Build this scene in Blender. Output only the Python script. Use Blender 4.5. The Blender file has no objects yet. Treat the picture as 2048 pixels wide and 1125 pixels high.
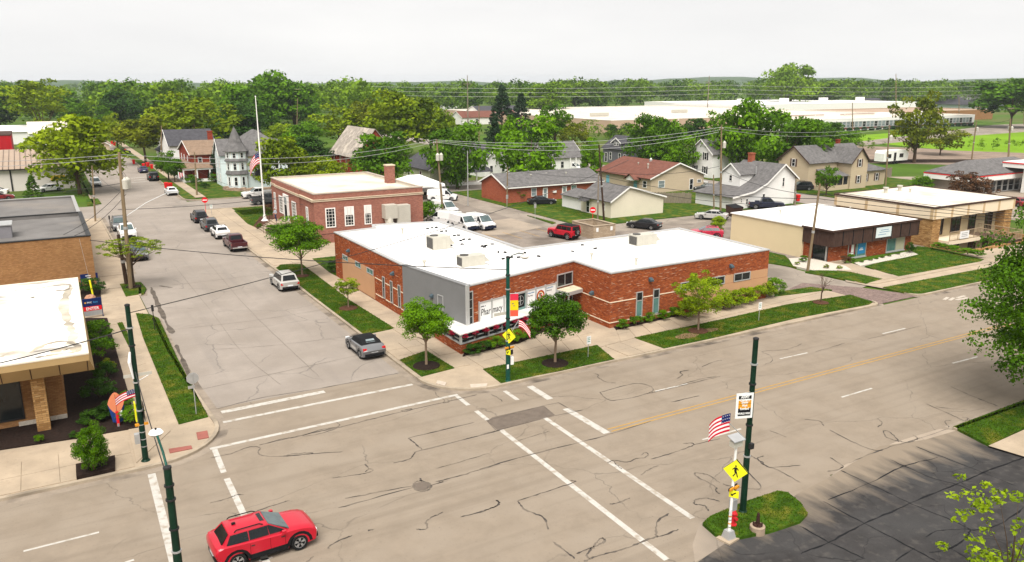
import bpy, math, random
import numpy as np
from mathutils import Vector, Matrix

R = math.radians
scene = bpy.context.scene
COL = scene.collection
RNG = random.Random(7)

# ------------------------------------------------------------------ camera
CAM_H, FPX, YAW = 19.0, 1600.0, R(30.3)
PITCH = math.atan((562.5 - 165.0) / FPX)
cd = bpy.data.cameras.new('camera')
cam = bpy.data.objects.new('camera', cd)
COL.objects.link(cam)
cam.location = (0, 0, CAM_H)
cam.rotation_euler = (math.pi / 2 - PITCH, 0, -YAW)
cd.sensor_width = 36.0
cd.lens = 36.0 * FPX / 2048.0
cd.clip_start = 0.5
cd.clip_end = 12000
scene.camera = cam

# ------------------------------------------------------------------ overcast sky and soft sun
SUN_EL, SUN_AZ = R(58), R(215)          # azimuth clockwise from +Y
world = bpy.data.worlds.new('World')
scene.world = world
world.use_nodes = True
wn, wl = world.node_tree.nodes, world.node_tree.links
wn.clear()
w_out = wn.new('ShaderNodeOutputWorld')
w_bg = wn.new('ShaderNodeBackground')
w_sky = wn.new('ShaderNodeTexSky')
w_sky.sky_type = 'NISHITA'
w_sky.sun_disc = False
w_sky.sun_elevation = SUN_EL
w_sky.sun_rotation = SUN_AZ
w_sky.dust_density = 3.0
w_tc = wn.new('ShaderNodeTexCoord')
w_map = wn.new('ShaderNodeMapping')
w_map.inputs['Scale'].default_value = (1.0, 1.0, 5.0)
w_noise = wn.new('ShaderNodeTexNoise')
w_noise.inputs['Scale'].default_value = 2.2
w_noise.inputs['Detail'].default_value = 5
w_ramp = wn.new('ShaderNodeValToRGB')
w_ramp.color_ramp.elements[0].position = 0.30
w_ramp.color_ramp.elements[0].color = (0.93, 0.925, 0.92, 1)
w_ramp.color_ramp.elements[1].position = 0.72
w_ramp.color_ramp.elements[1].color = (1.08, 1.065, 1.045, 1)
w_dim = wn.new('ShaderNodeVectorMath')
w_dim.operation = 'SCALE'
w_dim.inputs['Scale'].default_value = 0.02
w_mix = wn.new('ShaderNodeMix')
w_mix.data_type = 'RGBA'
w_mix.inputs['Factor'].default_value = 0.95      # cloud cover
wl.new(w_tc.outputs['Generated'], w_map.inputs['Vector'])
wl.new(w_map.outputs['Vector'], w_noise.inputs['Vector'])
wl.new(w_noise.outputs['Fac'], w_ramp.inputs['Fac'])
wl.new(w_sky.outputs['Color'], w_dim.inputs[0])
wl.new(w_dim.outputs['Vector'], w_mix.inputs['A'])
wl.new(w_ramp.outputs['Color'], w_mix.inputs['B'])
wl.new(w_mix.outputs['Result'], w_bg.inputs['Color'])
w_bg.inputs['Strength'].default_value = 0.268
wl.new(w_bg.outputs['Background'], w_out.inputs['Surface'])

sd = bpy.data.lights.new('sun', 'SUN')
sd.energy = 1.5
sd.angle = R(42)
sd.color = (1.0, 0.965, 0.91)
sun = bpy.data.objects.new('sun', sd)
COL.objects.link(sun)
sun.location = (0, 0, 60)
_sv = Vector((math.sin(SUN_AZ) * math.cos(SUN_EL), math.cos(SUN_AZ) * math.cos(SUN_EL), math.sin(SUN_EL)))
sun.rotation_euler = _sv.to_track_quat('Z', 'Y').to_euler()

vs = scene.view_settings
vs.view_transform = 'Standard'
vs.look = 'None'
vs.gamma = 1.0
vs.use_curve_mapping = False
vs.exposure = 1.92
scene.render.engine = 'CYCLES'
cy = scene.cycles
cy.use_denoising = True
cy.max_bounces = 6
cy.diffuse_bounces = 3
cy.glossy_bounces = 2
cy.transmission_bounces = 3
cy.transparent_max_bounces = 6
cy.volume_bounces = 0
cy.caustics_reflective = cy.caustics_refractive = False

# ------------------------------------------------------------------ survey: photo pixel -> point of the ground plane
_cp, _sp, _cy, _sy = math.cos(PITCH), math.sin(PITCH), math.cos(YAW), math.sin(YAW)
def ray(px, py):
    x, y = px - 1024.0, 562.5 - py
    fw, up = FPX * _cp + y * _sp, y * _cp - FPX * _sp
    return (x * _cy + fw * _sy, -x * _sy + fw * _cy, up)
def G(px, py, z=0.0):
    X, Y, u = ray(px, py)
    t = (z - CAM_H) / u
    return (X * t, Y * t)
def top_z(bx, by, tx, ty):
    gx, gy = G(bx, by)
    X, Y, u = ray(tx, ty)
    return CAM_H + u * math.hypot(gx, gy) / math.hypot(X, Y)
def PXL(*pts, z=0.0):
    return [G(p[0], p[1], z) for p in pts]
def px_m(gx, gy):                        # metres per photo pixel at a ground point
    return (gx * _sy + gy * _cy) / FPX

# ------------------------------------------------------------------ mesh builder
class MB:
    def __init__(s):
        s.v, s.f = [], []
    def add(s, vs_, fs_):
        o = len(s.v)
        s.v.extend(vs_)
        s.f.extend([tuple(i + o for i in f) for f in fs_])
        return s
    def box(s, x0, y0, z0, x1, y1, z1):
        v = [(x0, y0, z0), (x1, y0, z0), (x1, y1, z0), (x0, y1, z0), (x0, y0, z1), (x1, y0, z1), (x1, y1, z1), (x0, y1, z1)]
        return s.add(v, [(3, 2, 1, 0), (4, 5, 6, 7), (0, 1, 5, 4), (1, 2, 6, 5), (2, 3, 7, 6), (3, 0, 4, 7)])
    def obox(s, c, ax, hx, hy, z0, z1):   # box centred at c (x, y), x axis at angle ax
        ca, sa = math.cos(ax), math.sin(ax)
        q = [(-hx, -hy), (hx, -hy), (hx, hy), (-hx, hy)]
        p = [(c[0] + a * ca - b * sa, c[1] + a * sa + b * ca) for a, b in q]
        return s.prism(p, z0, z1)
    def prism(s, pts, z0, z1, bottom=True):
        a = sum(pts[i][0] * pts[(i + 1) % len(pts)][1] - pts[(i + 1) % len(pts)][0] * pts[i][1] for i in range(len(pts)))
        if a < 0: pts = pts[::-1]
        n = len(pts)
        v = [(p[0], p[1], z0) for p in pts] + [(p[0], p[1], z1) for p in pts]
        f = [tuple(range(n, 2 * n))] + [(i, (i + 1) % n, n + (i + 1) % n, n + i) for i in range(n)]
        if bottom: f.append(tuple(range(n - 1, -1, -1)))
        return s.add(v, f)
    def poly(s, pts):
        return s.add(list(pts), [tuple(range(len(pts)))])
    def tube(s, p0, p1, r0, r1=None, n=8, caps=True):
        return s.path([p0, p1], [r0, r0 if r1 is None else r1], n, caps)
    def path(s, pts, rad, n=6, caps=True):
        pts = [Vector(p) for p in pts]
        if not hasattr(rad, '__len__'): rad = [rad] * len(pts)
        o = len(s.v)
        for i, p in enumerate(pts):
            d = (pts[min(i + 1, len(pts) - 1)] - pts[max(i - 1, 0)]).normalized()
            up = Vector((0, 0, 1)) if abs(d.z) < 0.9 else Vector((1, 0, 0))
            a = d.cross(up).normalized()
            b = a.cross(d)
            for k in range(n):
                t = 2 * math.pi * k / n
                q = p + (a * math.cos(t) + b * math.sin(t)) * rad[i]
                s.v.append((q.x, q.y, q.z))
        for i in range(len(pts) - 1):
            for k in range(n):
                s.f.append((o + i * n + k, o + i * n + (k + 1) % n, o + (i + 1) * n + (k + 1) % n, o + (i + 1) * n + k))
        if caps:
            s.f.append(tuple(o + k for k in range(n - 1, -1, -1)))
            e = o + (len(pts) - 1) * n
            s.f.append(tuple(e + k for k in range(n)))
        return s
    def lathe(s, prof, c=(0, 0), n=16):   # profile of (r, z)
        o = len(s.v)
        for r, z in prof:
            for k in range(n):
                t = 2 * math.pi * k / n
                s.v.append((c[0] + r * math.cos(t), c[1] + r * math.sin(t), z))
        for i in range(len(prof) - 1):
            for k in range(n):
                s.f.append((o + i * n + k, o + i * n + (k + 1) % n, o + (i + 1) * n + (k + 1) % n, o + (i + 1) * n + k))
        s.f.append(tuple(o + k for k in range(n - 1, -1, -1)))
        e = o + (len(prof) - 1) * n
        s.f.append(tuple(e + k for k in range(n)))
        return s
    def loft(s, rings, cap=True):
        o, n = len(s.v), len(rings[0])
        for r in rings: s.v.extend([tuple(p) for p in r])
        for i in range(len(rings) - 1):
            for k in range(n):
                s.f.append((o + i * n + k, o + i * n + (k + 1) % n, o + (i + 1) * n + (k + 1) % n, o + (i + 1) * n + k))
        if cap:
            s.f.append(tuple(o + k for k in range(n - 1, -1, -1)))
            e = o + (len(rings) - 1) * n
            s.f.append(tuple(e + k for k in range(n)))
        return s
    def xf(s, m):
        s.v = [tuple(m @ Vector(p)) for p in s.v]
        return s
    def mesh(s, name, smooth=None, uv=True):
        me = bpy.data.meshes.new(name)
        me.from_pydata(s.v, [], s.f)
        me.update()
        if uv:
            lay = me.uv_layers.new(name='UVMap')
            buf = np.zeros(len(me.loops) * 2, dtype=np.float32)
            for p in me.polygons:
                n = p.normal
                h = math.hypot(n.x, n.y)
                if h < 0.05: t, b = (1, 0, 0), (0, 1, 0)
                else:
                    t = (-n.y / h, n.x / h, 0)
                    b = (n.y * t[2] - n.z * t[1], n.z * t[0] - n.x * t[2], n.x * t[1] - n.y * t[0])
                for li in p.loop_indices:
                    c = s.v[me.loops[li].vertex_index]
                    buf[2 * li] = c[0] * t[0] + c[1] * t[1] + c[2] * t[2]
                    buf[2 * li + 1] = c[0] * b[0] + c[1] * b[1] + c[2] * b[2]
            lay.data.foreach_set('uv', buf)
        if smooth is not None:
            me.polygons.foreach_set('use_smooth', [True] * len(me.polygons))
            me.set_sharp_from_angle(angle=R(smooth))
        return me
    def build(s, name, m, parent=None, world=True, smooth=None, **props):
        return link(name, s.mesh(name, smooth), m, parent, world, **props)

def wm(o):
    m = o.matrix_parent_inverse @ o.matrix_basis
    return wm(o.parent) @ m if o.parent else o.matrix_basis.copy()
def link(name, me, m, parent=None, world=True, **props):
    o = bpy.data.objects.new(name, me)
    COL.objects.link(o)
    if m is not None and len(me.materials) == 0: me.materials.append(m)
    if parent:
        o.parent = parent
        if world: o.matrix_parent_inverse = wm(parent).inverted()
    for k, v in props.items(): o[k] = v
    return o
def thing(name, label, cat, loc=(0, 0, 0), rz=0.0, group=None):
    o = bpy.data.objects.new(name, None)
    o.empty_display_size = 0.3
    COL.objects.link(o)
    o.location = loc if len(loc) == 3 else (loc[0], loc[1], 0)
    o.rotation_euler = (0, 0, rz)
    return tag(o, label, cat, group)
def tag(o, label, cat, group=None):
    o['label'], o['category'] = label, cat
    if group: o['group'] = group
    return o
def struct(o):
    o['kind'] = 'structure'
    return o
def copy_tree(o, parent=None):
    c = o.copy()
    COL.objects.link(c)
    c.parent = parent
    if parent: c.matrix_parent_inverse = o.matrix_parent_inverse.copy()
    for ch in list(o.children): copy_tree(ch, c)
    return c

# ------------------------------------------------------------------ materials
MATS = {}
def mat(name, col, rough=0.85, var=0.12, scale=1.5, bump=0.0, bscale=40.0, metal=0.0, col2=None, c2=(0.5, 0.7), coord='Object', spec=0.12, stretch=None, coat=0.0):
    if name in MATS: return MATS[name]
    m = bpy.data.materials.new(name)
    m.use_nodes = True
    nt = m.node_tree
    N, L = nt.nodes, nt.links
    bs = N['Principled BSDF']
    bs.inputs['Roughness'].default_value = rough
    bs.inputs['Metallic'].default_value = metal
    bs.inputs['Specular IOR Level'].default_value = spec
    bs.inputs['Coat Weight'].default_value = coat
    tc = N.new('ShaderNodeTexCoord')
    mp = N.new('ShaderNodeMapping')
    if stretch: mp.inputs['Scale'].default_value = stretch
    L.new(tc.outputs[coord], mp.inputs['Vector'])
    nz = N.new('ShaderNodeTexNoise')
    nz.inputs['Scale'].default_value = scale
    nz.inputs['Detail'].default_value = 6
    nz.inputs['Roughness'].default_value = 0.65
    L.new(mp.outputs['Vector'], nz.inputs['Vector'])
    rp = N.new('ShaderNodeValToRGB')
    rp.color_ramp.elements[0].position = 0.3
    rp.color_ramp.elements[1].position = 0.7
    rp.color_ramp.elements[0].color = tuple(c * (1 - var) for c in col) + (1,)
    rp.color_ramp.elements[1].color = tuple(min(1, c * (1 + var)) for c in col) + (1,)
    L.new(nz.outputs['Fac'], rp.inputs['Fac'])
    out = rp.outputs['Color']
    if col2:
        n2 = N.new('ShaderNodeTexNoise')
        n2.inputs['Scale'].default_value = scale * 0.37
        n2.inputs['Detail'].default_value = 4
        L.new(mp.outputs['Vector'], n2.inputs['Vector'])
        r2 = N.new('ShaderNodeValToRGB')
        r2.color_ramp.elements[0].position, r2.color_ramp.elements[1].position = c2
        L.new(n2.outputs['Fac'], r2.inputs['Fac'])
        mx = N.new('ShaderNodeMix')
        mx.data_type = 'RGBA'
        L.new(r2.outputs['Color'], mx.inputs['Factor'])
        L.new(out, mx.inputs['A'])
        mx.inputs['B'].default_value = tuple(col2) + (1,)
        out = mx.outputs['Result']
    L.new(out, bs.inputs['Base Color'])
    if bump:
        nb = N.new('ShaderNodeTexNoise')
        nb.inputs['Scale'].default_value = bscale
        nb.inputs['Detail'].default_value = 3
        L.new(tc.outputs[coord], nb.inputs['Vector'])
        bp = N.new('ShaderNodeBump')
        bp.inputs['Strength'].default_value = bump
        bp.inputs['Distance'].default_value = 0.02
        L.new(nb.outputs['Fac'], bp.inputs['Height'])
        L.new(bp.outputs['Normal'], bs.inputs['Normal'])
    MATS[name] = m
    m['out'] = out.node.name
    return m
def nodes_of(m):
    nt = m.node_tree
    return nt.nodes, nt.links, nt.nodes['Principled BSDF']
def layer(m, make_fac, col):
    """mix a further colour into a material's base colour by a factor socket"""
    N, L, bs = nodes_of(m)
    src = bs.inputs['Base Color'].links[0].from_socket
    mx = N.new('ShaderNodeMix')
    mx.data_type = 'RGBA'
    L.new(make_fac(N, L), mx.inputs['Factor'])
    L.new(src, mx.inputs['A'])
    mx.inputs['B'].default_value = tuple(col) + (1,)
    L.new(mx.outputs['Result'], bs.inputs['Base Color'])
    return m
def f_noise(scale, lo, hi, stretch=None, coord='Object', gain=1.0):
    def mk(N, L):
        tc = N.new('ShaderNodeTexCoord')
        mp = N.new('ShaderNodeMapping')
        if stretch: mp.inputs['Scale'].default_value = stretch
        L.new(tc.outputs[coord], mp.inputs['Vector'])
        nz = N.new('ShaderNodeTexNoise')
        nz.inputs['Scale'].default_value = scale
        nz.inputs['Detail'].default_value = 5
        L.new(mp.outputs['Vector'], nz.inputs['Vector'])
        mr = N.new('ShaderNodeMapRange')
        mr.inputs['From Min'].default_value, mr.inputs['From Max'].default_value = lo, hi
        mr.inputs['To Max'].default_value = gain
        L.new(nz.outputs['Fac'], mr.inputs['Value'])
        return mr.outputs['Result']
    return mk
def f_cracks(scale, width, stretch=None, gain=1.0, warp=0.6):
    def mk(N, L):
        tc = N.new('ShaderNodeTexCoord')
        mp = N.new('ShaderNodeMapping')
        if stretch: mp.inputs['Scale'].default_value = stretch
        L.new(tc.outputs['Object'], mp.inputs['Vector'])
        nz = N.new('ShaderNodeTexNoise')
        nz.inputs['Scale'].default_value = 0.5
        nz.inputs['Detail'].default_value = 4
        L.new(mp.outputs['Vector'], nz.inputs['Vector'])
        ad = N.new('ShaderNodeVectorMath')
        ad.operation = 'MULTIPLY_ADD'
        ad.inputs[1].default_value = (warp * 3, warp * 3, 0)
        L.new(nz.outputs['Color'], ad.inputs[0])
        L.new(mp.outputs['Vector'], ad.inputs[2])
        vo = N.new('ShaderNodeTexVoronoi')
        vo.feature = 'DISTANCE_TO_EDGE'
        vo.inputs['Scale'].default_value = scale
        L.new(ad.outputs['Vector'], vo.inputs['Vector'])
        mr = N.new('ShaderNodeMapRange')
        mr.inputs['From Min'].default_value, mr.inputs['From Max'].default_value = width, 0.0
        mr.inputs['To Max'].default_value = gain
        L.new(vo.outputs['Distance'], mr.inputs['Value'])
        n2 = N.new('ShaderNodeTexNoise')
        n2.inputs['Scale'].default_value = 0.25
        L.new(tc.outputs['Object'], n2.inputs['Vector'])
        m2 = N.new('ShaderNodeMapRange')
        m2.inputs['From Min'].default_value, m2.inputs['From Max'].default_value = 0.42, 0.58
        L.new(n2.outputs['Fac'], m2.inputs['Value'])
        mu = N.new('ShaderNodeMath')
        mu.operation = 'MULTIPLY'
        L.new(mr.outputs['Result'], mu.inputs[0])
        L.new(m2.outputs['Result'], mu.inputs[1])
        return mu.outputs['Value']
    return mk
def brick(name, dark, light, pale, mortar, pale_from=0.62, pale_gain=0.9, bw=0.24, rh=0.085):
    m = bpy.data.materials.new(name)
    m.use_nodes = True
    N, L, bs = nodes_of(m)
    bs.inputs['Roughness'].default_value = 0.9
    bs.inputs['Specular IOR Level'].default_value = 0.1
    tc = N.new('ShaderNodeTexCoord')
    bt = N.new('ShaderNodeTexBrick')
    bt.inputs['Color1'].default_value = tuple(dark) + (1,)
    bt.inputs['Color2'].default_value = tuple(light) + (1,)
    bt.inputs['Mortar'].default_value = tuple(mortar) + (1,)
    bt.inputs['Scale'].default_value = 1.0
    bt.inputs['Mortar Size'].default_value = 0.009
    bt.inputs['Brick Width'].default_value = bw
    bt.inputs['Row Height'].default_value = rh
    L.new(tc.outputs['UV'], bt.inputs['Vector'])
    mp = N.new('ShaderNodeMapping')
    mp.inputs['Scale'].default_value = (1.3, 11.0, 1)
    L.new(tc.outputs['UV'], mp.inputs['Vector'])
    nz = N.new('ShaderNodeTexNoise')
    nz.inputs['Scale'].default_value = 1.0
    nz.inputs['Detail'].default_value = 3
    L.new(mp.outputs['Vector'], nz.inputs['Vector'])
    mr = N.new('ShaderNodeMapRange')
    mr.inputs['From Min'].default_value, mr.inputs['From Max'].default_value = pale_from, pale_from + 0.03
    mr.inputs['To Max'].default_value = pale_gain
    L.new(nz.outputs['Fac'], mr.inputs['Value'])
    n2 = N.new('ShaderNodeTexNoise')
    n2.inputs['Scale'].default_value = 0.7
    n2.inputs['Detail'].default_value = 4
    L.new(tc.outputs['UV'], n2.inputs['Vector'])
    m2 = N.new('ShaderNodeMapRange')
    m2.inputs['To Min'].default_value, m2.inputs['To Max'].default_value = 0.8, 1.2
    L.new(n2.outputs['Fac'], m2.inputs['Value'])
    sc = N.new('ShaderNodeVectorMath')
    sc.operation = 'SCALE'
    L.new(bt.outputs['Color'], sc.inputs[0])
    L.new(m2.outputs['Result'], sc.inputs['Scale'])
    mx = N.new('ShaderNodeMix')
    mx.data_type = 'RGBA'
    L.new(mr.outputs['Result'], mx.inputs['Factor'])
    L.new(sc.outputs['Vector'], mx.inputs['A'])
    mx.inputs['B'].default_value = tuple(pale) + (1,)
    L.new(mx.outputs['Result'], bs.inputs['Base Color'])
    bp = N.new('ShaderNodeBump')
    bp.inputs['Strength'].default_value = 0.5
    bp.inputs['Distance'].default_value = 0.01
    inv = N.new('ShaderNodeMath')
    inv.operation = 'SUBTRACT'
    inv.inputs[0].default_value = 1.0
    L.new(bt.outputs['Fac'], inv.inputs[1])
    L.new(inv.outputs['Value'], bp.inputs['Height'])
    L.new(bp.outputs['Normal'], bs.inputs['Normal'])
    MATS[name] = m
    return m
def leaf_mat(name, dark, light, trans=0.2):
    m = bpy.data.materials.new(name)
    m.use_nodes = True
    nt = m.node_tree
    N, L = nt.nodes, nt.links
    bs = N['Principled BSDF']
    bs.inputs['Roughness'].default_value = 0.55
    bs.inputs['Specular IOR Level'].default_value = 0.08
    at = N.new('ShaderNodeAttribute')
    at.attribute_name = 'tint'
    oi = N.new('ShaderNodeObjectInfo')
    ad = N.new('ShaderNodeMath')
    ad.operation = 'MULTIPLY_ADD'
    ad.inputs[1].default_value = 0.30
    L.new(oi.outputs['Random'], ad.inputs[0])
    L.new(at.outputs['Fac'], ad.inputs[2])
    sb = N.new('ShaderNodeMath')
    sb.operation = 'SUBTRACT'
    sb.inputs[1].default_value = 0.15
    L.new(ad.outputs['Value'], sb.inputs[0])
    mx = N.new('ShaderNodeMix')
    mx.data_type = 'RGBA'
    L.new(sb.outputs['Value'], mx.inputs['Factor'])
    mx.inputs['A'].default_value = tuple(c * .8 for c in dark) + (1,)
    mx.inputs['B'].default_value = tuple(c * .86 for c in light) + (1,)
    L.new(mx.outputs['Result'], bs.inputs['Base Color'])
    tr = N.new('ShaderNodeBsdfTranslucent')
    L.new(mx.outputs['Result'], tr.inputs['Color'])
    ms = N.new('ShaderNodeMixShader')
    ms.inputs['Fac'].default_value = trans
    L.new(bs.outputs['BSDF'], ms.inputs[1])
    L.new(tr.outputs['BSDF'], ms.inputs[2])
    L.new(ms.outputs['Shader'], N['Material Output'].inputs['Surface'])
    MATS[name] = m
    return m

A_ = dict
asphalt = mat('main_street_asphalt', (0.226, 0.183, 0.139), 0.9, 0.10, 0.9, 0.25, 30, col2=(0.246, 0.202, 0.156), c2=(0.45, 0.62))
layer(asphalt, f_noise(0.9, 0.50, 0.70, (0.05, 1.6, 1), gain=0.42), (0.165, 0.132, 0.100))
layer(asphalt, f_noise(9, 0.62, 0.75, gain=0.5), (0.10, 0.085, 0.07))
layer(asphalt, f_cracks(0.09, 0.004, (1, 1.6, 1), 0.6), (0.07, 0.062, 0.055))
sidest = mat('side_street_concrete', (0.270, 0.232, 0.198), 0.9, 0.10, 0.5, 0.2, 30, col2=(0.236, 0.201, 0.169), c2=(0.42, 0.65))
layer(sidest, f_noise(7, 0.6, 0.75, gain=0.35), (0.15, 0.13, 0.11))
layer(sidest, f_cracks(0.16, 0.010, (1, 1, 1), 0.65), (0.105, 0.095, 0.085))
layer(sidest, f_noise(0.8, 0.55, 0.75, (1.2, 0.07, 1), gain=0.3), (0.17, 0.15, 0.135))
concrete = mat('sidewalk_concrete', (0.36, 0.285, 0.205), 0.9, 0.14, 0.7, 0.2, 35, col2=(0.27, 0.22, 0.165), c2=(0.48, 0.75))
layer(concrete, f_noise(6, 0.6, 0.78, gain=0.5), (0.19, 0.15, 0.115))
curb_m = mat('kerb_concrete', (0.33, 0.27, 0.20), 0.9, 0.2, 1.2, 0.2, 30, col2=(0.20, 0.165, 0.125), c2=(0.5, 0.7))
lot_pale = mat('lot_concrete', (0.30, 0.245, 0.19), 0.9, 0.14, 0.4, 0.2, 30, col2=(0.21, 0.175, 0.14), c2=(0.45, 0.62))
layer(lot_pale, f_cracks(0.2, 0.008, None, 0.6), (0.11, 0.095, 0.08))
lot_grey = mat('lot_asphalt', (0.21, 0.175, 0.145), 0.9, 0.2, 0.5, 0.2, 30, col2=(0.12, 0.098, 0.08), c2=(0.5, 0.66))
layer(lot_grey, f_cracks(0.25, 0.012, None, 0.6), (0.06, 0.05, 0.045))
lot_dark = mat('sealed_asphalt', (0.040, 0.037, 0.036), 0.85, 0.35, 0.8, 0.25, 30, col2=(0.05, 0.048, 0.047), c2=(0.45, 0.7))
layer(lot_dark, f_noise(14, 0.58, 0.75, gain=0.5), (0.016, 0.016, 0.016))
layer(lot_dark, f_noise(2.2, 0.54, 0.7, gain=0.5), (0.085, 0.076, 0.068))
layer(lot_dark, f_cracks(0.35, 0.012, None, 0.8), (0.012, 0.012, 0.012))
def f_edge(N, L):
    tc = N.new('ShaderNodeTexCoord'); sp = N.new('ShaderNodeSeparateXYZ'); nz = N.new('ShaderNodeTexNoise'); mp = N.new('ShaderNodeMapping')
    mp.inputs['Scale'].default_value = (1.4, .35, 1)
    nz.inputs['Scale'].default_value = 0.9; nz.inputs['Detail'].default_value = 6
    L.new(tc.outputs['Object'], sp.inputs[0]); L.new(tc.outputs['Object'], mp.inputs[0]); L.new(mp.outputs[0], nz.inputs['Vector'])
    a = N.new('ShaderNodeMath'); a.operation = 'MULTIPLY_ADD'; a.inputs[1].default_value = 6.0
    L.new(nz.outputs['Fac'], a.inputs[0]); L.new(sp.outputs['Y'], a.inputs[2])
    mr = N.new('ShaderNodeMapRange'); mr.inputs['From Min'].default_value, mr.inputs['From Max'].default_value = 23.6, 26.4
    L.new(a.outputs[0], mr.inputs['Value'])
    return mr.outputs['Result']
layer(lot_dark, f_edge, (0.21, 0.168, 0.125))
alley = mat('alley_concrete', (0.255, 0.215, 0.175), 0.9, 0.18, 0.5, 0.2, 30, col2=(0.16, 0.135, 0.11), c2=(0.48, 0.66))
layer(alley, f_cracks(0.2, 0.01, None, 0.6), (0.09, 0.078, 0.066))
grass_m = mat('lawn_grass', (0.033, 0.074, 0.003), 0.95, 0.55, 2.2, 0.6, 25, col2=(0.12, 0.115, 0.012), c2=(0.49, 0.66))
layer(grass_m, f_noise(14, 0.52, 0.7, gain=0.7), (0.026, 0.062, 0.006))
field_m = mat('field_grass', (0.140, 0.260, 0.004), 0.95, 0.14, 0.08, col2=(0.12, 0.215, 0.004), c2=(0.4, 0.7))
ground_m = mat('ground_grass', (0.055, 0.105, 0.007), 0.95, 0.35, 0.06, col2=(0.10, 0.105, 0.03), c2=(0.5, 0.7))
mulch_m = mat('dark_mulch', (0.020, 0.012, 0.009), 0.95, 0.5, 8, 0.7, 18)
mulch_b = mat('brown_mulch', (0.075, 0.034, 0.020), 0.95, 0.4, 8, 0.7, 18)
dirt_m = mat('bare_dirt', (0.20, 0.125, 0.07), 0.95, 0.3, 3, 0.4, 18)
gravel_w = mat('white_gravel', (0.50, 0.45, 0.38), 0.95, 0.25, 12, 0.6, 25)
paver_m = brick('purple_pavers', (0.15, 0.105, 0.095), (0.23, 0.165, 0.14), (0.27, 0.2, 0.16), (0.09, 0.07, 0.06), bw=0.3, rh=0.15)
paint_w = mat('white_road_paint', (0.43, 0.405, 0.365), 0.7, 0.10, 3, 0)
layer(paint_w, f_noise(2.5, 0.50, 0.66, gain=0.75), (0.27, 0.22, 0.165))
paint_y = mat('yellow_road_paint', (0.36, 0.215, 0.065), 0.7, 0.12, 3, 0)
layer(paint_y, f_noise(6, 0.55, 0.75, gain=0.6), (0.28, 0.22, 0.14))
sealant = mat('crack_sealant', (0.055, 0.047, 0.042), 0.75, 0.3, 3, 0)
layer(sealant, f_noise(0.9, 0.46, 0.60, gain=0.8), (0.17, 0.14, 0.11))
sealant_f = mat('worn_crack_sealant', (0.17, 0.145, 0.12), 0.85, 0.3, 3, 0)
patch_m = mat('asphalt_patch', (0.130, 0.104, 0.084), 0.9, 0.15, 2, 0.3, 30)
brick_red = brick('orange_red_brick', (0.200, 0.036, 0.012), (0.385, 0.094, 0.025), (0.52, 0.36, 0.25), (0.16, 0.07, 0.04), 0.635, 0.85)
brick_po = brick('rose_brick', (0.25, 0.085, 0.062), (0.36, 0.145, 0.10), (0.42, 0.24, 0.19), (0.22, 0.14, 0.11), 0.70, 0.4)
brick_old = brick('dark_red_brick', (0.20, 0.028, 0.014), (0.33, 0.055, 0.024), (0.36, 0.12, 0.08), (0.15, 0.05, 0.035), 0.68, 0.4)
brick_ranch = brick('ranch_brick', (0.29, 0.062, 0.030), (0.40, 0.105, 0.052), (0.44, 0.2, 0.13), (0.24, 0.12, 0.08), 0.70, 0.4)
brick_tan = brick('tan_brick', (0.24, 0.115, 0.045), (0.34, 0.18, 0.075), (0.40, 0.25, 0.12), (0.20, 0.115, 0.055), 0.66, 0.5)
brick_ochre = brick('ochre_stone', (0.24, 0.12, 0.04), (0.46, 0.27, 0.11), (0.50, 0.36, 0.19), (0.17, 0.10, 0.045), 0.64, 0.6, 0.42, 0.12)
roof_white = mat('white_membrane_roof', (0.80, 0.78, 0.755), 0.7, 0.03, 0.3, 0)
layer(roof_white, f_noise(0.22, 0.56, 0.78, gain=0.5), (0.30, 0.25, 0.19))
roof_bank = mat('bank_roof', (0.78, 0.75, 0.70), 0.8, 0.04, 0.3, 0)
layer(roof_bank, f_noise(0.25, 0.55, 0.68, gain=0.75), (0.27, 0.215, 0.15))
layer(roof_bank, f_noise(0.55, 0.60, 0.70, (0.4, 1, 1), gain=0.8), (0.13, 0.105, 0.08))
roof_cream = mat('cream_membrane_roof', (0.58, 0.525, 0.44), 0.8, 0.06, 0.3, 0)
layer(roof_cream, f_noise(0.2, 0.56, 0.74, gain=0.6), (0.30, 0.235, 0.165))
roof_grey = mat('grey_tar_roof', (0.150, 0.140, 0.132), 0.9, 0.2, 0.4, 0.2, 30, col2=(0.21, 0.185, 0.16), c2=(0.5, 0.7))
shingle = mat('grey_shingle', (0.125, 0.118, 0.115), 0.95, 0.32, 1.6, 0.5, 14)
shingle_d = mat('dark_shingle', (0.062, 0.060, 0.066), 0.95, 0.3, 1.6, 0.5, 14)
shingle_b = mat('brown_shingle', (0.150, 0.062, 0.045), 0.95, 0.25, 1.6, 0.5, 14)
shingle_t = mat('tan_shingle', (0.21, 0.145, 0.10), 0.95, 0.25, 1.6, 0.5, 14)
slate = mat('weathered_slate', (0.30, 0.26, 0.22), 0.95, 0.35, 1.5, 0.5, 10, col2=(0.46, 0.40, 0.33), c2=(0.52, 0.66))
metal_grey = mat('ribbed_grey_metal', (0.22, 0.22, 0.22), 0.45, 0.05, 0.6, 0, metal=0.3)
coping = mat('metal_coping', (0.42, 0.41, 0.40), 0.5, 0.06, 1, 0, metal=0.3)
alu = mat('aluminium_frame', (0.48, 0.48, 0.47), 0.4, 0.05, 2, 0, metal=0.4)
white_p = mat('white_painted_trim', (0.76, 0.74, 0.70), 0.6, 0.05, 2, 0)
siding_w = mat('white_siding', (0.74, 0.725, 0.69), 0.7, 0.04, 0.6, 0.25, 12, stretch=(1, 1, 9))
siding_t = mat('tan_siding', (0.47, 0.38, 0.26), 0.7, 0.05, 0.6, 0.25, 12, stretch=(1, 1, 9))
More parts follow.
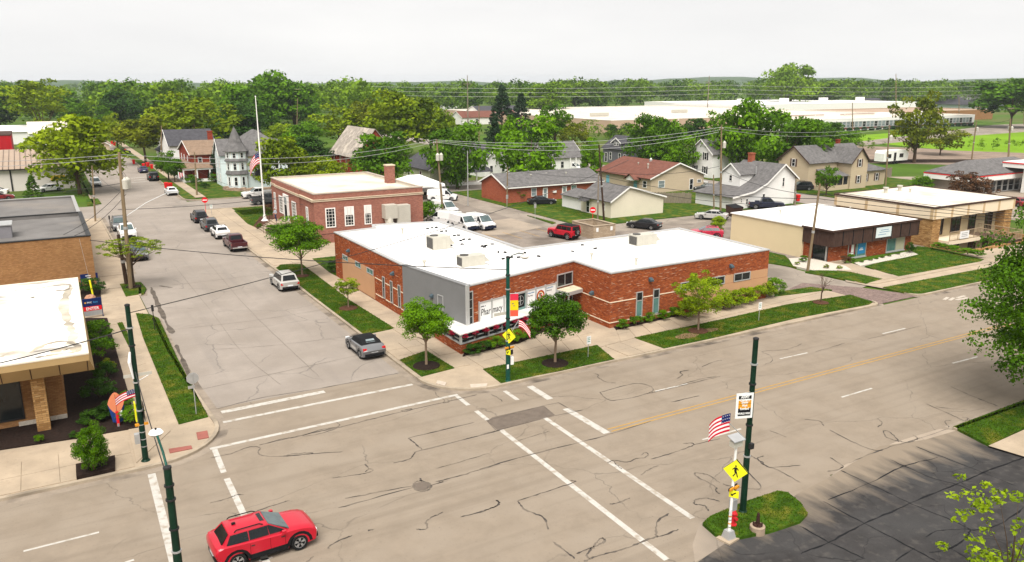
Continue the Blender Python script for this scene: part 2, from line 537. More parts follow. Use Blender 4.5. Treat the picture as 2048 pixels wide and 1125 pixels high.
siding_tan2 = mat('beige_siding', (0.50, 0.40, 0.285), 0.7, 0.05, 0.6, 0.25, 12, stretch=(1, 1, 9))
siding_g = mat('pale_green_siding', (0.42, 0.44, 0.30), 0.7, 0.05, 0.6, 0.25, 12, stretch=(1, 1, 9))
siding_dg = mat('slate_grey_siding', (0.125, 0.122, 0.135), 0.7, 0.08, 0.6, 0.25, 12, stretch=(1, 1, 9))
siding_blue = mat('pale_blue_siding', (0.60, 0.665, 0.665), 0.7, 0.05, 0.6, 0.25, 12, stretch=(1, 1, 9))
cream_w = mat('cream_painted_wall', (0.66, 0.54, 0.34), 0.8, 0.03, 0.5, 0)
cream_w2 = mat('pale_cream_panel', (0.72, 0.60, 0.44), 0.8, 0.04, 0.5, 0)
cream_d = mat('tan_pilaster', (0.50, 0.36, 0.21), 0.8, 0.05, 0.5, 0)
stucco = mat('peach_stucco', (0.47, 0.265, 0.145), 0.9, 0.05, 0.8, 0.15, 40)
tan_fascia = mat('tan_fascia', (0.36, 0.245, 0.115), 0.8, 0.08, 0.8, 0)
wood_d = mat('dark_brown_wood', (0.060, 0.034, 0.026), 0.85, 0.4, 2.5, 0.3, 20, stretch=(6, 6, 0.6))
wood_g = mat('weathered_wood', (0.20, 0.165, 0.125), 0.9, 0.3, 2.5, 0.3, 20, stretch=(4, 4, 0.6))
pole_w = mat('pole_wood', (0.20, 0.145, 0.085), 0.9, 0.3, 2, 0.3, 20, stretch=(5, 5, 0.4))
pole_dw = mat('dark_pole_wood', (0.050, 0.030, 0.020), 0.9, 0.3, 2, 0.3, 20, stretch=(5, 5, 0.4))
pole_g = mat('green_painted_steel', (0.008, 0.028, 0.016), 0.4, 0.25, 1.5, 0, metal=0.1)
pole_g2 = mat('teal_painted_steel', (0.010, 0.062, 0.045), 0.4, 0.2, 1.5, 0, metal=0.1)
galv = mat('galvanised_steel', (0.42, 0.42, 0.41), 0.45, 0.1, 2, 0, metal=0.5)
steel_d = mat('dark_steel', (0.035, 0.034, 0.034), 0.5, 0.2, 2, 0, metal=0.4)
hvac_m = mat('hvac_beige_metal', (0.48, 0.455, 0.39), 0.55, 0.06, 1.5, 0, metal=0.15)
hvac_d = mat('hvac_grille', (0.09, 0.085, 0.078), 0.6, 0.15, 4, 0)
black_m = mat('black_matt', (0.010, 0.010, 0.011), 0.7, 0.2, 3, 0)
glass_d = mat('dark_window_glass', (0.012, 0.015, 0.016), 0.1, 0.4, 0.8, 0, spec=0.4)
glass_t = mat('teal_window_glass', (0.10, 0.20, 0.18), 0.1, 0.25, 0.8, 0, spec=0.6)
glass_b = mat('pale_window_glass', (0.20, 0.24, 0.25), 0.1, 0.3, 0.8, 0, spec=0.6)
glass_car = mat('car_glass', (0.008, 0.010, 0.011), 0.08, 0.2, 0.8, 0, spec=0.32)
glass_ws = mat('windshield_glass', (0.07, 0.10, 0.10), 0.06, 0.45, 1.2, 0, spec=0.45)
rubber = mat('tyre_rubber', (0.014, 0.014, 0.014), 0.85, 0.2, 5, 0)
rim_m = mat('alloy_rim', (0.42, 0.42, 0.42), 0.35, 0.06, 3, 0, metal=0.6)
chrome = mat('chrome_trim', (0.6, 0.6, 0.6), 0.2, 0.05, 3, 0, metal=0.8)
tail_m = mat('red_tail_lamp', (0.50, 0.012, 0.012), 0.25, 0.1, 3, 0)
head_m = mat('clear_head_lamp', (0.68, 0.70, 0.70), 0.15, 0.08, 3, 0)
plate_m = mat('licence_plate', (0.62, 0.64, 0.66), 0.5, 0.05, 9, 0)
red_bin = mat('red_bin_plastic', (0.55, 0.010, 0.010), 0.5, 0.1, 2, 0)
hyd_red = mat('hydrant_red', (0.55, 0.025, 0.030), 0.5, 0.1, 3, 0)
sign_y = mat('fluorescent_yellow_sign', (0.76, 0.72, 0.02), 0.5, 0.04, 2, 0)
sign_w = mat('white_sign_face', (0.74, 0.73, 0.71), 0.5, 0.03, 2, 0)
sign_r = mat('red_sign_face', (0.60, 0.012, 0.018), 0.5, 0.05, 2, 0)
sign_b = mat('navy_sign_face', (0.008, 0.018, 0.085), 0.45, 0.08, 2, 0)
sign_bl = mat('blue_sign_face', (0.03, 0.22, 0.44), 0.45, 0.08, 2, 0)
sign_o = mat('orange_sign_face', (0.62, 0.27, 0.02), 0.5, 0.06, 2, 0)
amber = mat('amber_lens', (0.60, 0.25, 0.02), 0.35, 0.08, 4, 0)
ink = mat('black_ink', (0.012, 0.012, 0.014), 0.6, 0.1, 3, 0)
ink_g = mat('grey_ink', (0.11, 0.11, 0.12), 0.6, 0.1, 3, 0)
ink_b = mat('blue_ink', (0.07, 0.20, 0.36), 0.6, 0.1, 3, 0)
flag_r = mat('flag_red', (0.52, 0.010, 0.030), 0.8, 0.08, 3, 0)
flag_w = mat('flag_white', (0.74, 0.72, 0.72), 0.8, 0.04, 3, 0)
flag_b = mat('flag_blue', (0.014, 0.022, 0.11), 0.8, 0.1, 3, 0)
bark = mat('tree_bark', (0.085, 0.056, 0.036), 0.95, 0.35, 4, 0.5, 15, stretch=(3, 3, 0.7))
bark_p = mat('pale_tree_bark', (0.22, 0.155, 0.105), 0.95, 0.3, 4, 0.4, 15, stretch=(3, 3, 0.7))
LEAF = {
    'mid': leaf_mat('leaf_mid_green', (0.018, 0.066, 0.002), (0.140, 0.290, 0.005)),
    'fresh': leaf_mat('leaf_fresh_green', (0.020, 0.076, 0.002), (0.165, 0.335, 0.004)),
    'yel': leaf_mat('leaf_yellow_green', (0.055, 0.105, 0.002), (0.310, 0.400, 0.004)),
    'olive': leaf_mat('leaf_olive', (0.045, 0.075, 0.003), (0.240, 0.275, 0.008)),
    'dark': leaf_mat('leaf_dark_green', (0.008, 0.034, 0.004), (0.055, 0.130, 0.010)),
    'con': leaf_mat('needle_dark', (0.008, 0.024, 0.010), (0.030, 0.064, 0.022), 0.1),
    'lime': leaf_mat('leaf_lime', (0.080, 0.150, 0.003), (0.32, 0.43, 0.008)),
    'deep': leaf_mat('leaf_deep_green', (0.010, 0.040, 0.002), (0.095, 0.215, 0.004)),
    'rust': leaf_mat('leaf_rusty', (0.070, 0.036, 0.018), (0.17, 0.085, 0.04)),
    'wood': leaf_mat('leaf_woodland', (0.030, 0.090, 0.005), (0.21, 0.34, 0.010)),
}
PAINT = {}
def paint(col, name):
    return mat(name, col, 0.28, 0.02, 1, 0, coat=0.3, spec=0.4)

# ================================================================== THE SETTING
def sheet(name, pts, z, m, parent=None, kind='structure'):
    a = sum(pts[i][0] * pts[(i + 1) % len(pts)][1] - pts[(i + 1) % len(pts)][0] * pts[i][1] for i in range(len(pts)))
    if a < 0: pts = pts[::-1]
    b = MB().poly([(p[0], p[1], z) for p in pts])
    o = b.build(name, m, parent)
    if parent is None and kind: o['kind'] = kind
    return o
def rect(x0, y0, x1, y1): return [(x0, y0), (x1, y0), (x1, y1), (x0, y1)]
HOLE = (90.4, 51.2, 106.0, 55.25)
def build_ground():
    x0, y0, x1, y1 = HOLE
    B = 7000.0
    xs, ys = [-B, x0, x1, B], [-B, y0, y1, B]
    b = MB()
    for i in range(3):
        for j in range(3):
            if i == 1 and j == 1: continue
            b.poly([(xs[i], ys[j], -0.06), (xs[i + 1], ys[j], -0.06), (xs[i + 1], ys[j + 1], -0.06), (xs[i], ys[j + 1], -0.06)])
    struct(b.build('ground', ground_m))
build_ground()

main_st = sheet('main_street', [(-150, 8), (32, 8), (32, 23.4), (520, 23.4), (520, 42.05), (24.6, 42.05), (24.6, 47.6), (2.2, 47.6), (2.2, 42.05), (-150, 42.05)], 0.0, asphalt)
side_st = sheet('side_street', [(6.3, 47.6), (19.8, 47.6), (19.8, 460), (6.3, 460)], 0.0, sidest)
cross_st = sheet('cross_street', rect(19.8, 128.5, 106, 139.5), 0.0, sidest)
cross_stw = sheet('west_cross_street', rect(-140, 128.5, 6.3, 141.5), 0.0, sidest)
back_st = sheet('back_street', rect(105.8, 60, 115, 330), -0.004, sidest)
lot = sheet('parking_lot', rect(36.6, 60.6, 57.4, 127), -0.012, lot_grey)
lot2 = sheet('rear_lot', rect(57.4, 56, 105.8, 87.0), -0.016, lot_grey)
sheet('concrete_bay', PXL((957, 471), (990, 441), (1058, 432), (1112, 449), (1010, 470)), -0.006, lot_pale)
sheet('side_alley', PXL((1526, 528), (1562, 530), (1594, 540), (1670, 559), (1735, 572), (1700, 586), (1620, 576), (1540, 592), (1534, 570)), 0.022, alley)
sheet('alley', rect(57.4, 87.0, 62.2, 128.5), -0.004, alley)
sheet('rear_alley', rect(57.4, 82.2, 105.8, 87.0), -0.010, alley)
sheet('gravel_drive', PXL((1035, 413), (1130, 405), (1160, 415), (1195, 448), (1120, 440)), -0.001, alley)
for i in range(7):          # stall lines of the post lot
    x = 43.0 + i * 2.6
    sheet('stall_line', rect(x, 84.5, x + 0.1, 89.5), -0.001, paint_y, lot)
dark_lot = sheet('dark_parking_lot', PXL((1395, 1125), (1600, 985), (1650, 960), (1760, 893), (1850, 880), (1912, 862), (1985, 893), (2070, 905)) + [(56, 5), (24, 5), (20, 14)], 0.006, lot_dark)
sheet('lot_apron', PXL((1385, 1090), (1400, 1045), (1620, 985), (1690, 930), (1790, 885), (1880, 858), (1920, 862), (1915, 885), (1820, 890), (1700, 935), (1610, 990), (1450, 1090), (1390, 1125)), 0.003, lot_pale)
sheet('field', PXL((1660, 283), (1690, 272), (1990, 254), (2300, 238), (2300, 312), (2048, 306), (1900, 301), (1750, 287)), -0.03, field_m)
sheet('railway_ballast', PXL((1560, 300), (1680, 290), (2300, 316), (2300, 342), (1760, 326), (1560, 330)), -0.035, mat('ballast', (0.22, 0.165, 0.125), 0.95, 0.3, 0.3))
rail_b = MB()
for a, b in (((1640, 322), (2300, 322)), ((1640, 325), (2300, 326))):
    p, q = G(*a), G(*b)
    d = Vector((q[0] - p[0], q[1] - p[1], 0)).normalized() * 0.12
    rail_b.prism([(p[0] - d.y, p[1] + d.x), (q[0] - d.y, q[1] + d.x), (q[0] + d.y, q[1] - d.x), (p[0] + d.y, p[1] - d.x)], -0.03, 0.35)
tag(rail_b.build('railway_track', mat('rail_steel', (0.05, 0.035, 0.028), 0.6, 0.2, 2, 0, metal=0.3)), 'dark railway rails running along the gravel bed beside the green field', 'railway')
sheet('works_yard', PXL((1640, 300), (1900, 275), (2300, 246), (2300, 238), (1990, 250), (1650, 292)), -0.028, alley)
sheet('station_forecourt', [(118, 60), (190, 40), (210, 70), (150, 105), (128, 92)], -0.02, lot_pale)

# ---- kerbed blocks
def arc(cx, cy, r, a0, a1, n=10):
    return [(cx + r * math.cos(R(a0 + (a1 - a0) * i / n)), cy + r * math.sin(R(a0 + (a1 - a0) * i / n))) for i in range(n + 1)]
def offset_line(pts, d):
    out = []
    for i, p in enumerate(pts):
        a, b = pts[max(i - 1, 0)], pts[min(i + 1, len(pts) - 1)]
        t = Vector((b[0] - a[0], b[1] - a[1])).normalized()
        out.append((p[0] - t.y * d, p[1] + t.x * d))
    return out
gutter_m = mat('gutter_concrete', (0.25, 0.205, 0.16), 0.9, 0.2, 1.0, 0.2, 30, col2=(0.10, 0.082, 0.066), c2=(0.52, 0.66))
def kerb(name, line, w=0.22, z=0.15, side=1):
    inner = offset_line(line, w * side)
    b = MB()
    n = len(line)
    for i in range(n - 1):
        q = [line[i], line[i + 1], inner[i + 1], inner[i]]
        b.prism(q, -0.05, z, bottom=False)
    if side == 1 or True:
        gl = offset_line(line, -0.5 * side)
        g = MB()
        for i in range(n - 1): g.poly([(p[0], p[1], 0.0042) for p in ((gl[i], gl[i + 1], line[i + 1], line[i]) if side == 1 else (gl[i + 1], gl[i], line[i], line[i + 1]))])
        struct(g.build(name.replace('kerb', 'gutter'), gutter_m))
    return struct(b.build(name, curb_m))
# the block with the pharmacy and the post office
line_r = [(19.6, 128.6)] + [(19.6, y) for y in (110, 92.5, 84.8, 70, 56)] + arc(23.4, 45.8, 3.8, 180, 270) + [(x, 42.05) for x in (30, 38, 46, 54, 61.4)] + arc(61.4, 43.1, 1.0, 270, 360, 5)
kerb('kerb_pharmacy_block', line_r)
line_r2 = arc(68.6, 43.4, 1.3, 180, 270, 5) + [(75, 42.1), (90, 42.1), (130, 42.1), (220, 42.1)]
kerb('kerb_right_block', line_r2)
line_l = [(-120, 41.15), (-30, 41.15), (-3, 41.2), (1.5, 41.2)] + arc(2.9, 45.2, 4.0, 270, 360) + [(6.6, 52), (6.4, 60), (6.5, 69.6)]
kerb('kerb_bank_block', line_l)
kerb('kerb_tree_island', [(6.4, 78.2)] + arc(5.6, 81.0, 1.1, 0, 90, 5) + [(4.0, 82.4)])
kerb('kerb_left_far', [(6.5, 88.0), (6.5, 100), (6.5, 112), (6.4, 128.3)])
kerb('kerb_left_north', [(6.5, 142), (6.5, 200), (6.5, 300)])
kerb('kerb_right_north', [(19.6, 300), (19.6, 200), (19.6, 146)] + arc(22.6, 143.0, 3.0, 180, 270, 5) + [(40, 140.0), (104, 140.0)])
line_rs = [(19.7, 128.3), (40, 128.3), (57, 128.3)]
kerb('kerb_post_office', line_rs, side=-1)
kerb('kerb_near', [(42.5, 23.5), (44, 23.5), (120, 23.5)], side=-1)

walk_r = sheet('sidewalk_pharmacy_block', [(19.82, 128.2), (19.82, 56)] + arc(23.4, 45.8, 3.58, 180, 270) + [(62.0, 42.3), (62.0, 47.6), (57.2, 49.2), (57.2, 62.0), (36.6, 62.0), (36.6, 128.2)], 0.10, concrete)
walk_r2 = sheet('sidewalk_right_block', [(68.0, 42.4), (230, 42.4), (230, 47.5), (106.4, 47.5), (106.4, 51.0), (68.2, 51.0), (66.5, 49.0)], 0.085, concrete)
walk_l = sheet('sidewalk_bank_block', [(-120, 41.4), (1.5, 41.45)] + arc(2.9, 45.2, 3.78, 270, 360) + [(6.2, 60), (6.25, 128), (-120, 128)], 0.10, concrete)
walk_n = sheet('sidewalk_north', [(21.7, 300), (21.7, 143), (23.4, 143), (23.4, 300)], 0.10, concrete)
struct(MB().prism([(62.6, 51.0), (66.0, 46.8), (68.0, 42.4), (62.0, 42.4), (61.5, 47.6), (59.5, 50)], -0.05, 0.03).build('brick_driveway', paver_m))

SLAB_G = 0.018
def slab(parent, q, z=0.135):
    c = (sum(p[0] for p in q) / 4, sum(p[1] for p in q) / 4)
    qq = []
    for p in q:
        d = Vector((c[0] - p[0], c[1] - p[1]))
        qq.append((p[0] + (SLAB_G if d.x > 0 else -SLAB_G), p[1] + (SLAB_G if d.y > 0 else -SLAB_G)))
    zz = z + RNG.uniform(-0.004, 0.004)
    MB().prism(qq, 0.09, zz, bottom=False).build('slab', concrete, parent)
def strip(parent, a0, a1, b0, b1, n, rows=1):
    L_ = lambda p, q, t: (p[0] + (q[0] - p[0]) * t, p[1] + (q[1] - p[1]) * t)
    for i in range(n):
        for j in range(rows):
            t0, t1, s0, s1 = i / n, (i + 1) / n, j / rows, (j + 1) / rows
            A, B = L_(a0, a1, t0), L_(a0, a1, t1)
            C, D = L_(b0, b1, t0), L_(b0, b1, t1)
            slab(parent, [L_(A, C, s0), L_(B, D, s0), L_(B, D, s1), L_(A, C, s1)])
# corner fan, front walk, entrance plaza, walk to the brick driveway
strip(walk_r, (24.3, 44.7), (29.8, 44.8), (24.3, 48.4), (31.0, 49.9), 3, 2)
strip(walk_r, (29.8, 44.8), (34.2, 45.0), (31.0, 49.9), (36.9, 51.4), 3, 2)
strip(walk_r, (31.4, 50.2), (36.9, 51.6), (33.6, 53.0), (36.9, 53.6), 3, 2)
strip(walk_r, (34.3, 42.35), (37.3, 42.35), (34.2, 45.0), (37.2, 45.3), 2, 2)
strip(walk_r, (34.3, 45.05), (37.4, 45.35), (36.9, 48.2), (38.4, 48.2), 2, 2)
strip(walk_r, (37.5, 45.35), (62.0, 47.55), (38.6, 48.0), (60.8, 49.4), 15)
strip(walk_r, (19.9, 49.2), (24.2, 49.2), (19.9, 53.4), (24.2, 53.4), 3, 3)
strip(walk_r, (20.1, 46.6), (23.8, 46.4), (19.9, 49.1), (24.2, 48.6), 2, 1)
strip(walk_r, (22.35, 53.5), (21.9, 83.6), (24.1, 53.5), (24.05, 83.6), 20)
strip(walk_r, (19.9, 84.2), (19.9, 127.5), (24.2, 84.2), (24.4, 127.5), 16, 2)
strip(walk_l, (2.3, 42.0), (2.6, 63.0), (4.4, 45.3), (4.6, 63.0), 14)
strip(walk_l, (-11, 41.55), (2.2, 41.6), (-11, 45.1), (2.2, 45.2), 8, 2)
strip(walk_l, (2.9, 69.2), (3.2, 80.0), (4.3, 69.2), (4.4, 80.0), 7)
strip(walk_l, (3.3, 87.9), (3.4, 126), (6.2, 87.9), (6.2, 126), 16)
strip(walk_r2, (68.2, 46.9), (104, 47.0), (67.0, 48.6), (104, 48.4), 20)
strip(walk_n, (21.75, 143.2), (21.75, 235), (23.35, 143.2), (23.35, 235), 30)
for p in (((393, 870), (415, 866), (418, 880), (396, 884)), ((338, 903), (383, 896), (385, 902), (340, 911))):
    MB().prism(PXL(*p), 0.1, 0.146).build('tactile_pad', mat('red_tactile', (0.27, 0.095, 0.075), 0.8, 0.12, 4, 0.3, 30), walk_l)
MB().prism(PXL((940, 773), (975, 771), (972, 780), (942, 782)), 0.1, 0.146).build('tactile_pad', mat('white_tactile', (0.44, 0.37, 0.30), 0.8, 0.1, 4), walk_r)
MB().prism(PXL((875, 765), (893, 769), (890, 776), (872, 771)), 0.1, 0.146).build('tactile_pad', MATS['white_tactile'], walk_r)

# ---- lawns and beds
LAWNS = []
def lawn(label, pts, z=0.15, m=None, name='lawn', tuft=True):
    o = struct(MB().prism(pts, -0.05, z, bottom=False).build(name, m or grass_m))
    if tuft: LAWNS.append((pts, z))
    return o
lawn('', PXL((966, 742), (1080, 718), (1194, 694), (1229, 723), (1120, 747), (1002, 770)))
lawn('', PXL((1269, 679), (1440, 643), (1576, 612), (1700, 593), (1746, 607), (1738, 612), (1591, 640), (1440, 676), (1330, 701)))
lawn('', PXL((1548, 597), (1549, 588), (1621, 577), (1664, 583)))
lawn('', PXL((1610, 547), (1622, 543), (1700, 546), (1769, 560), (1732, 570), (1670, 558)))
lawn('', PXL((1730, 535), (1790, 520), (1835, 495), (1870, 500), (1968, 522), (1960, 526), (1797, 556)))
lawn('', PXL((1765, 578), (1960, 541), (2120, 507), (2120, 537), (1960, 566), (1842, 591), (1815, 590)))
lawn('', PXL((1530, 505), (1570, 514), (1593, 538), (1561, 532), (1530, 527)))
lawn('', PXL((552, 539), (562, 532), (604, 531), (650, 566), (700, 604), (789, 660), (729, 673), (700, 651), (640, 606), (604, 577)))
lawn('', PXL((799, 724), (853, 705), (909, 740), (843, 757)))
lawn('', PXL((625, 520), (672, 515), (674, 555), (660, 548)))
lawn('', PXL((468, 424), (528, 418), (546, 424), (546, 436), (522, 437), (508, 456), (495, 450)))
lawn('', PXL((533, 467), (545, 462), (640, 496), (636, 500), (605, 502)))
lawn('', PXL((272, 630), (300, 632), (318, 640), (356, 722), (417, 838), (358, 853), (287, 680)))
lawn('', PXL((240, 571), (282, 567), (293, 580), (288, 590), (252, 596)))
lawn('', PXL((235, 650), (245, 648), (270, 700), (262, 705)))
lawn('', PXL((173, 400), (196, 399), (203, 409), (175, 412)))
lawn('', PXL((150, 345), (168, 345), (190, 390), (165, 392)))
lawn('', [(19.9, 142.6), (21.6, 141.2), (21.6, 230), (19.9, 230)])
lawn('', [(23.5, 141.2), (56, 141.0), (56, 200), (23.5, 230)], 0.10)
lawn('', [(24.4, 140.2), (56, 140.2), (56, 140.9), (24.4, 141.0)])
lawn('', [(62.3, 87.2), (103.5, 87.2), (103.5, 128.2), (62.3, 128.2)], 0.06)
lawn('', PXL((1008, 414), (1025, 405), (1060, 400), (1190, 410), (1203, 447), (1090, 415)), 0.07)
lawn('', PXL((1054, 432), (1075, 437), (1112, 447), (1105, 449)), 0.10)
lawn('', [(24.5, 120.0), (36, 120.0), (36, 127.5), (24.5, 127.5)])
lawn('', PXL((1405, 1052), (1420, 1038), (1480, 1012), (1555, 987), (1575, 990), (1600, 1010), (1615, 1032), (1600, 1048), (1540, 1068), (1480, 1080), (1430, 1074)))
lawn('', PXL((1906, 858), (2060, 800), (2090, 840), (1978, 895)))
lawn('', [(115.5, 88), (126, 90), (150, 92), (150, 128), (115.5, 128)], 0.04)
lawn('', PXL((1636, 532), (1700, 529), (1735, 540), (1799, 557), (1768, 562), (1700, 547), (1650, 540)), 0.165, concrete, 'store_path', False)
near_walk = sheet('near_sidewalk', PXL((1976, 896), (2060, 858), (2200, 880), (2055, 920)), 0.12, concrete)
def bed(name, pts, m=mulch_m, z=0.17): return struct(MB().prism(pts, -0.05, z, bottom=False).build(name, m))
bed('mulch_bed', PXL((0, 905), (138, 884), (277, 860), (226, 680), (215, 640), (165, 640), (100, 800), (0, 860)))
bed('mulch_bed', PXL((160, 563), (202, 575), (202, 602), (163, 606)))
bed('mulch_bed', PXL((153, 939), (231, 921), (231, 947), (154, 964)), z=0.30)
bed('mulch_bed', PXL((925, 717), (1040, 690), (1115, 655), (1060, 645), (935, 700)))
bed('mulch_bed', PXL((1232, 664), (1440, 616), (1550, 585), (1550, 574), (1440, 595), (1225, 655)))
bed('mulch_bed', PXL((507, 455), (520, 436), (546, 432), (563, 447), (540, 457), (515, 460)), mulch_b)
bed('mulch_bed', PXL((543, 463), (585, 460), (625, 478), (612, 484)), mulch_b)
bed('white_gravel_bed', PXL((1708, 529), (1820, 505), (1836, 512), (1810, 518), (1720, 535)), gravel_w)
bed('white_gravel_bed', PXL((1577, 520), (1605, 518), (1640, 524), (1690, 535), (1703, 543), (1625, 544), (1586, 535)), gravel_w)
sheet('garden_pit_floor', rect(HOLE[0] - 0.1, HOLE[1] - 0.1, HOLE[2] + 0.1, HOLE[3] + 0.1), -2.4, concrete)
pitw = MB()
for (x0, y0, x1, y1) in ((HOLE[0] - 0.25, HOLE[1] - 0.25, HOLE[2] + 0.25, HOLE[1]), (HOLE[0] - 0.25, HOLE[1], HOLE[0], HOLE[3]), (HOLE[2], HOLE[1], HOLE[2] + 0.25, HOLE[3])):
    pitw.box(x0, y0, -2.5, x1, y1, 0.35)
tag(pitw.build('retaining_wall', brick_ochre), 'low retaining wall around the sunken court before the two storey offices', 'wall')

# ring of mulch under street trees is added with the trees.
def tufts():
    r = np.random.default_rng(3)
    P, H_ = [], []
    for pts, z in LAWNS:
        a = np.array(pts)
        x0, y0 = a.min(0); x1, y1 = a.max(0)
        area = (x1 - x0) * (y1 - y0)
        if y0 > 130 or area > 900: continue
        dist = np.hypot(*(a.mean(0)))
        n = int(area * (260 if dist < 75 else 90))
        q = np.c_[r.uniform(x0, x1, n), r.uniform(y0, y1, n)]
        inside = np.zeros(n, bool)
        for i in range(len(a)):
            p1, p2 = a[i], a[(i + 1) % len(a)]
            c = ((p1[1] > q[:, 1]) != (p2[1] > q[:, 1])) & (q[:, 0] < (p2[0] - p1[0]) * (q[:, 1] - p1[1]) / (p2[1] - p1[1] + 1e-9) + p1[0])
            inside ^= c
        q = q[inside]
        P.append(np.c_[q, np.full(len(q), z - 0.01)])
        H_.append(r.uniform(0.025, 0.075, len(q)))
    P = np.vstack(P); h = np.concatenate(H_); n = len(P)
    t = r.uniform(0, 2 * math.pi, n)
    d = np.c_[np.cos(t), np.sin(t), np.zeros(n)] * 0.035
    lean = np.c_[r.normal(0, 0.02, n), r.normal(0, 0.02, n), h]
    V = np.stack([P - d, P + d, P + lean], 1).reshape(-1, 3)
    me = raw_mesh('grass', V, n, 3, r.uniform(0, 1, n))
    o = link('grass', me, leaf_mat('grass_blades', (0.018, 0.058, 0.002), (0.095, 0.155, 0.005), 0.2))
    o['kind'] = 'stuff'
    o['label'] = 'short mown grass blades on the lawns and verges'
def raw_mesh(name, V, nf, k, tint):
    me = bpy.data.meshes.new(name)
    me.vertices.add(len(V))
    me.vertices.foreach_set('co', V.astype(np.float32).ravel())
    me.loops.add(nf * k)
    me.loops.foreach_set('vertex_index', np.arange(nf * k, dtype=np.int32))
    me.polygons.add(nf)
    me.polygons.foreach_set('loop_start', np.arange(0, nf * k, k, dtype=np.int32))
    me.update(calc_edges=True)
    at = me.attributes.new('tint', 'FLOAT', 'FACE')
    at.data.foreach_set('value', tint.astype(np.float32))
    return me
tufts()

# ---- painted markings (parts of the streets)
def pline(name, p, q, w, m, parent, z=0.005, world_=False):
    a, b = (p, q) if world_ else (G(*p), G(*q))
    d = Vector((b[0] - a[0], b[1] - a[1])).normalized() * (w / 2)
    return sheet(name, [(a[0] + d.y, a[1] - d.x), (b[0] + d.y, b[1] - d.x), (b[0] - d.y, b[1] + d.x), (a[0] - d.y, a[1] + d.x)], z, m, parent, None)
W = True
pline('crosswalk_line', (7.2, 45.3), (19.0, 45.3), 0.29, paint_w, main_st, world_=W)
pline('crosswalk_line', (5.9, 42.05), (20.75, 42.25), 0.28, paint_w, main_st, world_=W)
pline('stop_line', (7.4, 46.85), (13.7, 46.95), 0.45, paint_w, main_st, world_=W)
pline('crosswalk_line', (20.6, 42.05), (20.55, 40.4), 0.28, paint_w, main_st, world_=W)
pline('crosswalk_line', (20.55, 39.4), (20.5, 37.9), 0.28, paint_w, main_st, world_=W)
pline('crosswalk_line', (20.5, 36.3), (20.15, 21.9), 0.29, paint_w, main_st, world_=W)
pline('crosswalk_line', (23.6, 41.3), (23.55, 39.6), 0.28, paint_w, main_st, world_=W)
pline('crosswalk_line', (23.55, 37.3), (23.3, 23.8), 0.29, paint_w, main_st, world_=W)
pline('stop_line', (25.4, 41.2), (25.35, 38.7), 0.45, paint_w, main_st, world_=W)
pline('stop_line', (25.35, 37.0), (25.4, 32.95), 0.45, paint_w, main_st, world_=W)
pline('crosswalk_line', (6.1, 41.9), (6.0, 38.9), 0.28, paint_w, main_st, world_=W)
pline('crosswalk_line', (6.0, 38.2), (5.9, 26), 0.29, paint_w, main_st, world_=W)
pline('stop_line', (2.85, 40.6), (2.6, 28), 0.36, paint_w, main_st, world_=W)
for y in (33.02, 33.36):
    pline('yellow_centre_line', (25.75, y), (260, y + 0.6), 0.11, paint_y, main_st, world_=W)
for p, q in (((47, 1103), (198, 1065)), ((1310, 783), (1375, 768)), ((1560, 718), (1615, 706)), ((1765, 668), (1811, 657)), ((1683, 795), (1744, 777)), ((1905, 727), (1955, 714)), ((1405, 880), (1482, 858)), ((250, 1126), (268, 1120)), ((518, 1122), (545, 1115)), ((1980, 606), (2010, 600)), ((2080, 690), (2120, 680))):
    pline('lane_dash', p, q, 0.14, paint_w, main_st)
for p, q in (((1888, 600), (1896, 595)), ((1899, 601), (1908, 596)), ((1912, 600), (1936, 596)), ((1914, 596), (1930, 592))):
    pline('worn_symbol', p, q, 0.28, mat('faded_paint', (0.42, 0.37, 0.31), 0.8, 0.3, 4), main_st)
for p, q in (((262, 357), (300, 354)), ((258, 366), (305, 363)), ((268, 361), (290, 359))):
    pline('far_crossing_line', p, q, 0.5, paint_w, side_st)

# ---- crack sealant lines, traced on the pavement
def smooth(pts, k=5):
    P = [pts[0]] + list(pts) + [pts[-1]]
    out = []
    for i in range(1, len(P) - 2):
        for j in range(k):
            t = j / k
            out.append(tuple(0.5 * ((2 * P[i][a]) + (-P[i - 1][a] + P[i + 1][a]) * t + (2 * P[i - 1][a] - 5 * P[i][a] + 4 * P[i + 1][a] - P[i + 2][a]) * t * t + (-P[i - 1][a] + 3 * P[i][a] - 3 * P[i + 1][a] + P[i + 2][a]) * t ** 3) for a in (0, 1)))
    out.append(pts[-1])
    return out
CRN = [0]
def seal(pts, w=0.09, org=(0, 0), s=1.0, m=sealant, parent=None, straight=False, z=0.010, gz=0.0):
    w *= 0.64 if w < .2 else 0.8
    p = [G(org[0] + a / s, org[1] + b / s, gz) for a, b in pts]
    CRN[0] += 1
    r = random.Random(CRN[0])
    if not straight: p = [(a + r.gauss(0, .018), b + r.gauss(0, .018)) for a, b in smooth(p, 7)]
    n = len(p)
    L, Rr = [], []
    for i in range(n):
        a, b = p[max(i - 1, 0)], p[min(i + 1, n - 1)]
        d = Vector((b[0] - a[0], b[1] - a[1]))
        d = d.normalized() if d.length > 1e-6 else Vector((1, 0))
        ww = w * r.uniform(0.35, 1.5) / 2 * (0.45 if i in (0, n - 1) else 1)
        L.append((p[i][0] - d.y * ww, p[i][1] + d.x * ww, z)); Rr.append((p[i][0] + d.y * ww, p[i][1] - d.x * ww, z))
    b = MB()
    for i in range(n - 1): b.poly([Rr[i], Rr[i + 1], L[i + 1], L[i]])
    b.build('crack_seal' if not gz else 'water_stain', m, parent or main_st)
Zb, Sb = (420, 740), 2.922
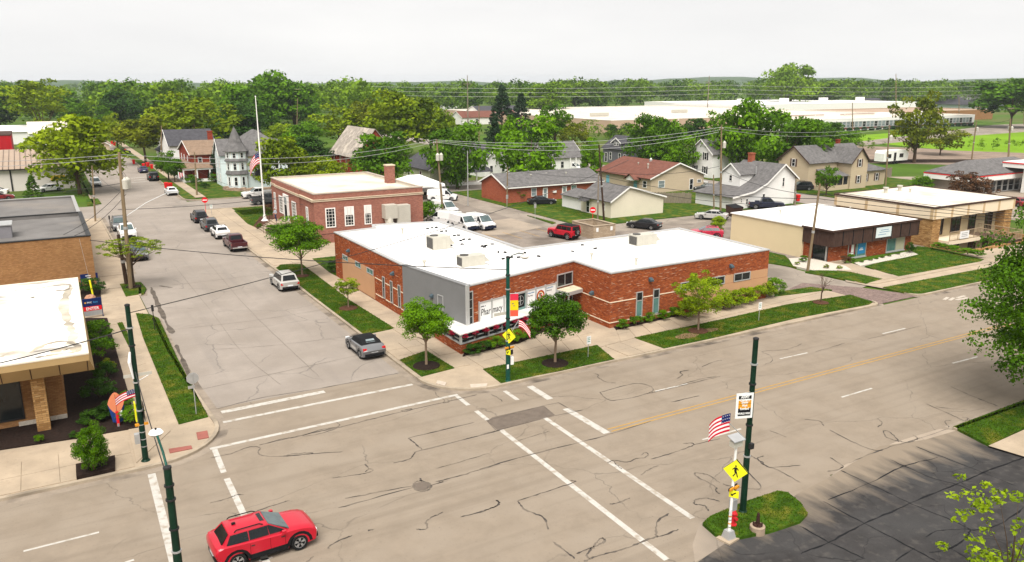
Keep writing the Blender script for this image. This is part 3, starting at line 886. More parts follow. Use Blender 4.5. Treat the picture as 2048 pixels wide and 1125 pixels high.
for pts, w in (
    ([(30, 232), (300, 165), (640, 110), (920, 55), (1110, 18)], .09),
    ([(0, 515), (120, 490), (230, 452), (290, 455), (285, 490), (330, 505), (430, 505), (600, 492), (775, 480)], .08),
    ([(290, 440), (330, 430), (480, 395), (620, 365), (760, 335), (900, 300), (1020, 270), (1200, 228), (1380, 188), (1560, 145)], .09),
    ([(330, 430), (420, 405), (520, 390), (650, 350), (760, 335)], .06), ([(430, 505), (520, 500), (600, 488), (500, 490), (430, 505)], .08),
    ([(735, 305), (758, 325), (700, 345), (540, 385), (620, 380), (740, 345)], .07), ([(1115, 240), (1180, 228), (1150, 245), (1115, 240)], .08),
    ([(1315, 130), (1330, 155), (1370, 175), (1365, 195), (1400, 185), (1385, 175)], .08),
    ([(1160, 400), (1540, 308)], .13), ([(1160, 400), (1200, 432), (1240, 470)], .13), ([(1075, 545), (1165, 522), (1200, 485), (1240, 470), (1695, 355)], .12),
    ([(715, 633), (820, 620), (910, 605), (955, 588), (930, 580), (908, 600)], .08), ([(930, 580), (905, 550)], .1),
    ([(748, 808), (1180, 690)], .11), ([(790, 752), (1000, 712), (1180, 680)], .08), ([(1290, 678), (1360, 655), (1340, 658)], .08), ([(1320, 655), (1500, 608), (1695, 548)], .09),
    ([(1185, 690), (1195, 660), (1240, 650), (1290, 672), (1280, 700), (1230, 710), (1185, 690)], .12), ([(1240, 655), (1228, 635)], .12), ([(1200, 690), (1215, 668), (1245, 662), (1275, 680), (1260, 698), (1220, 702), (1200, 690)], .06),
    ([(1205, 933), (1260, 932), (1268, 905), (1260, 890), (1300, 860), (1365, 832)], .10), ([(1462, 862), (1600, 825), (1680, 790), (1690, 775), (1675, 762)], .10),
    ([(692, 1045), (700, 1030), (750, 1000), (830, 970)], .10), ([(925, 942), (958, 933)], .10), ([(565, 1122), (605, 1092)], .11),
    ([(0, 780), (100, 752), (160, 732), (195, 730)], .09), ([(245, 838), (360, 795), (465, 765)], .08), ([(1320, 578), (1480, 535), (1630, 488)], .06)):
    seal(pts, w, Zb, Sb)
Zc, Sc = (960, 740), 2.923
for pts, w in (
    ([(0, 580), (320, 490), (620, 415), (800, 365), (1000, 300)], .10), ([(65, 145), (105, 165), (132, 185)], .10), ([(0, 382), (95, 357)], .10),
    ([(665, 22), (690, 30), (690, 45), (740, 72), (795, 78)], .07), ([(1150, 52), (1185, 30), (1170, 12), (1225, 2)], .09),
    ([(700, 132), (920, 80), (1010, 125), (780, 180), (700, 132)], .09), ([(1010, 128), (980, 140), (1100, 112), (1230, 80), (1403, 38)], .10), ([(1120, 190), (1280, 152)], .07),
    ([(220, 765), (380, 715), (545, 660), (550, 650), (530, 648)], .10), ([(220, 768), (270, 820), (370, 865), (400, 935)], .12), ([(430, 1008), (500, 1060), (552, 1103)], .12),
    ([(0, 830), (80, 805), (110, 785), (92, 762)], .10), ([(760, 788), (820, 772), (875, 750)], .09), ([(1105, 840), (1040, 885), (1028, 950), (1050, 975), (1160, 935)], .13),
    ([(605, 1122), (700, 1085), (850, 1045), (960, 1000), (1040, 975)], .13), ([(567, 1075), (640, 1045), (700, 1020), (730, 1000), (715, 985), (690, 1000), (660, 1040), (625, 1085), (640, 1105)], .13),
    ([(745, 545), (790, 530), (860, 540), (910, 520), (960, 515), (985, 495), (965, 485), (940, 500)], .08), ([(785, 535), (800, 560), (830, 580)], .09), ([(940, 618), (985, 585), (1040, 560)], .10),
    ([(1000, 522), (1100, 495), (1200, 460), (1250, 440), (1235, 428), (1190, 432)], .09), ([(1250, 440), (1403, 402)], .09),
    ([(1403, 660), (1330, 615), (1260, 603), (1270, 625), (1370, 680), (1380, 710), (1403, 725)], .11), ([(1403, 772), (1330, 752), (1265, 760), (1252, 785), (1310, 795), (1335, 828)], .11), ([(220, 415), (320, 385), (405, 358)], .06)):
    seal(pts, w, Zc, Sc)
sheet('asphalt_patch', PXL((974, 843), (985, 835), (1087, 812), (1110, 831), (995, 861)), 0.0075, patch_m, main_st)
for pts in (((973, 842), (1087, 812)), ((993, 862), (1110, 832)), ((1087, 812), (1117, 806), (1147, 823), (1165, 821)), ((1110, 832), (1165, 821)), ((973, 842), (993, 862)), ((1088, 813), (1110, 831))):
    seal(pts, .10, straight=True, z=0.012)
Zd, Sd = (1600, 640), 2.319
for pts, w in (
    ([(140, 513), (240, 565), (340, 605), (385, 605)], .10), ([(130, 705), (200, 683), (140, 640)], .10), ([(230, 665), (360, 610), (490, 570)], .10), ([(200, 683), (190, 690)], .1),
    ([(385, 515), (400, 545), (450, 562), (455, 560), (415, 520), (385, 515)], .10), ([(455, 562), (500, 570), (545, 552), (525, 535)], .10), ([(585, 390), (700, 440), (760, 468), (780, 458), (750, 452)], .08), ([(630, 405), (700, 412), (775, 418)], .07),
    ([(360, 460), (382, 480), (358, 498)], .09), ([(310, 90), (400, 70), (560, 28)], .07), ([(70, 150), (210, 108)], .08), ([(20, 462), (90, 470), (108, 492)], .07), ([(690, 500), (672, 472), (700, 468)], .09), ([(490, 570), (690, 505)], .08),
    ([(700, 310), (800, 355), (920, 402)], .12)):
    seal(pts, w, Zd, Sd)
Ze, Se = (1350, 660), 2.419
for pts, w in (([(350, 600), (420, 640), (460, 665), (610, 655)], .10), ([(430, 610), (400, 625), (440, 660), (500, 680), (605, 740)], .10), ([(350, 685), (415, 765), (300, 762), (230, 745)], .09), ([(130, 180), (190, 155), (230, 148)], .08), ([(10, 235), (35, 220), (25, 205), (70, 195)], .08), ([(0, 275), (100, 245), (200, 225)], .09), ([(430, 170), (470, 150), (460, 125), (425, 105), (540, 95), (615, 68)], .06), ([(0, 345), (115, 320)], .06), ([(460, 488), (540, 520)], .07)):
    seal(pts, w, Ze, Se)
# cracks of the dark lot
for pts, w in (([(0, 958), (130, 1030), (300, 1110)], .2), ([(0, 1085), (140, 1030), (300, 945), (510, 852), (720, 765), (900, 690), (1040, 640)], .22), ([(110, 845), (300, 945), (520, 1060), (640, 1125)], .2), ([(130, 835), (330, 755), (480, 680), (640, 640)], .16), ([(190, 700), (330, 765), (520, 855), (700, 930), (790, 975)], .2), ([(420, 650), (600, 730), (740, 770), (900, 840)], .18), ([(540, 590), (720, 660), (850, 710), (1000, 770)], .16), ([(790, 975), (770, 1010), (700, 1060), (600, 1080)], .2), ([(580, 1010), (640, 980), (790, 970)], .14), ([(1040, 870), (900, 960), (790, 975)], .2), ([(440, 1120), (530, 1060)], .14), ([(700, 1062), (800, 1125)], .16)):
    seal(pts, w * 0.55, Zd, Sd, black_m, dark_lot, z=0.011)
# worn joints of the side street
for pts in (((343, 660), (520, 640), (690, 612)), ((300, 575), (440, 560), (548, 545)), ((420, 700), (560, 690), (735, 668)), ((400, 780), (560, 745), (745, 705)), ((340, 520), (420, 620), (480, 700), (560, 770)), ((395, 500), (480, 600), (570, 690), (640, 755))):
    seal(pts, .06, m=sealant_f, parent=side_st)
for pts, w in (((302, 575), (312, 600), (330, 640), (345, 668)), .45), (((318, 572), (345, 576)), .3), (((352, 690), (366, 722), (382, 760)), .3):
    seal(pts, w, m=mat('gutter_dirt', (0.10, 0.082, 0.066), 0.9, 0.4, 1.5), parent=side_st, z=.0075)

# ---- far low hills
def hills():
    b = MB()
    n = 90
    r = random.Random(4)
    rings = []
    for i in range(n + 1):
        az = R(-25 + 110 * i / n)
        h = 17 + 5 * math.sin(i * 0.35) + 3 * math.sin(i * 0.9 + 1) + r.uniform(-2, 2) + (14 if i > 50 else 0)
        c, s = math.sin(az), math.cos(az)
        rings.append([(c * 2300, s * 2300, -2), (c * 2600, s * 2600, h * 0.8), (c * 2900, s * 2900, h), (c * 3600, s * 3600, -2)])
    o = len(b.v)
    for q in rings: b.v.extend(q)
    for i in range(n):
        for k in range(3): b.f.append((i * 4 + k, i * 4 + k + 1, (i + 1) * 4 + k + 1, (i + 1) * 4 + k))
    struct(b.build('hills', mat('wooded_hills', (0.05, 0.085, 0.03), 0.95, 0.4, 0.02)))
hills()

# ================================================================== BUILDING HELPERS
class Wall:
    """a vertical wall line seen from outside: o = left end, t = unit direction to the right, n = outward normal"""
    def __init__(s, o, e):
        d = Vector((e[0] - o[0], e[1] - o[1]))
        s.o, s.t, s.len = Vector(o), d.normalized(), d.length
        s.n = Vector((s.t.y, -s.t.x))
    def p(s, u, z, d=0.0):
        q = s.o + s.t * u + s.n * d
        return (q.x, q.y, z)
    def box(s, b, u0, u1, z0, z1, d0, d1):
        v = [s.p(u0, z0, d1), s.p(u1, z0, d1), s.p(u1, z0, d0), s.p(u0, z0, d0), s.p(u0, z1, d1), s.p(u1, z1, d1), s.p(u1, z1, d0), s.p(u0, z1, d0)]
        return b.add(v, [(3, 2, 1, 0), (4, 5, 6, 7), (0, 1, 5, 4), (1, 2, 6, 5), (2, 3, 7, 6), (3, 0, 4, 7)])
    def quad(s, b, u0, u1, z0, z1, d):
        return b.poly([s.p(u0, z0, d), s.p(u1, z0, d), s.p(u1, z1, d), s.p(u0, z1, d)])
def FW(y, x0=0): return Wall((x0, y), (x0 + 1, y))          # facing -Y, u = x - x0
def LW(x, y0=0): return Wall((x, y0), (x, y0 - 1))          # facing -X, u = y0 - y
def window(par, w, u, z, wd, h, frame=None, glass=None, fw=0.08, nv=0, nh=1, name='window', dep=0.07, sill=0.0):
    frame, glass = frame or white_p, glass or glass_d
    b = MB()
    u0, u1, z0, z1 = u - wd / 2, u + wd / 2, z, z + h
    w.box(b, u0, u1, z0, z0 + fw, -0.02, dep); w.box(b, u0, u1, z1 - fw, z1, -0.02, dep)
    w.box(b, u0, u0 + fw, z0 + fw, z1 - fw, -0.02, dep); w.box(b, u1 - fw, u1, z0 + fw, z1 - fw, -0.02, dep)
    m = fw * 0.5 if nh < 3 else 0.035
    for i in range(nv):
        c = u0 + wd * (i + 1) / (nv + 1)
        w.box(b, c - m / 2, c + m / 2, z0 + fw, z1 - fw, -0.02, dep - 0.015)
    for i in range(nh):
        c = z0 + h * (i + 1) / (nh + 1)
        w.box(b, u0 + fw, u1 - fw, c - m / 2, c + m / 2, -0.02, dep - 0.02)
    if sill: w.box(b, u0 - 0.06, u1 + 0.06, z0 - sill, z0, -0.02, dep + 0.08)
    f = b.build(name, frame, par)
    w.box(MB(), 0, 1, 0, 1, 0, 1)
    g = MB(); w.box(g, u0 + fw * 0.5, u1 - fw * 0.5, z0 + fw * 0.5, z1 - fw * 0.5, -0.01, 0.022)
    g.build('pane', glass, f)
    return f
def panel(par, w, u0, u1, z0, z1, m, name='panel', d=0.04, d0=-0.02):
    b = MB(); w.box(b, u0, u1, z0, z1, d0, d)
    return b.build(name, m, par)
def inset(pts, d):
    n = len(pts)
    a = sum(pts[i][0] * pts[(i + 1) % n][1] - pts[(i + 1) % n][0] * pts[i][1] for i in range(n))
    sg = 1 if a > 0 else -1
    out = []
    for i in range(n):
        p0, p1, p2 = Vector(pts[i - 1]), Vector(pts[i]), Vector(pts[(i + 1) % n])
        d1, d2 = (p1 - p0).normalized(), (p2 - p1).normalized()
        n1, n2 = Vector((-d1.y, d1.x)) * sg, Vector((-d2.y, d2.x)) * sg
        k = (n1 + n2); k = k / max(0.2, k.length_squared / 2)
        out.append((p1.x + k.x * d, p1.y + k.y * d))
    return out
def ring(b, outer, inner, z0, z1):
    n = len(outer)
    for i in range(n):
        j = (i + 1) % n
        b.prism([outer[i], outer[j], inner[j], inner[i]], z0, z1, bottom=True)
    return b
def flat_shell(par, pts, z, wall_m, roof_m, cop_m=None, para=0.22, pw=0.28, z0=-0.04, cop_h=0.09, over=0.05):
    MB().prism(pts, z0, z - para - 0.02, bottom=False).build('wall', wall_m, par)
    r = MB().prism(inset(pts, 0.02), z - para - 0.02, z - para, bottom=False).build('roof', roof_m, par)
    ring(MB(), pts, inset(pts, 0.12), z - para - 0.019, z).build('parapet', wall_m, par)
    ring(MB(), inset(pts, 0.121), inset(pts, pw), z - para - 0.001, z - 0.001).build('upstand', roof_m, par)
    c = ring(MB(), inset(pts, -over), inset(pts, pw + 0.03), z, z + cop_h)
    c.build('coping', cop_m or coping, r)
    return r
def gable_walls(b, x0, y0, x1, y1, z0, ze, zr, axis, off=0.5):
    if axis == 'x':
        ym = y0 + (y1 - y0) * off
        for x, fl in ((x0, 1), (x1, 0)):
            p = [(x, y0, z0), (x, y0, ze), (x, ym, zr), (x, y1, ze), (x, y1, z0)]
            b.poly(p[::-1] if fl == 0 else p)
        b.poly([(x0, y0, z0), (x1, y0, z0), (x1, y0, ze), (x0, y0, ze)]); b.poly([(x1, y1, z0), (x0, y1, z0), (x0, y1, ze), (x1, y1, ze)])
    else:
        xm = x0 + (x1 - x0) * off
        for y, fl in ((y0, 0), (y1, 1)):
            p = [(x0, y, z0), (x0, y, ze), (xm, y, zr), (x1, y, ze), (x1, y, z0)]
            b.poly(p if fl else p[::-1])
        b.poly([(x0, y1, z0), (x0, y0, z0), (x0, y0, ze), (x0, y1, ze)]); b.poly([(x1, y0, z0), (x1, y1, z0), (x1, y1, ze), (x1, y0, ze)])
    return b
def slope(b, p0, p1, p2, p3, th=0.12):
    n = (Vector(p1) - Vector(p0)).cross(Vector(p3) - Vector(p0)).normalized()
    if n.z < 0: n = -n
    v = [tuple(Vector(p) + n * 0.015) for p in (p0, p1, p2, p3)] + [tuple(Vector(p) + n * th) for p in (p0, p1, p2, p3)]
    return b.add(v, [(3, 2, 1, 0), (4, 5, 6, 7), (0, 1, 5, 4), (1, 2, 6, 5), (2, 3, 7, 6), (3, 0, 4, 7)])
def gable_roof(b, x0, y0, x1, y1, ze, zr, axis, ov=0.4, ge=0.35, off=0.5, th=0.13):
    if axis == 'x':
        ym = y0 + (y1 - y0) * off
        k0, k1 = (zr - ze) / (ym - y0), (zr - ze) / (y1 - ym)
        slope(b, (x0 - ge, y0 - ov, ze - ov * k0), (x1 + ge, y0 - ov, ze - ov * k0), (x1 + ge, ym, zr), (x0 - ge, ym, zr), th)
        slope(b, (x0 - ge, ym, zr), (x1 + ge, ym, zr), (x1 + ge, y1 + ov, ze - ov * k1), (x0 - ge, y1 + ov, ze - ov * k1), th)
    else:
        xm = x0 + (x1 - x0) * off
        k0, k1 = (zr - ze) / (xm - x0), (zr - ze) / (x1 - xm)
        slope(b, (x0 - ov, y1 + ge, ze - ov * k0), (x0 - ov, y0 - ge, ze - ov * k0), (xm, y0 - ge, zr), (xm, y1 + ge, zr), th)
        slope(b, (xm, y1 + ge, zr), (xm, y0 - ge, zr), (x1 + ov, y0 - ge, ze - ov * k1), (x1 + ov, y1 + ge, ze - ov * k1), th)
    return b
def rake(par, x0, y0, x1, y1, ze, zr, axis, m, end, ov=0.4, ge=0.35, off=0.5):
    """white verge boards on one gable end"""
    b = MB()
    if axis == 'y':
        y = y0 - ge - 0.03 if end == 0 else y1 + ge + 0.03
        xm = x0 + (x1 - x0) * off
        for xa, s in ((x0, -1), (x1, 1)):
            k = (zr - ze) / abs(xm - xa)
            e = (xa + s * ov, y, ze - ov * k)
            r_ = (xm, y, zr)
            b.add([(e[0], y - 0.03, e[2] - 0.05), (r_[0], y - 0.03, r_[2] - 0.05), (r_[0], y - 0.03, r_[2] + 0.17), (e[0], y - 0.03, e[2] + 0.17),
                   (e[0], y + 0.025, e[2] - 0.05), (r_[0], y + 0.025, r_[2] - 0.05), (r_[0], y + 0.025, r_[2] + 0.17), (e[0], y + 0.025, e[2] + 0.17)],
                  [(0, 1, 2, 3), (7, 6, 5, 4), (0, 4, 5, 1), (1, 5, 6, 2), (2, 6, 7, 3), (3, 7, 4, 0)])
    else:
        x = x0 - ge - 0.03 if end == 0 else x1 + ge + 0.03
        ym = y0 + (y1 - y0) * off
        for ya, s in ((y0, -1), (y1, 1)):
            k = (zr - ze) / abs(ym - ya)
            e, r_ = (ya + s * ov, ze - ov * k), (ym, zr)
            b.add([(x - 0.03, e[0], e[1] - 0.05), (x - 0.03, r_[0], r_[1] - 0.05), (x - 0.03, r_[0], r_[1] + 0.17), (x - 0.03, e[0], e[1] + 0.17),
                   (x + 0.025, e[0], e[1] - 0.05), (x + 0.025, r_[0], r_[1] - 0.05), (x + 0.025, r_[0], r_[1] + 0.17), (x + 0.025, e[0], e[1] + 0.17)],
                  [(0, 1, 2, 3), (7, 6, 5, 4), (0, 4, 5, 1), (1, 5, 6, 2), (2, 6, 7, 3), (3, 7, 4, 0)])
    return b.build('verge_board', m, par)
def hip_roof(b, x0, y0, x1, y1, ze, zr, ov=0.4, th=0.0):
    x0, y0, x1, y1 = x0 - ov, y0 - ov, x1 + ov, y1 + ov
    w, d = x1 - x0, y1 - y0
    if w >= d: r0, r1 = (x0 + d / 2, (y0 + y1) / 2, zr), (x1 - d / 2, (y0 + y1) / 2, zr)
    else: r0, r1 = ((x0 + x1) / 2, y0 + w / 2, zr), ((x0 + x1) / 2, y1 - w / 2, zr)
    A, B, C, D = (x0, y0, ze), (x1, y0, ze), (x1, y1, ze), (x0, y1, ze)
    if w >= d: b.add([A, B, C, D, r0, r1], [(0, 1, 5, 4), (1, 2, 5), (2, 3, 4, 5), (3, 0, 4)])
    else: b.add([A, B, C, D, r0, r1], [(0, 1, 4), (1, 2, 5, 4), (2, 3, 5), (3, 0, 4, 5)])
    b.box(x0, y0, ze - 0.14, x1, y1, ze - 0.004)
    return b
def gabled(name, label, x0, y0, x1, y1, ze, zr, axis, wall_m, roof_m, cat='house', trim=None, ends=(0,), ov=0.4, ge=0.35, off=0.5, group=None):
    t = thing(name, label, cat, ((x0 + x1) / 2, (y0 + y1) / 2, 0), group=group)
    gable_walls(MB(), x0, y0, x1, y1, -0.05, ze, zr, axis, off).build('wall', wall_m, t)
    r = gable_roof(MB(), x0, y0, x1, y1, ze, zr, axis, ov, ge, off).build('roof', roof_m, t)
    for e in ends: rake(t, x0, y0, x1, y1, ze, zr, axis, trim or white_p, e, ov, ge, off)
    return t, r
def text(par, s, size, w, u, z, m, d=0.05, sx=1.0, shear=0.0, name='lettering', align='LEFT', bold=0.0):
    cu = bpy.data.curves.new('lettering', 'FONT')
    cu.body, cu.size, cu.shear, cu.align_x, cu.offset = s, size, shear, align, bold
    cu.extrude, cu.resolution_u = 0.006, 2
    o = bpy.data.objects.new('tmp', cu)
    COL.objects.link(o)
    me = bpy.data.meshes.new_from_object(o.evaluated_get(bpy.context.evaluated_depsgraph_get()))
    bpy.data.objects.remove(o)
    bpy.data.curves.remove(cu)
    me.materials.clear()
    v = np.empty(len(me.vertices) * 3, dtype=np.float32)
    me.vertices.foreach_get('co', v)
    v = v.reshape(-1, 3)
    P = np.array([w.p(u + a[0] * sx, z + a[1], d + a[2]) for a in v], dtype=np.float32)
    me.vertices.foreach_set('co', P.ravel())
    me.update()
    return link(name, me, m, par)
def disc(par, w, u, z, r, m, d, name='emblem_disc', n=24, r_in=0.0):
    b = MB()
    o_ = [w.p(u + r * math.cos(2 * math.pi * k / n), z + r * math.sin(2 * math.pi * k / n), d) for k in range(n)]
    if r_in:
        i_ = [w.p(u + r_in * math.cos(2 * math.pi * k / n), z + r_in * math.sin(2 * math.pi * k / n), d) for k in range(n)]
        for k in range(n): b.poly([o_[k], o_[(k + 1) % n], i_[(k + 1) % n], i_[k]])
    else: b.poly(o_)
    return b.build(name, m, par)
def chimney(par, x, y, w, z0, z1, m, cap=None):
    b = MB().box(x - w / 2, y - w / 2, z0, x + w / 2, y + w / 2, z1)
    c = b.build('chimney', m, par)
    MB().box(x - w / 2 - 0.07, y - w / 2 - 0.07, z1, x + w / 2 + 0.07, y + w / 2 + 0.07, z1 + 0.16).build('chimney_cap', cap or m, c)
def hvac(label, x, y, z, w, d, h, hood=True, rz=0.0):
    t = thing('rooftop_air_unit', label, 'air conditioner', (x, y, z), rz, 'rooftop air units')
    MB().box(-w / 2 - 0.15, -d / 2 - 0.15, 0, w / 2 + 0.15, d / 2 + 0.15, 0.12).build('curb_base', roof_white, t, False)
    b = MB().box(-w / 2, -d / 2, 0.12, w / 2, d / 2, 0.12 + h)
    for k in range(4): b.box(-w / 2 + w * k / 4 + 0.02, -d / 2 - 0.012, 0.16, -w / 2 + w * (k + 1) / 4 - 0.02, -d / 2 - 0.001, h + 0.06)
    b.build('cabinet', hvac_m, t, False)
    MB().lathe([(0.36, h + 0.12), (0.36, h + 0.2), (0.30, h + 0.21)], (-w / 2 + 0.45, 0.05), 18).build('fan_grille', hvac_d, t, False)
    g = MB()
    for k in range(6): g.box(-w / 2 - 0.03, -d / 2 + 0.1 + k * (d - 0.2) / 6, 0.2, -w / 2 - 0.002, -d / 2 + 0.06 + (k + 1) * (d - 0.2) / 6, h)
    g.build('coil_grille', hvac_d, t, False)
    if hood:
        MB().add([(w / 2, -d / 2 + 0.1, h), (w / 2, d / 2 - 0.1, h), (w / 2 + 0.55, d / 2 - 0.1, h * 0.4), (w / 2 + 0.55, -d / 2 + 0.1, h * 0.4), (w / 2, -d / 2 + 0.1, h * 0.4), (w / 2, d / 2 - 0.1, h * 0.4)],
                 [(0, 3, 2, 1), (0, 4, 3), (1, 2, 5), (3, 4, 5, 2)]).build('intake_hood', hvac_m, t, False)
    return t
def vent_pipe(par, x, y, z, r=0.09, h=0.6):
    MB().lathe([(r, z), (r, z + h * 0.75), (r * 1.7, z + h * 0.76), (r * 1.7, z + h)], (x, y), 10).build('vent_pipe', hvac_m, par)
def wall_lamp(par, w, u, z):
    b = MB()
    b.add([w.p(u - .16, z, 0), w.p(u + .16, z, 0), w.p(u + .16, z + .3, 0), w.p(u - .16, z + .3, 0), w.p(u - .16, z, .3), w.p(u + .16, z, .3), w.p(u + .16, z + .14, .3), w.p(u - .16, z + .14, .3)],
          [(4, 5, 6, 7), (7, 6, 2, 3), (0, 4, 7, 3), (1, 2, 6, 5), (0, 1, 5, 4)])
    b.build('wall_lamp', mat('slate_lamp', (0.06, 0.085, 0.10), 0.5, 0.1, 3), par)

# ================================================================== PHARMACY
FA, FB = (25.6, 50.4), (37.2, 53.5)
ph = thing('pharmacy_building', 'low red brick pharmacy with white flat roof and grey ribbed corner wall', 'building', (36, 60, 0))
foot = [(24.2, 76.4), (24.3, 59.1), FA, FB, (37.2, 48.4), (54.9, 48.6), (55.4, 60.9), (36.3, 60.2), (36.1, 77.0), (29.0, 78.6), (28.4, 76.8)]
ph_roof = flat_shell(ph, foot, 4.52, brick_red, roof_white, coping, 0.16, 0.3)
wl_left = Wall((24.2, 76.4), (24.3, 59.1)); lu = lambda y: 76.4 - y
wl_grey = Wall((24.3, 59.1), FA)
wl_face = Wall(FA, FB)
wl_in = Wall((37.2, 53.5), (37.2, 48.4))
wl_wing = Wall((37.2, 48.4), (54.9, 48.6)); wu = lambda x: x - 37.2
panel(ph, wl_left, lu(74.2), lu(65.7), 0.2, 2.25, stucco, 'stucco_panel', 0.05)
for a, b_ in ((74.1, 72.5), (70.5, 69.0), (67.5, 65.9)):
    window(ph, wl_left, lu((a + b_) / 2), 2.3, a - b_, 0.52, alu, glass_t, 0.07, 1, 0, dep=0.06)
panel(ph, wl_left, lu(72.5), lu(70.5), 2.27, 2.8, stucco, 'stucco_panel', 0.03); panel(ph, wl_left, lu(69.0), lu(67.5), 2.27, 2.8, stucco, 'stucco_panel', 0.03)
for y in (63.5, 61.75, 60.05): window(ph, wl_left, lu(y), 0.78, 0.5, 1.95, alu, glass_d, 0.07, 0, 1, dep=0.06)
for z in (0.72, 2.2):
    panel(ph, wl_left, lu(65.5), lu(63.85), z, z + 0.07, cream_w2, 'stone_course', 0.03); panel(ph, wl_left, lu(63.15), lu(62.05), z, z + 0.07, cream_w2, 'stone_course', 0.03); panel(ph, wl_left, lu(61.4), lu(60.35), z, z + 0.07, cream_w2, 'stone_course', 0.03); panel(ph, wl_left, lu(59.75), lu(59.15), z, z + 0.07, cream_w2, 'stone_course', 0.03)
for y in (72.1, 61.2): wall_lamp(ph, wl_left, lu(y), 3.35)
b = MB()
n = 72
L_ = wl_grey.len + 0.05
for i in range(n):
    u0, u1 = L_ * i / n, L_ * (i + 1) / n
    um = u0 + (u1 - u0) * 0.5
    for (ua, ub, da, db) in ((u0, u0 + 0.02, .06, .10), (u0 + 0.02, um, .10, .10), (um, um + 0.02, .10, .06), (um + 0.02, u1, .06, .06)):
        b.poly([wl_grey.p(ua, 0.25, da), wl_grey.p(ub, 0.25, db), wl_grey.p(ub, 4.66, db), wl_grey.p(ua, 4.66, da)])
wl_grey.box(b, -0.02, L_, 4.6, 4.68, -0.3, 0.11)
b.build('ribbed_metal_wall', metal_grey, ph)
panel(ph, wl_grey, L_ - 0.02, L_ + 0.16, 0.2, 4.7, alu, 'corner_post', 0.12, -0.12)
window(ph, wl_grey, 5.5, 2.1, 0.75, 1.15, alu, glass_d, 0.06, 0, 0, dep=0.13)
wall_lamp(ph, wl_grey, 4.4, 2.85)
window(ph, wl_face, 0.35, 1.55, 0.5, 2.6, alu, glass_d, 0.07, 0, 3, name='strip_window')
edges = [1.2, 2.5, 3.8, 5.06, 6.3, 7.35, 8.5, 9.8]
for i in range(7):
    u0, u1 = edges[i] + 0.06, edges[i + 1] - 0.06
    if i == 3:
        window(ph, wl_face, (u0 + u1) / 2, 1.5, u1 - u0, 1.52, alu, glass_t, 0.05, 0, 0, name='display_window')
        e = panel(ph, wl_face, u0 + 0.08, u1 - 0.14, 1.86, 2.94, black_m, 'window_decal', 0.03)
        disc(e, wl_face, 5.62, 2.42, 0.40, galv, 0.036, 'decal_ring', 20, 0.37)
        panel(e, wl_face, 5.58, 5.66, 2.08, 2.78, galv, 'decal_mark', 0.036, 0.031); panel(e, wl_face, 5.38, 5.86, 2.36, 2.42, galv, 'decal_mark', 0.036, 0.031)
    else:
        panel(ph, wl_face, u0, u1, 1.5, 3.02, sign_w, 'sign_panel', 0.06)
for u in edges: panel(ph, wl_face, u - 0.04, u + 0.04, 1.45, 3.2, alu, 'panel_mullion', 0.12)
panel(ph, wl_face, 1.2, 9.8, 3.03, 3.12, alu, 'panel_head', 0.09)
text(ph, 'Phar', 0.74, wl_face, 1.34, 2.06, ink, 0.065, 0.74, 0.15)
text(ph, 'macy', 0.74, wl_face, 2.57, 2.06, ink, 0.065, 0.66, 0.15)
for k, (u0, u1) in enumerate(((1.36, 1.72), (1.80, 1.86))): panel(ph, wl_face, u0, u1, 2.72, 2.80, ink_g, 'small_lettering', 0.066, 0.061)
text(ph, 'Independent', 0.17, wl_face, 6.42, 2.78, ink_b, 0.065, 0.9); text(ph, 'Pharmacy', 0.17, wl_face, 6.42, 2.56, ink_g, 0.065, 0.9)
panel(ph, wl_face, 6.44, 7.2, 1.66, 1.72, ink_g, 'small_lettering', 0.066, 0.061)
text(ph, 'Independent', 0.17, wl_face, 8.62, 2.82, ink_b, 0.065, 0.95); text(ph, 'Pharmacy', 0.17, wl_face, 8.62, 2.6, ink_g, 0.065, 0.95)
em = disc(ph, wl_face, 7.92, 2.38, 0.47, mat('maroon_emblem', (0.34, 0.02, 0.02), 0.5, 0.1, 3), 0.066, 'round_emblem')
disc(em, wl_face, 7.92, 2.38, 0.36, mat('emblem_gold', (0.60, 0.30, 0.05), 0.5, 0.1, 3), 0.07, 'emblem_ring')
disc(em, wl_face, 7.92, 2.38, 0.29, sign_w, 0.074, 'emblem_field')
for (u0, u1, z0, z1, m_) in ((7.74, 7.80, 2.2, 2.62, ink), (7.86, 7.95, 2.12, 2.62, mat('emblem_brown', (0.20, 0.07, 0.03), 0.6, 0.1, 3)), (7.97, 8.12, 2.2, 2.46, sign_r), (7.80, 8.05, 2.5, 2.6, MATS['emblem_brown'])):
    panel(em, wl_face, u0, u1, z0, z1, m_, 'emblem_mark', 0.08, 0.075)
# entrance
window(ph, wl_face, 10.9, 2.66, 1.95, 1.1, alu, glass_d, 0.08, 1, 0, name='upper_window')
dr = panel(ph, wl_face, 9.9, 11.9, 0.12, 2.16, glass_d, 'entrance_doors', 0.04)
for u in (9.92, 10.9, 11.86): panel(dr, wl_face, u - 0.04, u + 0.04, 0.12, 2.16, alu, 'door_stile', 0.08)
text(dr, 'OPEN', 0.26, wl_face, 10.98, 1.55, sign_r, 0.06, 0.9, 0.2)
cn = MB(); wl_face.box(cn, 9.85, 12.0, 2.22, 2.5, 0.02, 1.35)
cn = cn.build('entrance_canopy', alu, ph)
t_ = MB(); wl_face.box(t_, 9.9, 11.95, 2.505, 2.53, 0.04, 1.3); t_.build('canopy_top', mat('mossy_canopy', (0.55, 0.50, 0.36), 0.8, 0.2, 1.5, col2=(0.30, 0.26, 0.06), c2=(0.55, 0.7)), cn)
for u in (9.95, 11.7):
    t_ = MB(); wl_face.box(t_, u, u + 0.1, 0.12, 2.22, 1.2, 1.3); t_.build('canopy_post', alu, ph)
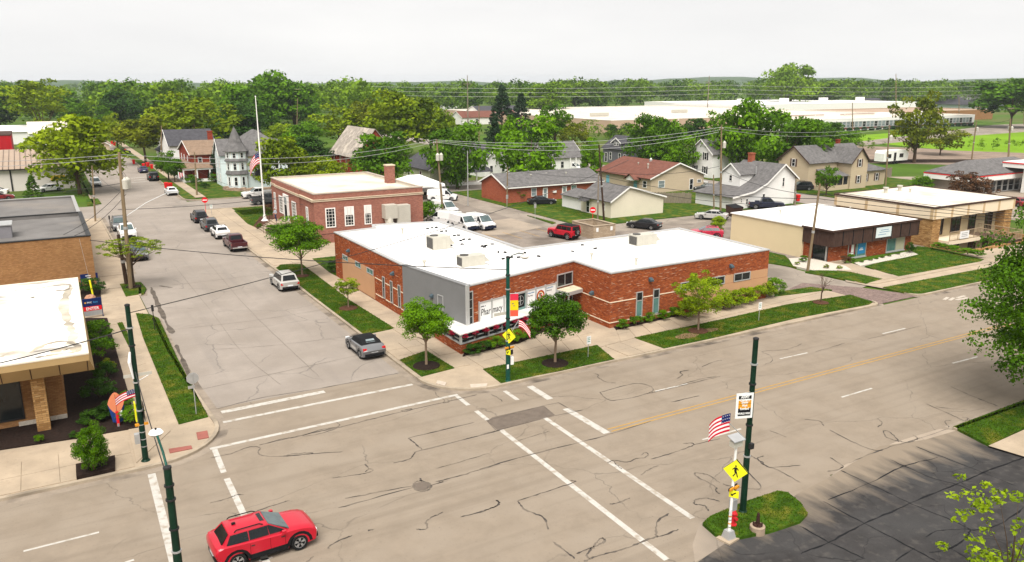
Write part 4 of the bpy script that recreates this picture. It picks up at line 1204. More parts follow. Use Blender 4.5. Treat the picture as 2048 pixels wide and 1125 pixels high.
# window bay with hanging baskets
BA = (24.25, 48.75)
bd = wl_face.t
BB = (BA[0] + bd.x * 9.7, BA[1] + bd.y * 9.7)
wl_bay, wl_bayl = Wall(BA, BB), Wall((24.25, 53.2), BA)
bay_pts = [BA, BB, (BB[0] - bd.y * 1.75, BB[1] + bd.x * 1.75), (25.3, 51.2), (24.25, 53.2)]
bay = MB().prism(bay_pts, 0.0, 0.82).build('bay_base', brick_red, ph)
MB().prism(inset(bay_pts, 0.12), 0.82, 1.56).build('bay_glass', glass_d, ph)
for w_, L0 in ((wl_bay, 9.7), (wl_bayl, wl_bayl.len)):
    b = MB()
    w_.box(b, -0.02, L0 + 0.02, 0.82, 0.90, -0.1, 0.05); w_.box(b, 0, L0, 1.16, 1.20, -0.1, 0.02)
    k = max(2, int(L0 / 1.25))
    for i in range(k + 1): w_.box(b, L0 * i / k - 0.035, L0 * i / k + 0.035, 0.9, 1.56, -0.1, 0.025)
    b.build('bay_frame', alu, ph)
can_pts = inset(bay_pts, -0.16)
can_pts[3], can_pts[4] = (25.6, 51.4), (24.1, 53.6)
cnp = MB().prism(can_pts, 1.57, 1.65).build('bay_canopy', mat('white_canopy', (0.62, 0.60, 0.57), 0.6, 0.12, 1.2, col2=(0.40, 0.37, 0.33), c2=(0.5, 0.75)), ph)
# wing
panel(ph, wl_wing, wu(45.0), 17.7, 0.55, 2.1, stucco, 'stucco_panel', 0.05)
for a, b_ in ((45.95, 47.75), (49.6, 50.6), (52.7, 54.85)): panel(ph, wl_wing, wu(a), wu(b_), 2.13, 2.86, stucco, 'stucco_panel', 0.03)
for a, b_ in ((44.5, 45.9), (47.8, 49.55), (50.65, 52.65)): window(ph, wl_wing, wu((a + b_) / 2), 2.15, b_ - a, 0.74, alu, glass_d, 0.07, 1, 0, dep=0.08)
for x in (40.15, 41.9): 
    f = window(ph, wl_wing, wu(x), 0.6, 0.66, 2.1, alu, glass_t, 0.07, 0, 0, dep=0.06)
    panel(f, wl_wing, wu(x) - 0.27, wu(x) + 0.27, 2.0, 2.62, glass_d, 'upper_pane', 0.035)
    panel(f, wl_wing, wu(x) - 0.3, wu(x) + 0.3, 1.93, 2.0, alu, 'transom', 0.06)
for u0, u1 in ((0, wu(39.8)), (wu(40.5), wu(41.55)), (wu(42.25), wu(44.4))): panel(ph, wl_wing, u0, u1, 2.16, 2.23, cream_w2, 'stone_course', 0.03)
panel(ph, wl_wing, 0, wu(44.9), 0.5, 0.57, cream_w2, 'stone_course', 0.03)
panel(ph, wl_in, 0, 5.1, 2.16, 2.23, cream_w2, 'stone_course', 0.03); panel(ph, wl_in, 0, 5.1, 0.5, 0.57, cream_w2, 'stone_course', 0.03)
wall_lamp(ph, wl_in, 53.5 - 50.7, 2.35); wall_lamp(ph, wl_wing, wu(41.2), 3.45); wall_lamp(ph, wl_wing, wu(50.2), 3.5)
RZ = 4.37
for px, py in ((805, 468), (849, 535), (1183, 520), (1272, 530)): vent_pipe(ph, *G(px, py, RZ), RZ)
MB().path([G(872, 456, RZ) + (RZ + 0.16,), G(940, 478, RZ) + (RZ + 0.16,), G(1048, 512, RZ) + (RZ + 0.16,)], 0.03, 5).build('roof_conduit', galv, ph)
MB().path([G(890, 455, RZ) + (RZ + 0.16,), G(975, 485, RZ) + (RZ + 0.16,), G(1090, 515, RZ) + (RZ + 0.16,), G(1240, 491, RZ) + (RZ + 0.16,)], 0.03, 5).build('roof_conduit', galv, ph)
MB().path([G(925, 493, RZ) + (RZ + 0.16,), G(990, 515, RZ) + (RZ + 0.16,)], 0.03, 5).build('roof_conduit', galv, ph)
for a, c in ((172, 478), (215, 472), (255, 470), (308, 507), (352, 505), (385, 555), (433, 550), (472, 545), (495, 597), (525, 585), (580, 585), (400, 645), (508, 633), (703, 652), (740, 645), (725, 660), (803, 632), (862, 710), (927, 712), (908, 775), (990, 760), (1058, 760), (1255, 750), (1585, 703), (1805, 673), (1120, 715), (1680, 640)):
    x, y = G(820 + a / 4.876, 360 + c / 4.876, RZ)
    MB().add(*(lambda q: (q.v, q.f))(MB().obox((x, y), RNG.uniform(0, 3), 0.15, 0.08, RZ - 0.01, RZ + 0.11))).build('pipe_support', black_m, ph)
seam_m = mat('membrane_seam', (0.27, 0.25, 0.23), 0.8, 0.2, 1)
for k in range(6): MB().box(24.7, 61.2 + k * 2.9, RZ, 35.8, 61.235 + k * 2.9, RZ + .004).build('membrane_seam', seam_m, ph_roof)
for k in range(6): MB().box(38.6 + k * 2.9, 49, RZ, 38.635 + k * 2.9, 60.0, RZ + .004).build('membrane_seam', seam_m, ph_roof)
hvac('beige rooftop air unit on the left part of the pharmacy roof, farther back', *G(877, 499, RZ), RZ, 1.7, 1.5, 1.15)
hvac('beige rooftop air unit near the pharmacy street front', *G(942, 533, RZ), RZ, 2.1, 1.1, 0.85)
hvac('beige rooftop air unit on the right wing of the pharmacy', *G(1285, 491, RZ), RZ, 2.3, 1.3, 0.95)

# ================================================================== POST OFFICE
po = thing('post_office_building', 'rose brick post office with stone band, white windows and pale flat roof', 'building', (34, 103, 0))
flat_shell(po, [(27.3, 93.4), (41.4, 93.4), (41.4, 113.4), (27.3, 113.4)], 6.06, brick_po, roof_cream, mat('stone_coping', (0.40, 0.34, 0.28), 0.8, 0.12, 1), 0.28, 0.35, cop_h=0.12)
MB().prism([(27.12, 99.0), (27.3, 99.0), (27.3, 110.4), (27.12, 110.4)], 0, 6.0).build('front_pavilion', brick_po, po)
stone = mat('cream_stone', (0.56, 0.46, 0.33), 0.8, 0.08, 1.5)
pl, pf = LW(27.3, 113.4), FW(93.4)
for z in (5.18, 5.36):
    MB().box(27.0, 93.3, z, 41.5, 93.39, z + 0.1).box(27.05, 93.39, z, 27.29, 98.98, z + 0.1).box(27.0, 98.9, z, 27.11, 110.5, z + 0.1).box(27.2, 110.5, z, 27.29, 113.4, z + 0.1).build('stone_band', stone, po)
for x, wd in ((29.25, 1.25), (31.6, 1.2), (33.98, 0.95)):
    f = window(po, pf, x, 1.95, wd, 2.4, white_p, glass_d, 0.13, 2, 5, dep=0.06)
    if wd < 1.22: panel(f, pf, x - wd / 2 + 0.1, x + wd / 2 - 0.1, 3.3, 4.25, white_p, 'blind_panel', 0.045)
plf = LW(27.12, 113.4)
for y, wd, w_ in ((111.7, 0.9, pl), (107.8, 1.9, plf), (101.5, 1.9, plf), (96.3, 0.9, pl)):
    window(po, w_, 113.4 - y, 1.9, wd, 2.35, white_p, glass_d, 0.16, 2 if wd > 1 else 1, 5, dep=0.06)
dsur = panel(po, plf, 113.4 - 106.2, 113.4 - 103.9, 1.35, 4.75, white_p, 'door_surround', 0.16)
panel(dsur, plf, 113.4 - 105.55, 113.4 - 104.5, 1.4, 3.4, black_m, 'door', 0.19); panel(dsur, plf, 113.4 - 105.6, 113.4 - 104.45, 3.5, 4.4, glass_b, 'fanlight', 0.18)
st = MB().box(25.2, 103.2, 0, 27.12, 107.0, 1.3)
for k in range(6): st.box(25.2 - (k + 1) * 0.3, 103.4, 0, 25.2 - k * 0.3 - 0.001, 106.8, 1.3 - (k + 1) * 0.19)
st.build('entrance_steps', concrete, po)
for y in (103.35, 106.85):
    MB().path([(25.2, y, 1.3), (25.2, y, 2.2), (23.5, y, 1.1), (23.5, y, 0.2)], 0.03, 5).build('handrail', black_m, po)
chx, chy = G(793, 362, 6.0)
chimney(po, min(chx, 40.4), min(chy, 112.6), 1.1, 5.7, 8.1, brick_po, stone)
du = MB().box(35.8, 92.1, 2.6, 37.4, 93.38, 4.3).box(37.41, 92.3, 1.7, 39.2, 93.38, 4.15)
du.path([(36.4, 92.6, 2.6), (36.4, 92.4, 1.9), (37.0, 92.3, 1.4), (37.3, 92.4, 0.6)], 0.55, 10)
du.build('roof_duct', hvac_m, po)
MB().box(34.2, 92.8, 0.1, 35.4, 93.38, 1.2).build('meter_cabinet', hvac_m, po)
MB().path([(27.9, 92.9, 0.1), (27.9, 92.9, 1.3), (30.5, 92.9, 1.3), (33.5, 92.9, 1.3), (33.5, 92.9, 0.1)], 0.04, 5).build('area_railing', black_m, po)

# ================================================================== BROWN FASCIA STORE
cs = thing('store_building', 'one storey store with dark brown board fascia, brick front and cream side wall', 'building', (79, 62, 0))
flat = MB().prism([(72, 59.2), (87, 59.2), (87, 70), (72, 70)], -0.05, 3.45, bottom=False).build('wall', cream_w, cs)
MB().prism([(72.25, 55.9), (86.7, 55.9), (86.7, 59.19), (72.25, 59.19), (72.25, 58.2), (74.2, 58.2), (74.2, 55.901)], -0.05, 3.3, bottom=False).build('brick_front', brick_red, cs)
rf = MB().prism([(71.85, 55.25), (87.1, 55.25), (87.1, 70.1), (71.85, 70.1)], 3.46, 3.58).build('roof', roof_white, cs)
b = MB().box(71.7, 55.1, 3.47, 87.2, 55.24, 3.66).box(71.7, 55.24, 3.47, 71.84, 59.2, 3.66).build('roof_edge', wood_d, rf)
cf = FW(55.3)
nb = 9
for i in range(nb):
    x0, x1 = 72.0 + i * 14.95 / nb, 72.0 + (i + 1) * 14.95 / nb
    panel(cs, cf, x0 + 0.02, x1 - 0.02, 1.8, 3.46, wood_d, 'fascia_board', 0.05, -0.05)
    panel(cs, cf, x1 - 0.07, x1 + 0.05, 1.82, 3.46, black_m, 'fascia_batten', 0.075, 0.051)
cl = LW(72.0, 59.2)
for i in range(2): panel(cs, cl, 0.02 + i * 1.95, 1.93 + i * 1.95, 1.8, 3.46, wood_d, 'fascia_board', 0.05, -0.05)
MB().box(72.06, 55.36, 1.81, 86.9, 59.1, 1.88).build('soffit', wood_d, cs)
bf = FW(55.9)
for x0, x1, z0 in ((75.5, 78.6, 0.1), (82.2, 85.5, 0.1)):
    f = window(cs, bf, (x0 + x1) / 2, z0, x1 - x0, 1.72, alu, glass_t, 0.09, 1, 0, dep=0.06, sill=0.1)
    if x0 < 80:
        panel(f, bf, 75.65, 76.75, 0.3, 1.7, mat('poster_maroon', (0.20, 0.02, 0.018), 0.5, 0.2, 2), 'poster', 0.035)
        panel(f, bf, 76.05, 76.5, 0.75, 1.6, sign_w, 'poster_figure', 0.04, 0.036); panel(f, bf, 75.7, 76.5, 0.32, 0.7, sign_w, 'poster_label', 0.04, 0.036)
        panel(f, bf, 77.2, 78.45, 0.42, 1.74, sign_bl, 'poster', 0.035); panel(f, bf, 77.45, 78.1, 0.82, 0.93, sign_w, 'poster_label', 0.04, 0.036); panel(f, bf, 77.6, 78.0, 1.0, 1.08, sign_w, 'poster_label', 0.04, 0.036)
    else:
        panel(f, bf, 83.95, 85.4, 0.2, 1.74, mat('cream_blind', (0.42, 0.40, 0.28), 0.7, 0.05, 2), 'blind', 0.035)
sg = panel(cs, cf, 79.15, 81.8, 2.15, 3.3, mat('pale_sign', (0.62, 0.68, 0.68), 0.5, 0.04, 2), 'sign_board', 0.12, 0.08)
for z, a, c in ((2.95, 79.9, 81.3), (2.72, 79.7, 81.5), (2.45, 79.5, 80.9)): panel(sg, cf, a, c, z, z + 0.06, ink_b, 'small_lettering', 0.125, 0.121)
dd = MB().box(72.6, 56.3, 0.0, 74.15, 56.36, 1.8).box(72.5, 56.4, 0, 72.56, 58.1, 1.8)
dd.build('entrance_doors', glass_d, cs)
MB().box(72.45, 56.2, 0, 72.6, 56.4, 1.8).box(73.3, 56.24, 0, 73.4, 56.299, 1.8).box(74.1, 56.2, 0, 74.19, 56.4, 1.8).build('door_frame', alu, cs)
MB().box(70.6, 55.4, -0.05, 74.6, 57.9, 0.06).box(70.9, 54.9, -0.05, 74.0, 55.39, -0.0).build('entrance_slab', concrete, cs)
vent_pipe(cs, *G(1560, 430, 3.58), 3.58); vent_pipe(cs, *G(1700, 420, 3.58), 3.58, 0.07, 0.4)

# ================================================================== TWO STOREY OFFICES
ts = thing('office_building', 'cream two storey offices with panelled parapet, stone pier and balcony walkway', 'building', (98, 62, 0))
MB().prism([(89.9, 56.5), (106.6, 56.5), (106.6, 69), (89.9, 69)], -2.45, 3.3, bottom=False).build('wall', mat('olive_cream_wall', (0.36, 0.29, 0.18), 0.85, 0.06, 0.6), ts)
MB().prism([(89.7, 55.3), (106.8, 55.3), (106.8, 69.2), (89.7, 69.2)], 3.31, 4.6).build('parapet', cream_w2, ts)
r_ = MB().prism([(89.75, 55.35), (106.75, 55.35), (106.75, 69.15), (89.75, 69.15)], 4.6, 4.72, bottom=False).build('roof', roof_cream, ts)
ring(MB(), [(89.6, 55.2), (106.9, 55.2), (106.9, 69.3), (89.6, 69.3)], [(89.8, 55.4), (106.7, 55.4), (106.7, 69.1), (89.8, 69.1)], 4.605, 4.8).build('roof_edge', wood_d, r_)
tf, tl = FW(55.3), LW(89.7, 69.2)
for x in (89.75, 93.1, 96.4, 99.7, 103.0, 106.4): panel(ts, tf, x, x + 0.38, 3.31, 4.59, cream_d, 'pilaster', 0.03)
for y in (55.4, 59.8, 64.2, 68.8): panel(ts, tl, 69.2 - y - 0.38, 69.2 - y, 3.31, 4.59, cream_d, 'pilaster', 0.03)
MB().box(89.85, 55.4, -0.05, 91.4, 59.0, 3.3).build('stone_pier', brick_ochre, ts); MB().box(89.8, 59.01, -0.05, 89.89, 69.0, 3.3).build('stone_wall', brick_ochre, ts); MB().box(105.0, 55.4, -2.45, 106.6, 56.49, 3.3).build('stone_pier', brick_ochre, ts)
ti = FW(56.5)
for x0, x1, z0, z1, nm in ((91.9, 93.7, 1.0, 3.2, 'window'), (95.3, 97.3, 1.0, 3.2, 'window'), (99.0, 100.5, 0.6, 3.2, 'window'), (102.6, 104.2, 0.6, 3.2, 'window')):
    window(ts, ti, (x0 + x1) / 2, z0, x1 - x0, z1 - z0, wood_d, glass_d, 0.09, 1, 0, name=nm)
for x0, x1 in ((92.3, 93.7), (95.6, 97.5), (99.6, 101.2), (102.8, 104.0)): window(ts, ti, (x0 + x1) / 2, -2.2, x1 - x0, 2.2, wood_d, glass_d, 0.09, 1, 0)
bal = MB().box(91.45, 54.1, 0.28, 98.0, 56.49, 0.72).build('balcony_floor', cream_w2, ts)
MB().box(98.01, 51.0, 0.35, 101.2, 56.49, 0.62).build('walkway_bridge', wood_d, ts)
rail_m = mat('tan_railing', (0.30, 0.22, 0.14), 0.7, 0.1, 2)
def railing(p, q, z0, h, parent, step=0.18):
    b = MB()
    P, Q = Vector(p), Vector(q)
    L = (Q - P).length
    for z in (z0 + 0.08, z0 + h): b.tube((P.x, P.y, z), (Q.x, Q.y, z), 0.045, n=5)
    k = max(1, int(L / step))
    for i in range(k + 1):
        c = P + (Q - P) * i / k
        b.tube((c.x, c.y, z0), (c.x, c.y, z0 + h), 0.05 if i % 9 == 0 else 0.018, n=4)
    return b.build('railing', rail_m, parent)
railing((91.5, 54.15), (97.95, 54.15), 0.72, 1.1, bal); railing((98.05, 54.1), (98.05, 51.05), 0.62, 1.1, bal); railing((98.1, 51.05), (101.1, 51.05), 0.62, 1.0, bal); railing((101.15, 51.05), (101.15, 56.4), 0.62, 1.1, bal)
sb = panel(bal, FW(54.15), 93.4, 95.2, 0.85, 1.75, sign_w, 'sign_board', 0.11, 0.07)
for z in (1.5, 1.3, 1.1): panel(sb, FW(54.15), 93.7, 94.9, z, z + 0.05, ink_g, 'small_lettering', 0.115, 0.111)
for px, py in ((1771, 386), (1799, 382)): vent_pipe(ts, *G(px, py, 4.72), 4.72, 0.22, 0.75)
vent_pipe(ts, *G(1820, 385, 4.72), 4.72, 0.1, 0.5)

# ================================================================== BANK
bk = thing('bank_building', 'bank with deep tan fascia, overhanging white roof and mottled brick walls', 'building', (-8, 58, 0))
MB().prism([(-40, 50.2), (-0.5, 50.2), (-0.5, 65.5), (-40, 65.5)], -0.05, 3.45, bottom=False).build('wall', brick_tan, bk)
RK = [(-42, 47.4), (0.95, 47.4), (1.3, 67.4), (-42, 67.4)]
low = inset(RK, 0.0)
low = [(-42, 48.1), (1.15, 48.1), (1.3, 67.2), (-42, 67.2)]
b = MB()
for i in range(4):
    j = (i + 1) % 4
    b.poly([RK[i] + (4.25,), RK[j] + (4.25,), RK[j] + (4.6,), RK[i] + (4.6,)]); b.poly([low[i] + (3.45,), low[j] + (3.45,), RK[j] + (4.25,), RK[i] + (4.25,)])
b.poly([p + (3.45,) for p in low[::-1]])
b.build('fascia', tan_fascia, bk)
r_ = MB().prism(inset(RK, 0.03), 4.5, 4.605, bottom=False).build('roof', roof_bank, bk)
ring(MB(), inset(RK, -0.01), inset(RK, 0.3), 4.606, 4.68).build('roof_edge', mat('cream_roof_edge', (0.62, 0.56, 0.46), 0.7, 0.06, 1), r_)
st_m = mat('roof_stain', (0.34, 0.30, 0.24), 0.9, 0.3, 1.2, col2=(0.60, 0.53, 0.43), c2=(0.42, 0.60))
st_d = mat('dark_roof_stain', (0.17, 0.148, 0.12), 0.9, 0.35, 1.2, col2=(0.45, 0.38, 0.29), c2=(0.45, 0.62))
for pts, w, m_ in (((140, 575), (128, 605), (134, 640), (146, 668), (140, 690)), .6, st_m), (((60, 706), (90, 690), (125, 683), (152, 690), (158, 702), (120, 708), (70, 716)), .35, st_d), (((25, 583), (70, 578), (110, 572), (138, 570), (135, 580), (110, 582)), .3, st_d), (((62, 595), (68, 596)), .5, st_d), (((100, 705), (135, 697), (155, 700)), .7, st_d), (((0, 715), (30, 704), (60, 706)), .3, st_m):
    seal(pts, w, m=m_, parent=r_, z=4.6065 + .001 * len(pts), gz=4.606)
for i in range(16):
    x = 0.8 - i * 1.35
    MB().add([(x, 48.09, 3.46), (x + 0.05, 48.09, 3.46), (x + 0.05, 47.385, 4.24), (x, 47.385, 4.24)], [(0, 1, 2, 3)]).build('fascia_seam', wood_d, bk)
kf = FW(50.2)
MB().box(-2.0, 48.75, 0, -1.35, 50.19, 3.44).build('brick_pier', brick_ochre, bk); MB().box(-8.0, 48.75, 0, -7.3, 50.19, 3.44).build('brick_pier', brick_ochre, bk)
window(bk, kf, -3.3, 0.55, 1.5, 2.7, steel_d, glass_d, 0.08, 0, 0); window(bk, kf, -5.6, 0.55, 1.5, 2.7, steel_d, glass_d, 0.08, 0, 0)
panel(bk, LW(-0.5, 65.5), 0.5, 15.2, 0.0, 0.45, brick_ochre, 'stone_plinth', 0.08); panel(bk, kf, -2.9, -0.5, 0.0, 0.4, gravel_w, 'stone_plinth', 0.1)

# ================================================================== TAN BRICK BUILDING ON THE LEFT
tb = thing('brick_shop_building', 'tan brick building with grey tar roof and dark parapet beside the side street', 'building', (-8, 98, 0))
flat_shell(tb, [(-40, 84.6), (3.15, 84.6), (3.15, 101.2), (-40, 101.2)], 4.85, brick_tan, roof_grey, steel_d, 0.35, 0.3, cop_h=0.1)
flat_shell(tb, [(-40, 101.3), (3.1, 101.3), (3.1, 119.5), (-40, 119.5)], 4.5, brick_tan, roof_grey, mat('pale_coping', (0.30, 0.29, 0.28), 0.7, 0.08, 1), 0.2, 0.3)
b = MB().box(-7.2, 89.5, 4.5, -3.3, 92.2, 5.7)
hv = thing('rooftop_air_unit', 'long grey rooftop air unit on the tan brick building', 'air conditioner', (-5.2, 90.8, 4.5), group='rooftop air units')
b.build('cabinet', mat('grey_unit', (0.20, 0.19, 0.20), 0.6, 0.1, 1), hv)
MB().box(-7.3, 89.4, 5.705, -3.2, 92.3, 5.8).build('lid', galv, hv)
MB().box(-6.6, 88.9, 4.5, -5.0, 89.49, 5.3).build('coil_grille', hvac_d, hv)

# ================================================================== LEFT BACKGROUND SHEDS
z_e = 3.9
wg, wr = gabled('garage_building', 'long white garage with tan ribbed metal roof and yellow banner', -70, 169.2, 4.9, 206, z_e, 6.0, 'x', mat('offwhite_wall', (0.62, 0.57, 0.52), 0.8, 0.05, 0.3), mat('tan_metal_roof', (0.34, 0.255, 0.19), 0.6, 0.08, 0.5), 'building', wood_d, (), 0.5, 0.3)
gf = FW(169.2)
for i in range(30):
    x = 4.6 - i * 0.9
    slope(MB(), (x, 168.6, z_e), (x + 0.09, 168.6, z_e), (x + 0.09, 187.4, 6.0), (x, 187.4, 6.0), 0.19).build('roof_seam', mat('seam_dark', (0.15, 0.11, 0.085), 0.7, 0.1, 1), wr)
MB().box(-70, 168.6, 3.72, 5.2, 168.69, 3.9).build('gutter', steel_d, wg)
for x in (-5.2, -14, -23): panel(wg, gf, x, x + 0.25, 0, 3.8, steel_d, 'downpipe', 0.1)
bn = panel(wg, gf, 1.05, 3.4, 1.5, 2.45, mat('yellow_banner', (0.62, 0.42, 0.02), 0.7, 0.08, 2), 'banner', 0.06)
panel(bn, gf, 1.2, 3.2, 1.86, 1.95, mat('brown_ink', (0.12, 0.07, 0.01), 0.7, 0.1, 2), 'small_lettering', 0.065, 0.061); panel(bn, gf, 1.7, 2.8, 2.2, 2.27, MATS['brown_ink'], 'small_lettering', 0.065, 0.061)
rb = thing('red_building', 'tall red corrugated wall building at the left edge behind the garage', 'building', (-20, 214, 0))
b = MB().box(-45, 210, 0, -5.2, 226, 7.6)
for i in range(60): b.box(-45 + i * 0.66, 209.9, 3.2, -44.7 + i * 0.66, 209.995, 7.6)
b.build('wall', mat('red_metal', (0.40, 0.014, 0.020), 0.6, 0.06, 0.5), rb)
MB().box(-45.1, 209.88, 7.61, -5.1, 226.1, 7.85).build('roof_edge', wood_d, rb)
MB().box(-46, 206.4, 0, 3, 209.8, 3.4).build('lean_to', mat('maroon_wall', (0.10, 0.02, 0.02), 0.7, 0.1, 1), rb)
wb, _r = gabled('white_barn', 'white barn with pale roof seen between the left trees', -2.0, 262, 12, 276, 5.2, 8.0, 'x', siding_w, roof_cream, 'barn', white_p, (1,))
window(wb, Wall((12, 262), (12, 276)), 7, 3.6, 1.6, 1.6)
wb2, _r = gabled('white_shed', 'low white shed behind the tall multi stemmed tree', -28, 300, 10, 318, 3.8, 5.4, 'x', siding_w, roof_white, 'shed', white_p, ())
sh, _r = gabled('grey_shed', 'small pale shed right of the tall multi stemmed tree', 8.5, 238, 16, 250, 3.0, 5.2, 'y', siding_tan2, shingle_t, 'shed', white_p, (0,))

# ================================================================== HOUSES
def wins(t, w, us, z, wd, h, **k):
    for u in us: window(t, w, u, z, wd, h, **k)
def shutters(t, w, u, z, wd, h, m):
    for s in (-1, 1):
        c = u + s * (wd / 2 + 0.2)
        panel(t, w, c - 0.17, c + 0.17, z, z + h, m, 'shutter', 0.05)
# Victorian with a corner tower
vc = thing('victorian_house', 'pale blue Victorian house with pointed corner tower and grey shingle roof', 'house', (34, 156, 0))
MB().prism([(29.6, 151.2), (40.8, 151.2), (40.8, 165), (29.6, 165)], 0, 6.0, bottom=False).build('wall', siding_blue, vc)
rb_ = MB()
hip_roof(rb_, 30.3, 151.2, 40.8, 165, 6.05, 10.3, 0.5)
gable_roof(rb_, 36.5, 149.8, 40.6, 158, 6.0, 8.6, 'y', 0.3, 0.3)
vroof = rb_.build('roof', shingle, vc)
gable_walls(MB(), 36.6, 150.0, 40.5, 151.19, 0, 6.0, 8.4, 'y').build('side_bay', siding_blue, vc)
gable_walls(MB(), 28.7, 156.5, 30.0, 161.5, 0, 6.0, 8.6, 'x').build('front_bay', siding_blue, vc)
gable_roof(MB(), 28.7, 156.5, 33, 161.5, 6.0, 8.6, 'x', 0.3, 0.3).build('gable_roof', shingle, vroof)
rake(vc, 28.7, 156.5, 33, 161.5, 6.0, 8.6, 'x', white_p, 0, 0.3, 0.3)
tc_ = (30.6, 151.6)
tw = MB().lathe([(1.85, 0), (1.85, 6.9)], tc_, 8).build('tower', siding_blue, vc)
MB().lathe([(2.0, 2.75), (2.12, 2.85), (1.88, 3.5)], tc_, 8).build('tower_skirt', shingle, tw)
MB().lathe([(2.0, 5.1), (2.2, 5.2), (1.9, 5.6)], tc_, 8).build('tower_skirt', shingle, tw)
MB().lathe([(2.25, 6.85), (2.3, 6.95), (1.35, 8.3), (0.6, 10.1), (0.02, 11.3)], tc_, 8).build('spire', shingle, tw)
for k in range(8):
    a0, a1 = R(45 * k), R(45 * (k + 1))
    p0 = (tc_[0] + 1.85 * math.cos(a0), tc_[1] + 1.85 * math.sin(a0)); p1 = (tc_[0] + 1.85 * math.cos(a1), tc_[1] + 1.85 * math.sin(a1))
    mx, my = (p0[0] + p1[0]) / 2 - tc_[0], (p0[1] + p1[1]) / 2 - tc_[1]
    if my > 0.5 and mx > -1: continue
    if mx > 1.6: continue
    w_ = Wall(p0, p1)
    for z, h in ((0.8, 1.6), (3.6, 1.35), (5.75, 0.95)): window(vc, w_, w_.len / 2, z, 0.62, h, white_p, glass_d, 0.07)
    panel(vc, w_, 0.0, 0.16, 0, 6.8, white_p, 'corner_board', 0.03)
vf, vl = FW(151.2), LW(29.6, 165)
vs_ = FW(150.0)
wins(vc, vs_, (37.4, 39.6), 3.5, 0.7, 1.5, glass=glass_d); wins(vc, vs_, (37.4, 39.6), 0.9, 0.7, 1.6, glass=glass_d)
wins(vc, LW(28.7, 165), (165 - 157.6, 165 - 160.3), 3.4, 0.75, 1.5); wins(vc, LW(28.7, 165), (165 - 157.6, 165 - 160.3), 0.8, 0.75, 1.6); window(vc, LW(28.7, 165), 6, 6.2, 0.7, 1.0)
emb = disc(vc, vf, 34.5, 4.4, 0.1, sign_o, 0.03, 'medallion')
b = MB(); b.poly([vf.p(34.5 + 1.0 * math.cos(a), 4.4 + 0.55 * math.sin(a), 0.04) for a in [2 * math.pi * k / 20 for k in range(20)]]); b.build('medallion', mat('gold_medallion', (0.52, 0.33, 0.10), 0.7, 0.2, 3), vc)
MB().box(32.6, 151.0, 5.55, 36.5, 151.19, 5.9).build('frieze', cream_w, vc)
MB().add([(32.6, 151.18, 2.9), (36.4, 151.18, 2.9), (35.8, 150.2, 2.45), (33.2, 150.2, 2.45)], [(0, 3, 2, 1)]).build('hood_roof', shingle_d, vc)
stn = MB()
for i in range(34):
    a = R(200 + 150 * i / 34)
    stn.obox((33.5 + 5.6 * math.cos(a), 153 + 6.2 * math.sin(a)), a, 0.45, 0.33, 0, RNG.uniform(0.45, 0.75))
tag(stn.build('stone_wall', mat('rubble_stone', (0.30, 0.21, 0.15), 0.9, 0.4, 2, 0.5, 8)), 'low curved rubble stone wall round the Victorian house', 'wall')
# red brick house with porch
rh, rr_ = gabled('brick_house', 'dark red brick house with front porch left of the Victorian', 25.4, 168, 33.5, 183, 5.2, 7.4, 'x', brick_old, shingle_t, trim=white_p, ends=(0,))
chimney(rr_, 31, 178, 0.9, 6.5, 9.0, brick_old)
wins(rh, FW(168), (27.0, 29.2, 31.4), 3.2, 0.8, 1.5); wins(rh, LW(25.4, 183), (3, 6.5, 10.5), 3.2, 0.8, 1.5)
MB().add([(23.2, 166.2, 2.7), (31.0, 166.2, 2.7), (29.5, 168.0, 3.7), (25.3, 168.0, 3.7), (25.3, 178, 3.7), (23.2, 179, 2.7)], [(0, 1, 2, 3), (0, 3, 4, 5)]).build('porch_roof', shingle_t, rh)
MB().box(23.3, 166.3, 0, 25.38, 178.5, 0.5).box(25.38, 166.3, 0, 30.8, 167.98, 0.5).build('porch_floor', white_p, rh)
for x, y in ((23.5, 166.5), (26, 166.5), (28.4, 166.5), (30.7, 166.5), (23.5, 170.3), (23.5, 174), (23.5, 178)): MB().box(x - .12, y - .12, .5, x + .12, y + .12, 2.68).build('porch_post', white_p, rh)
MB().box(23.35, 166.35, 2.4, 30.9, 166.5, 2.68).build('porch_beam', white_p, rh)
for k, (y, lb) in enumerate(((166.0, 'right'), (171.0, 'left'))):
    fl = thing('porch_flag', 'small striped flag hanging on the brick house porch, %s one' % lb, 'flag', (23.3, y, 1.4))
    MB().tube((23.4, y, 1.6), (22.4, y - 0.4, 2.3), 0.03).build('staff', white_p, fl)
    for i in range(5): MB().box(22.4 + i * 0.2, y - 0.42, 1.0 + i * 0.12, 22.59 + i * 0.2, y - 0.4, 2.2 - i * 0.05).build('stripe', flag_r if i % 2 else flag_w, fl)
dg, _r = gabled('gable_house', 'white gabled house with dark roof left of the brick house', 24.5, 190, 34, 202, 5.6, 8.6, 'x', siding_w, shingle_d, ends=(0,))
wins(dg, LW(24.5, 202), (3.5, 8.5), 3.0, 0.9, 1.5)
dg2, _r = gabled('porch_house', 'low white house with dark porch roof beyond the brick house', 25, 206, 33, 218, 3.0, 5.4, 'y', siding_w, shingle_d, ends=(0,))
wins(dg2, FW(206), (27, 31), 0.8, 0.9, 1.4)
fw_, _r = gabled('white_cottage', 'low white building with grey roof behind the far street trees', 30, 246, 58, 258, 3.4, 5.2, 'x', siding_w, shingle_d, ends=())
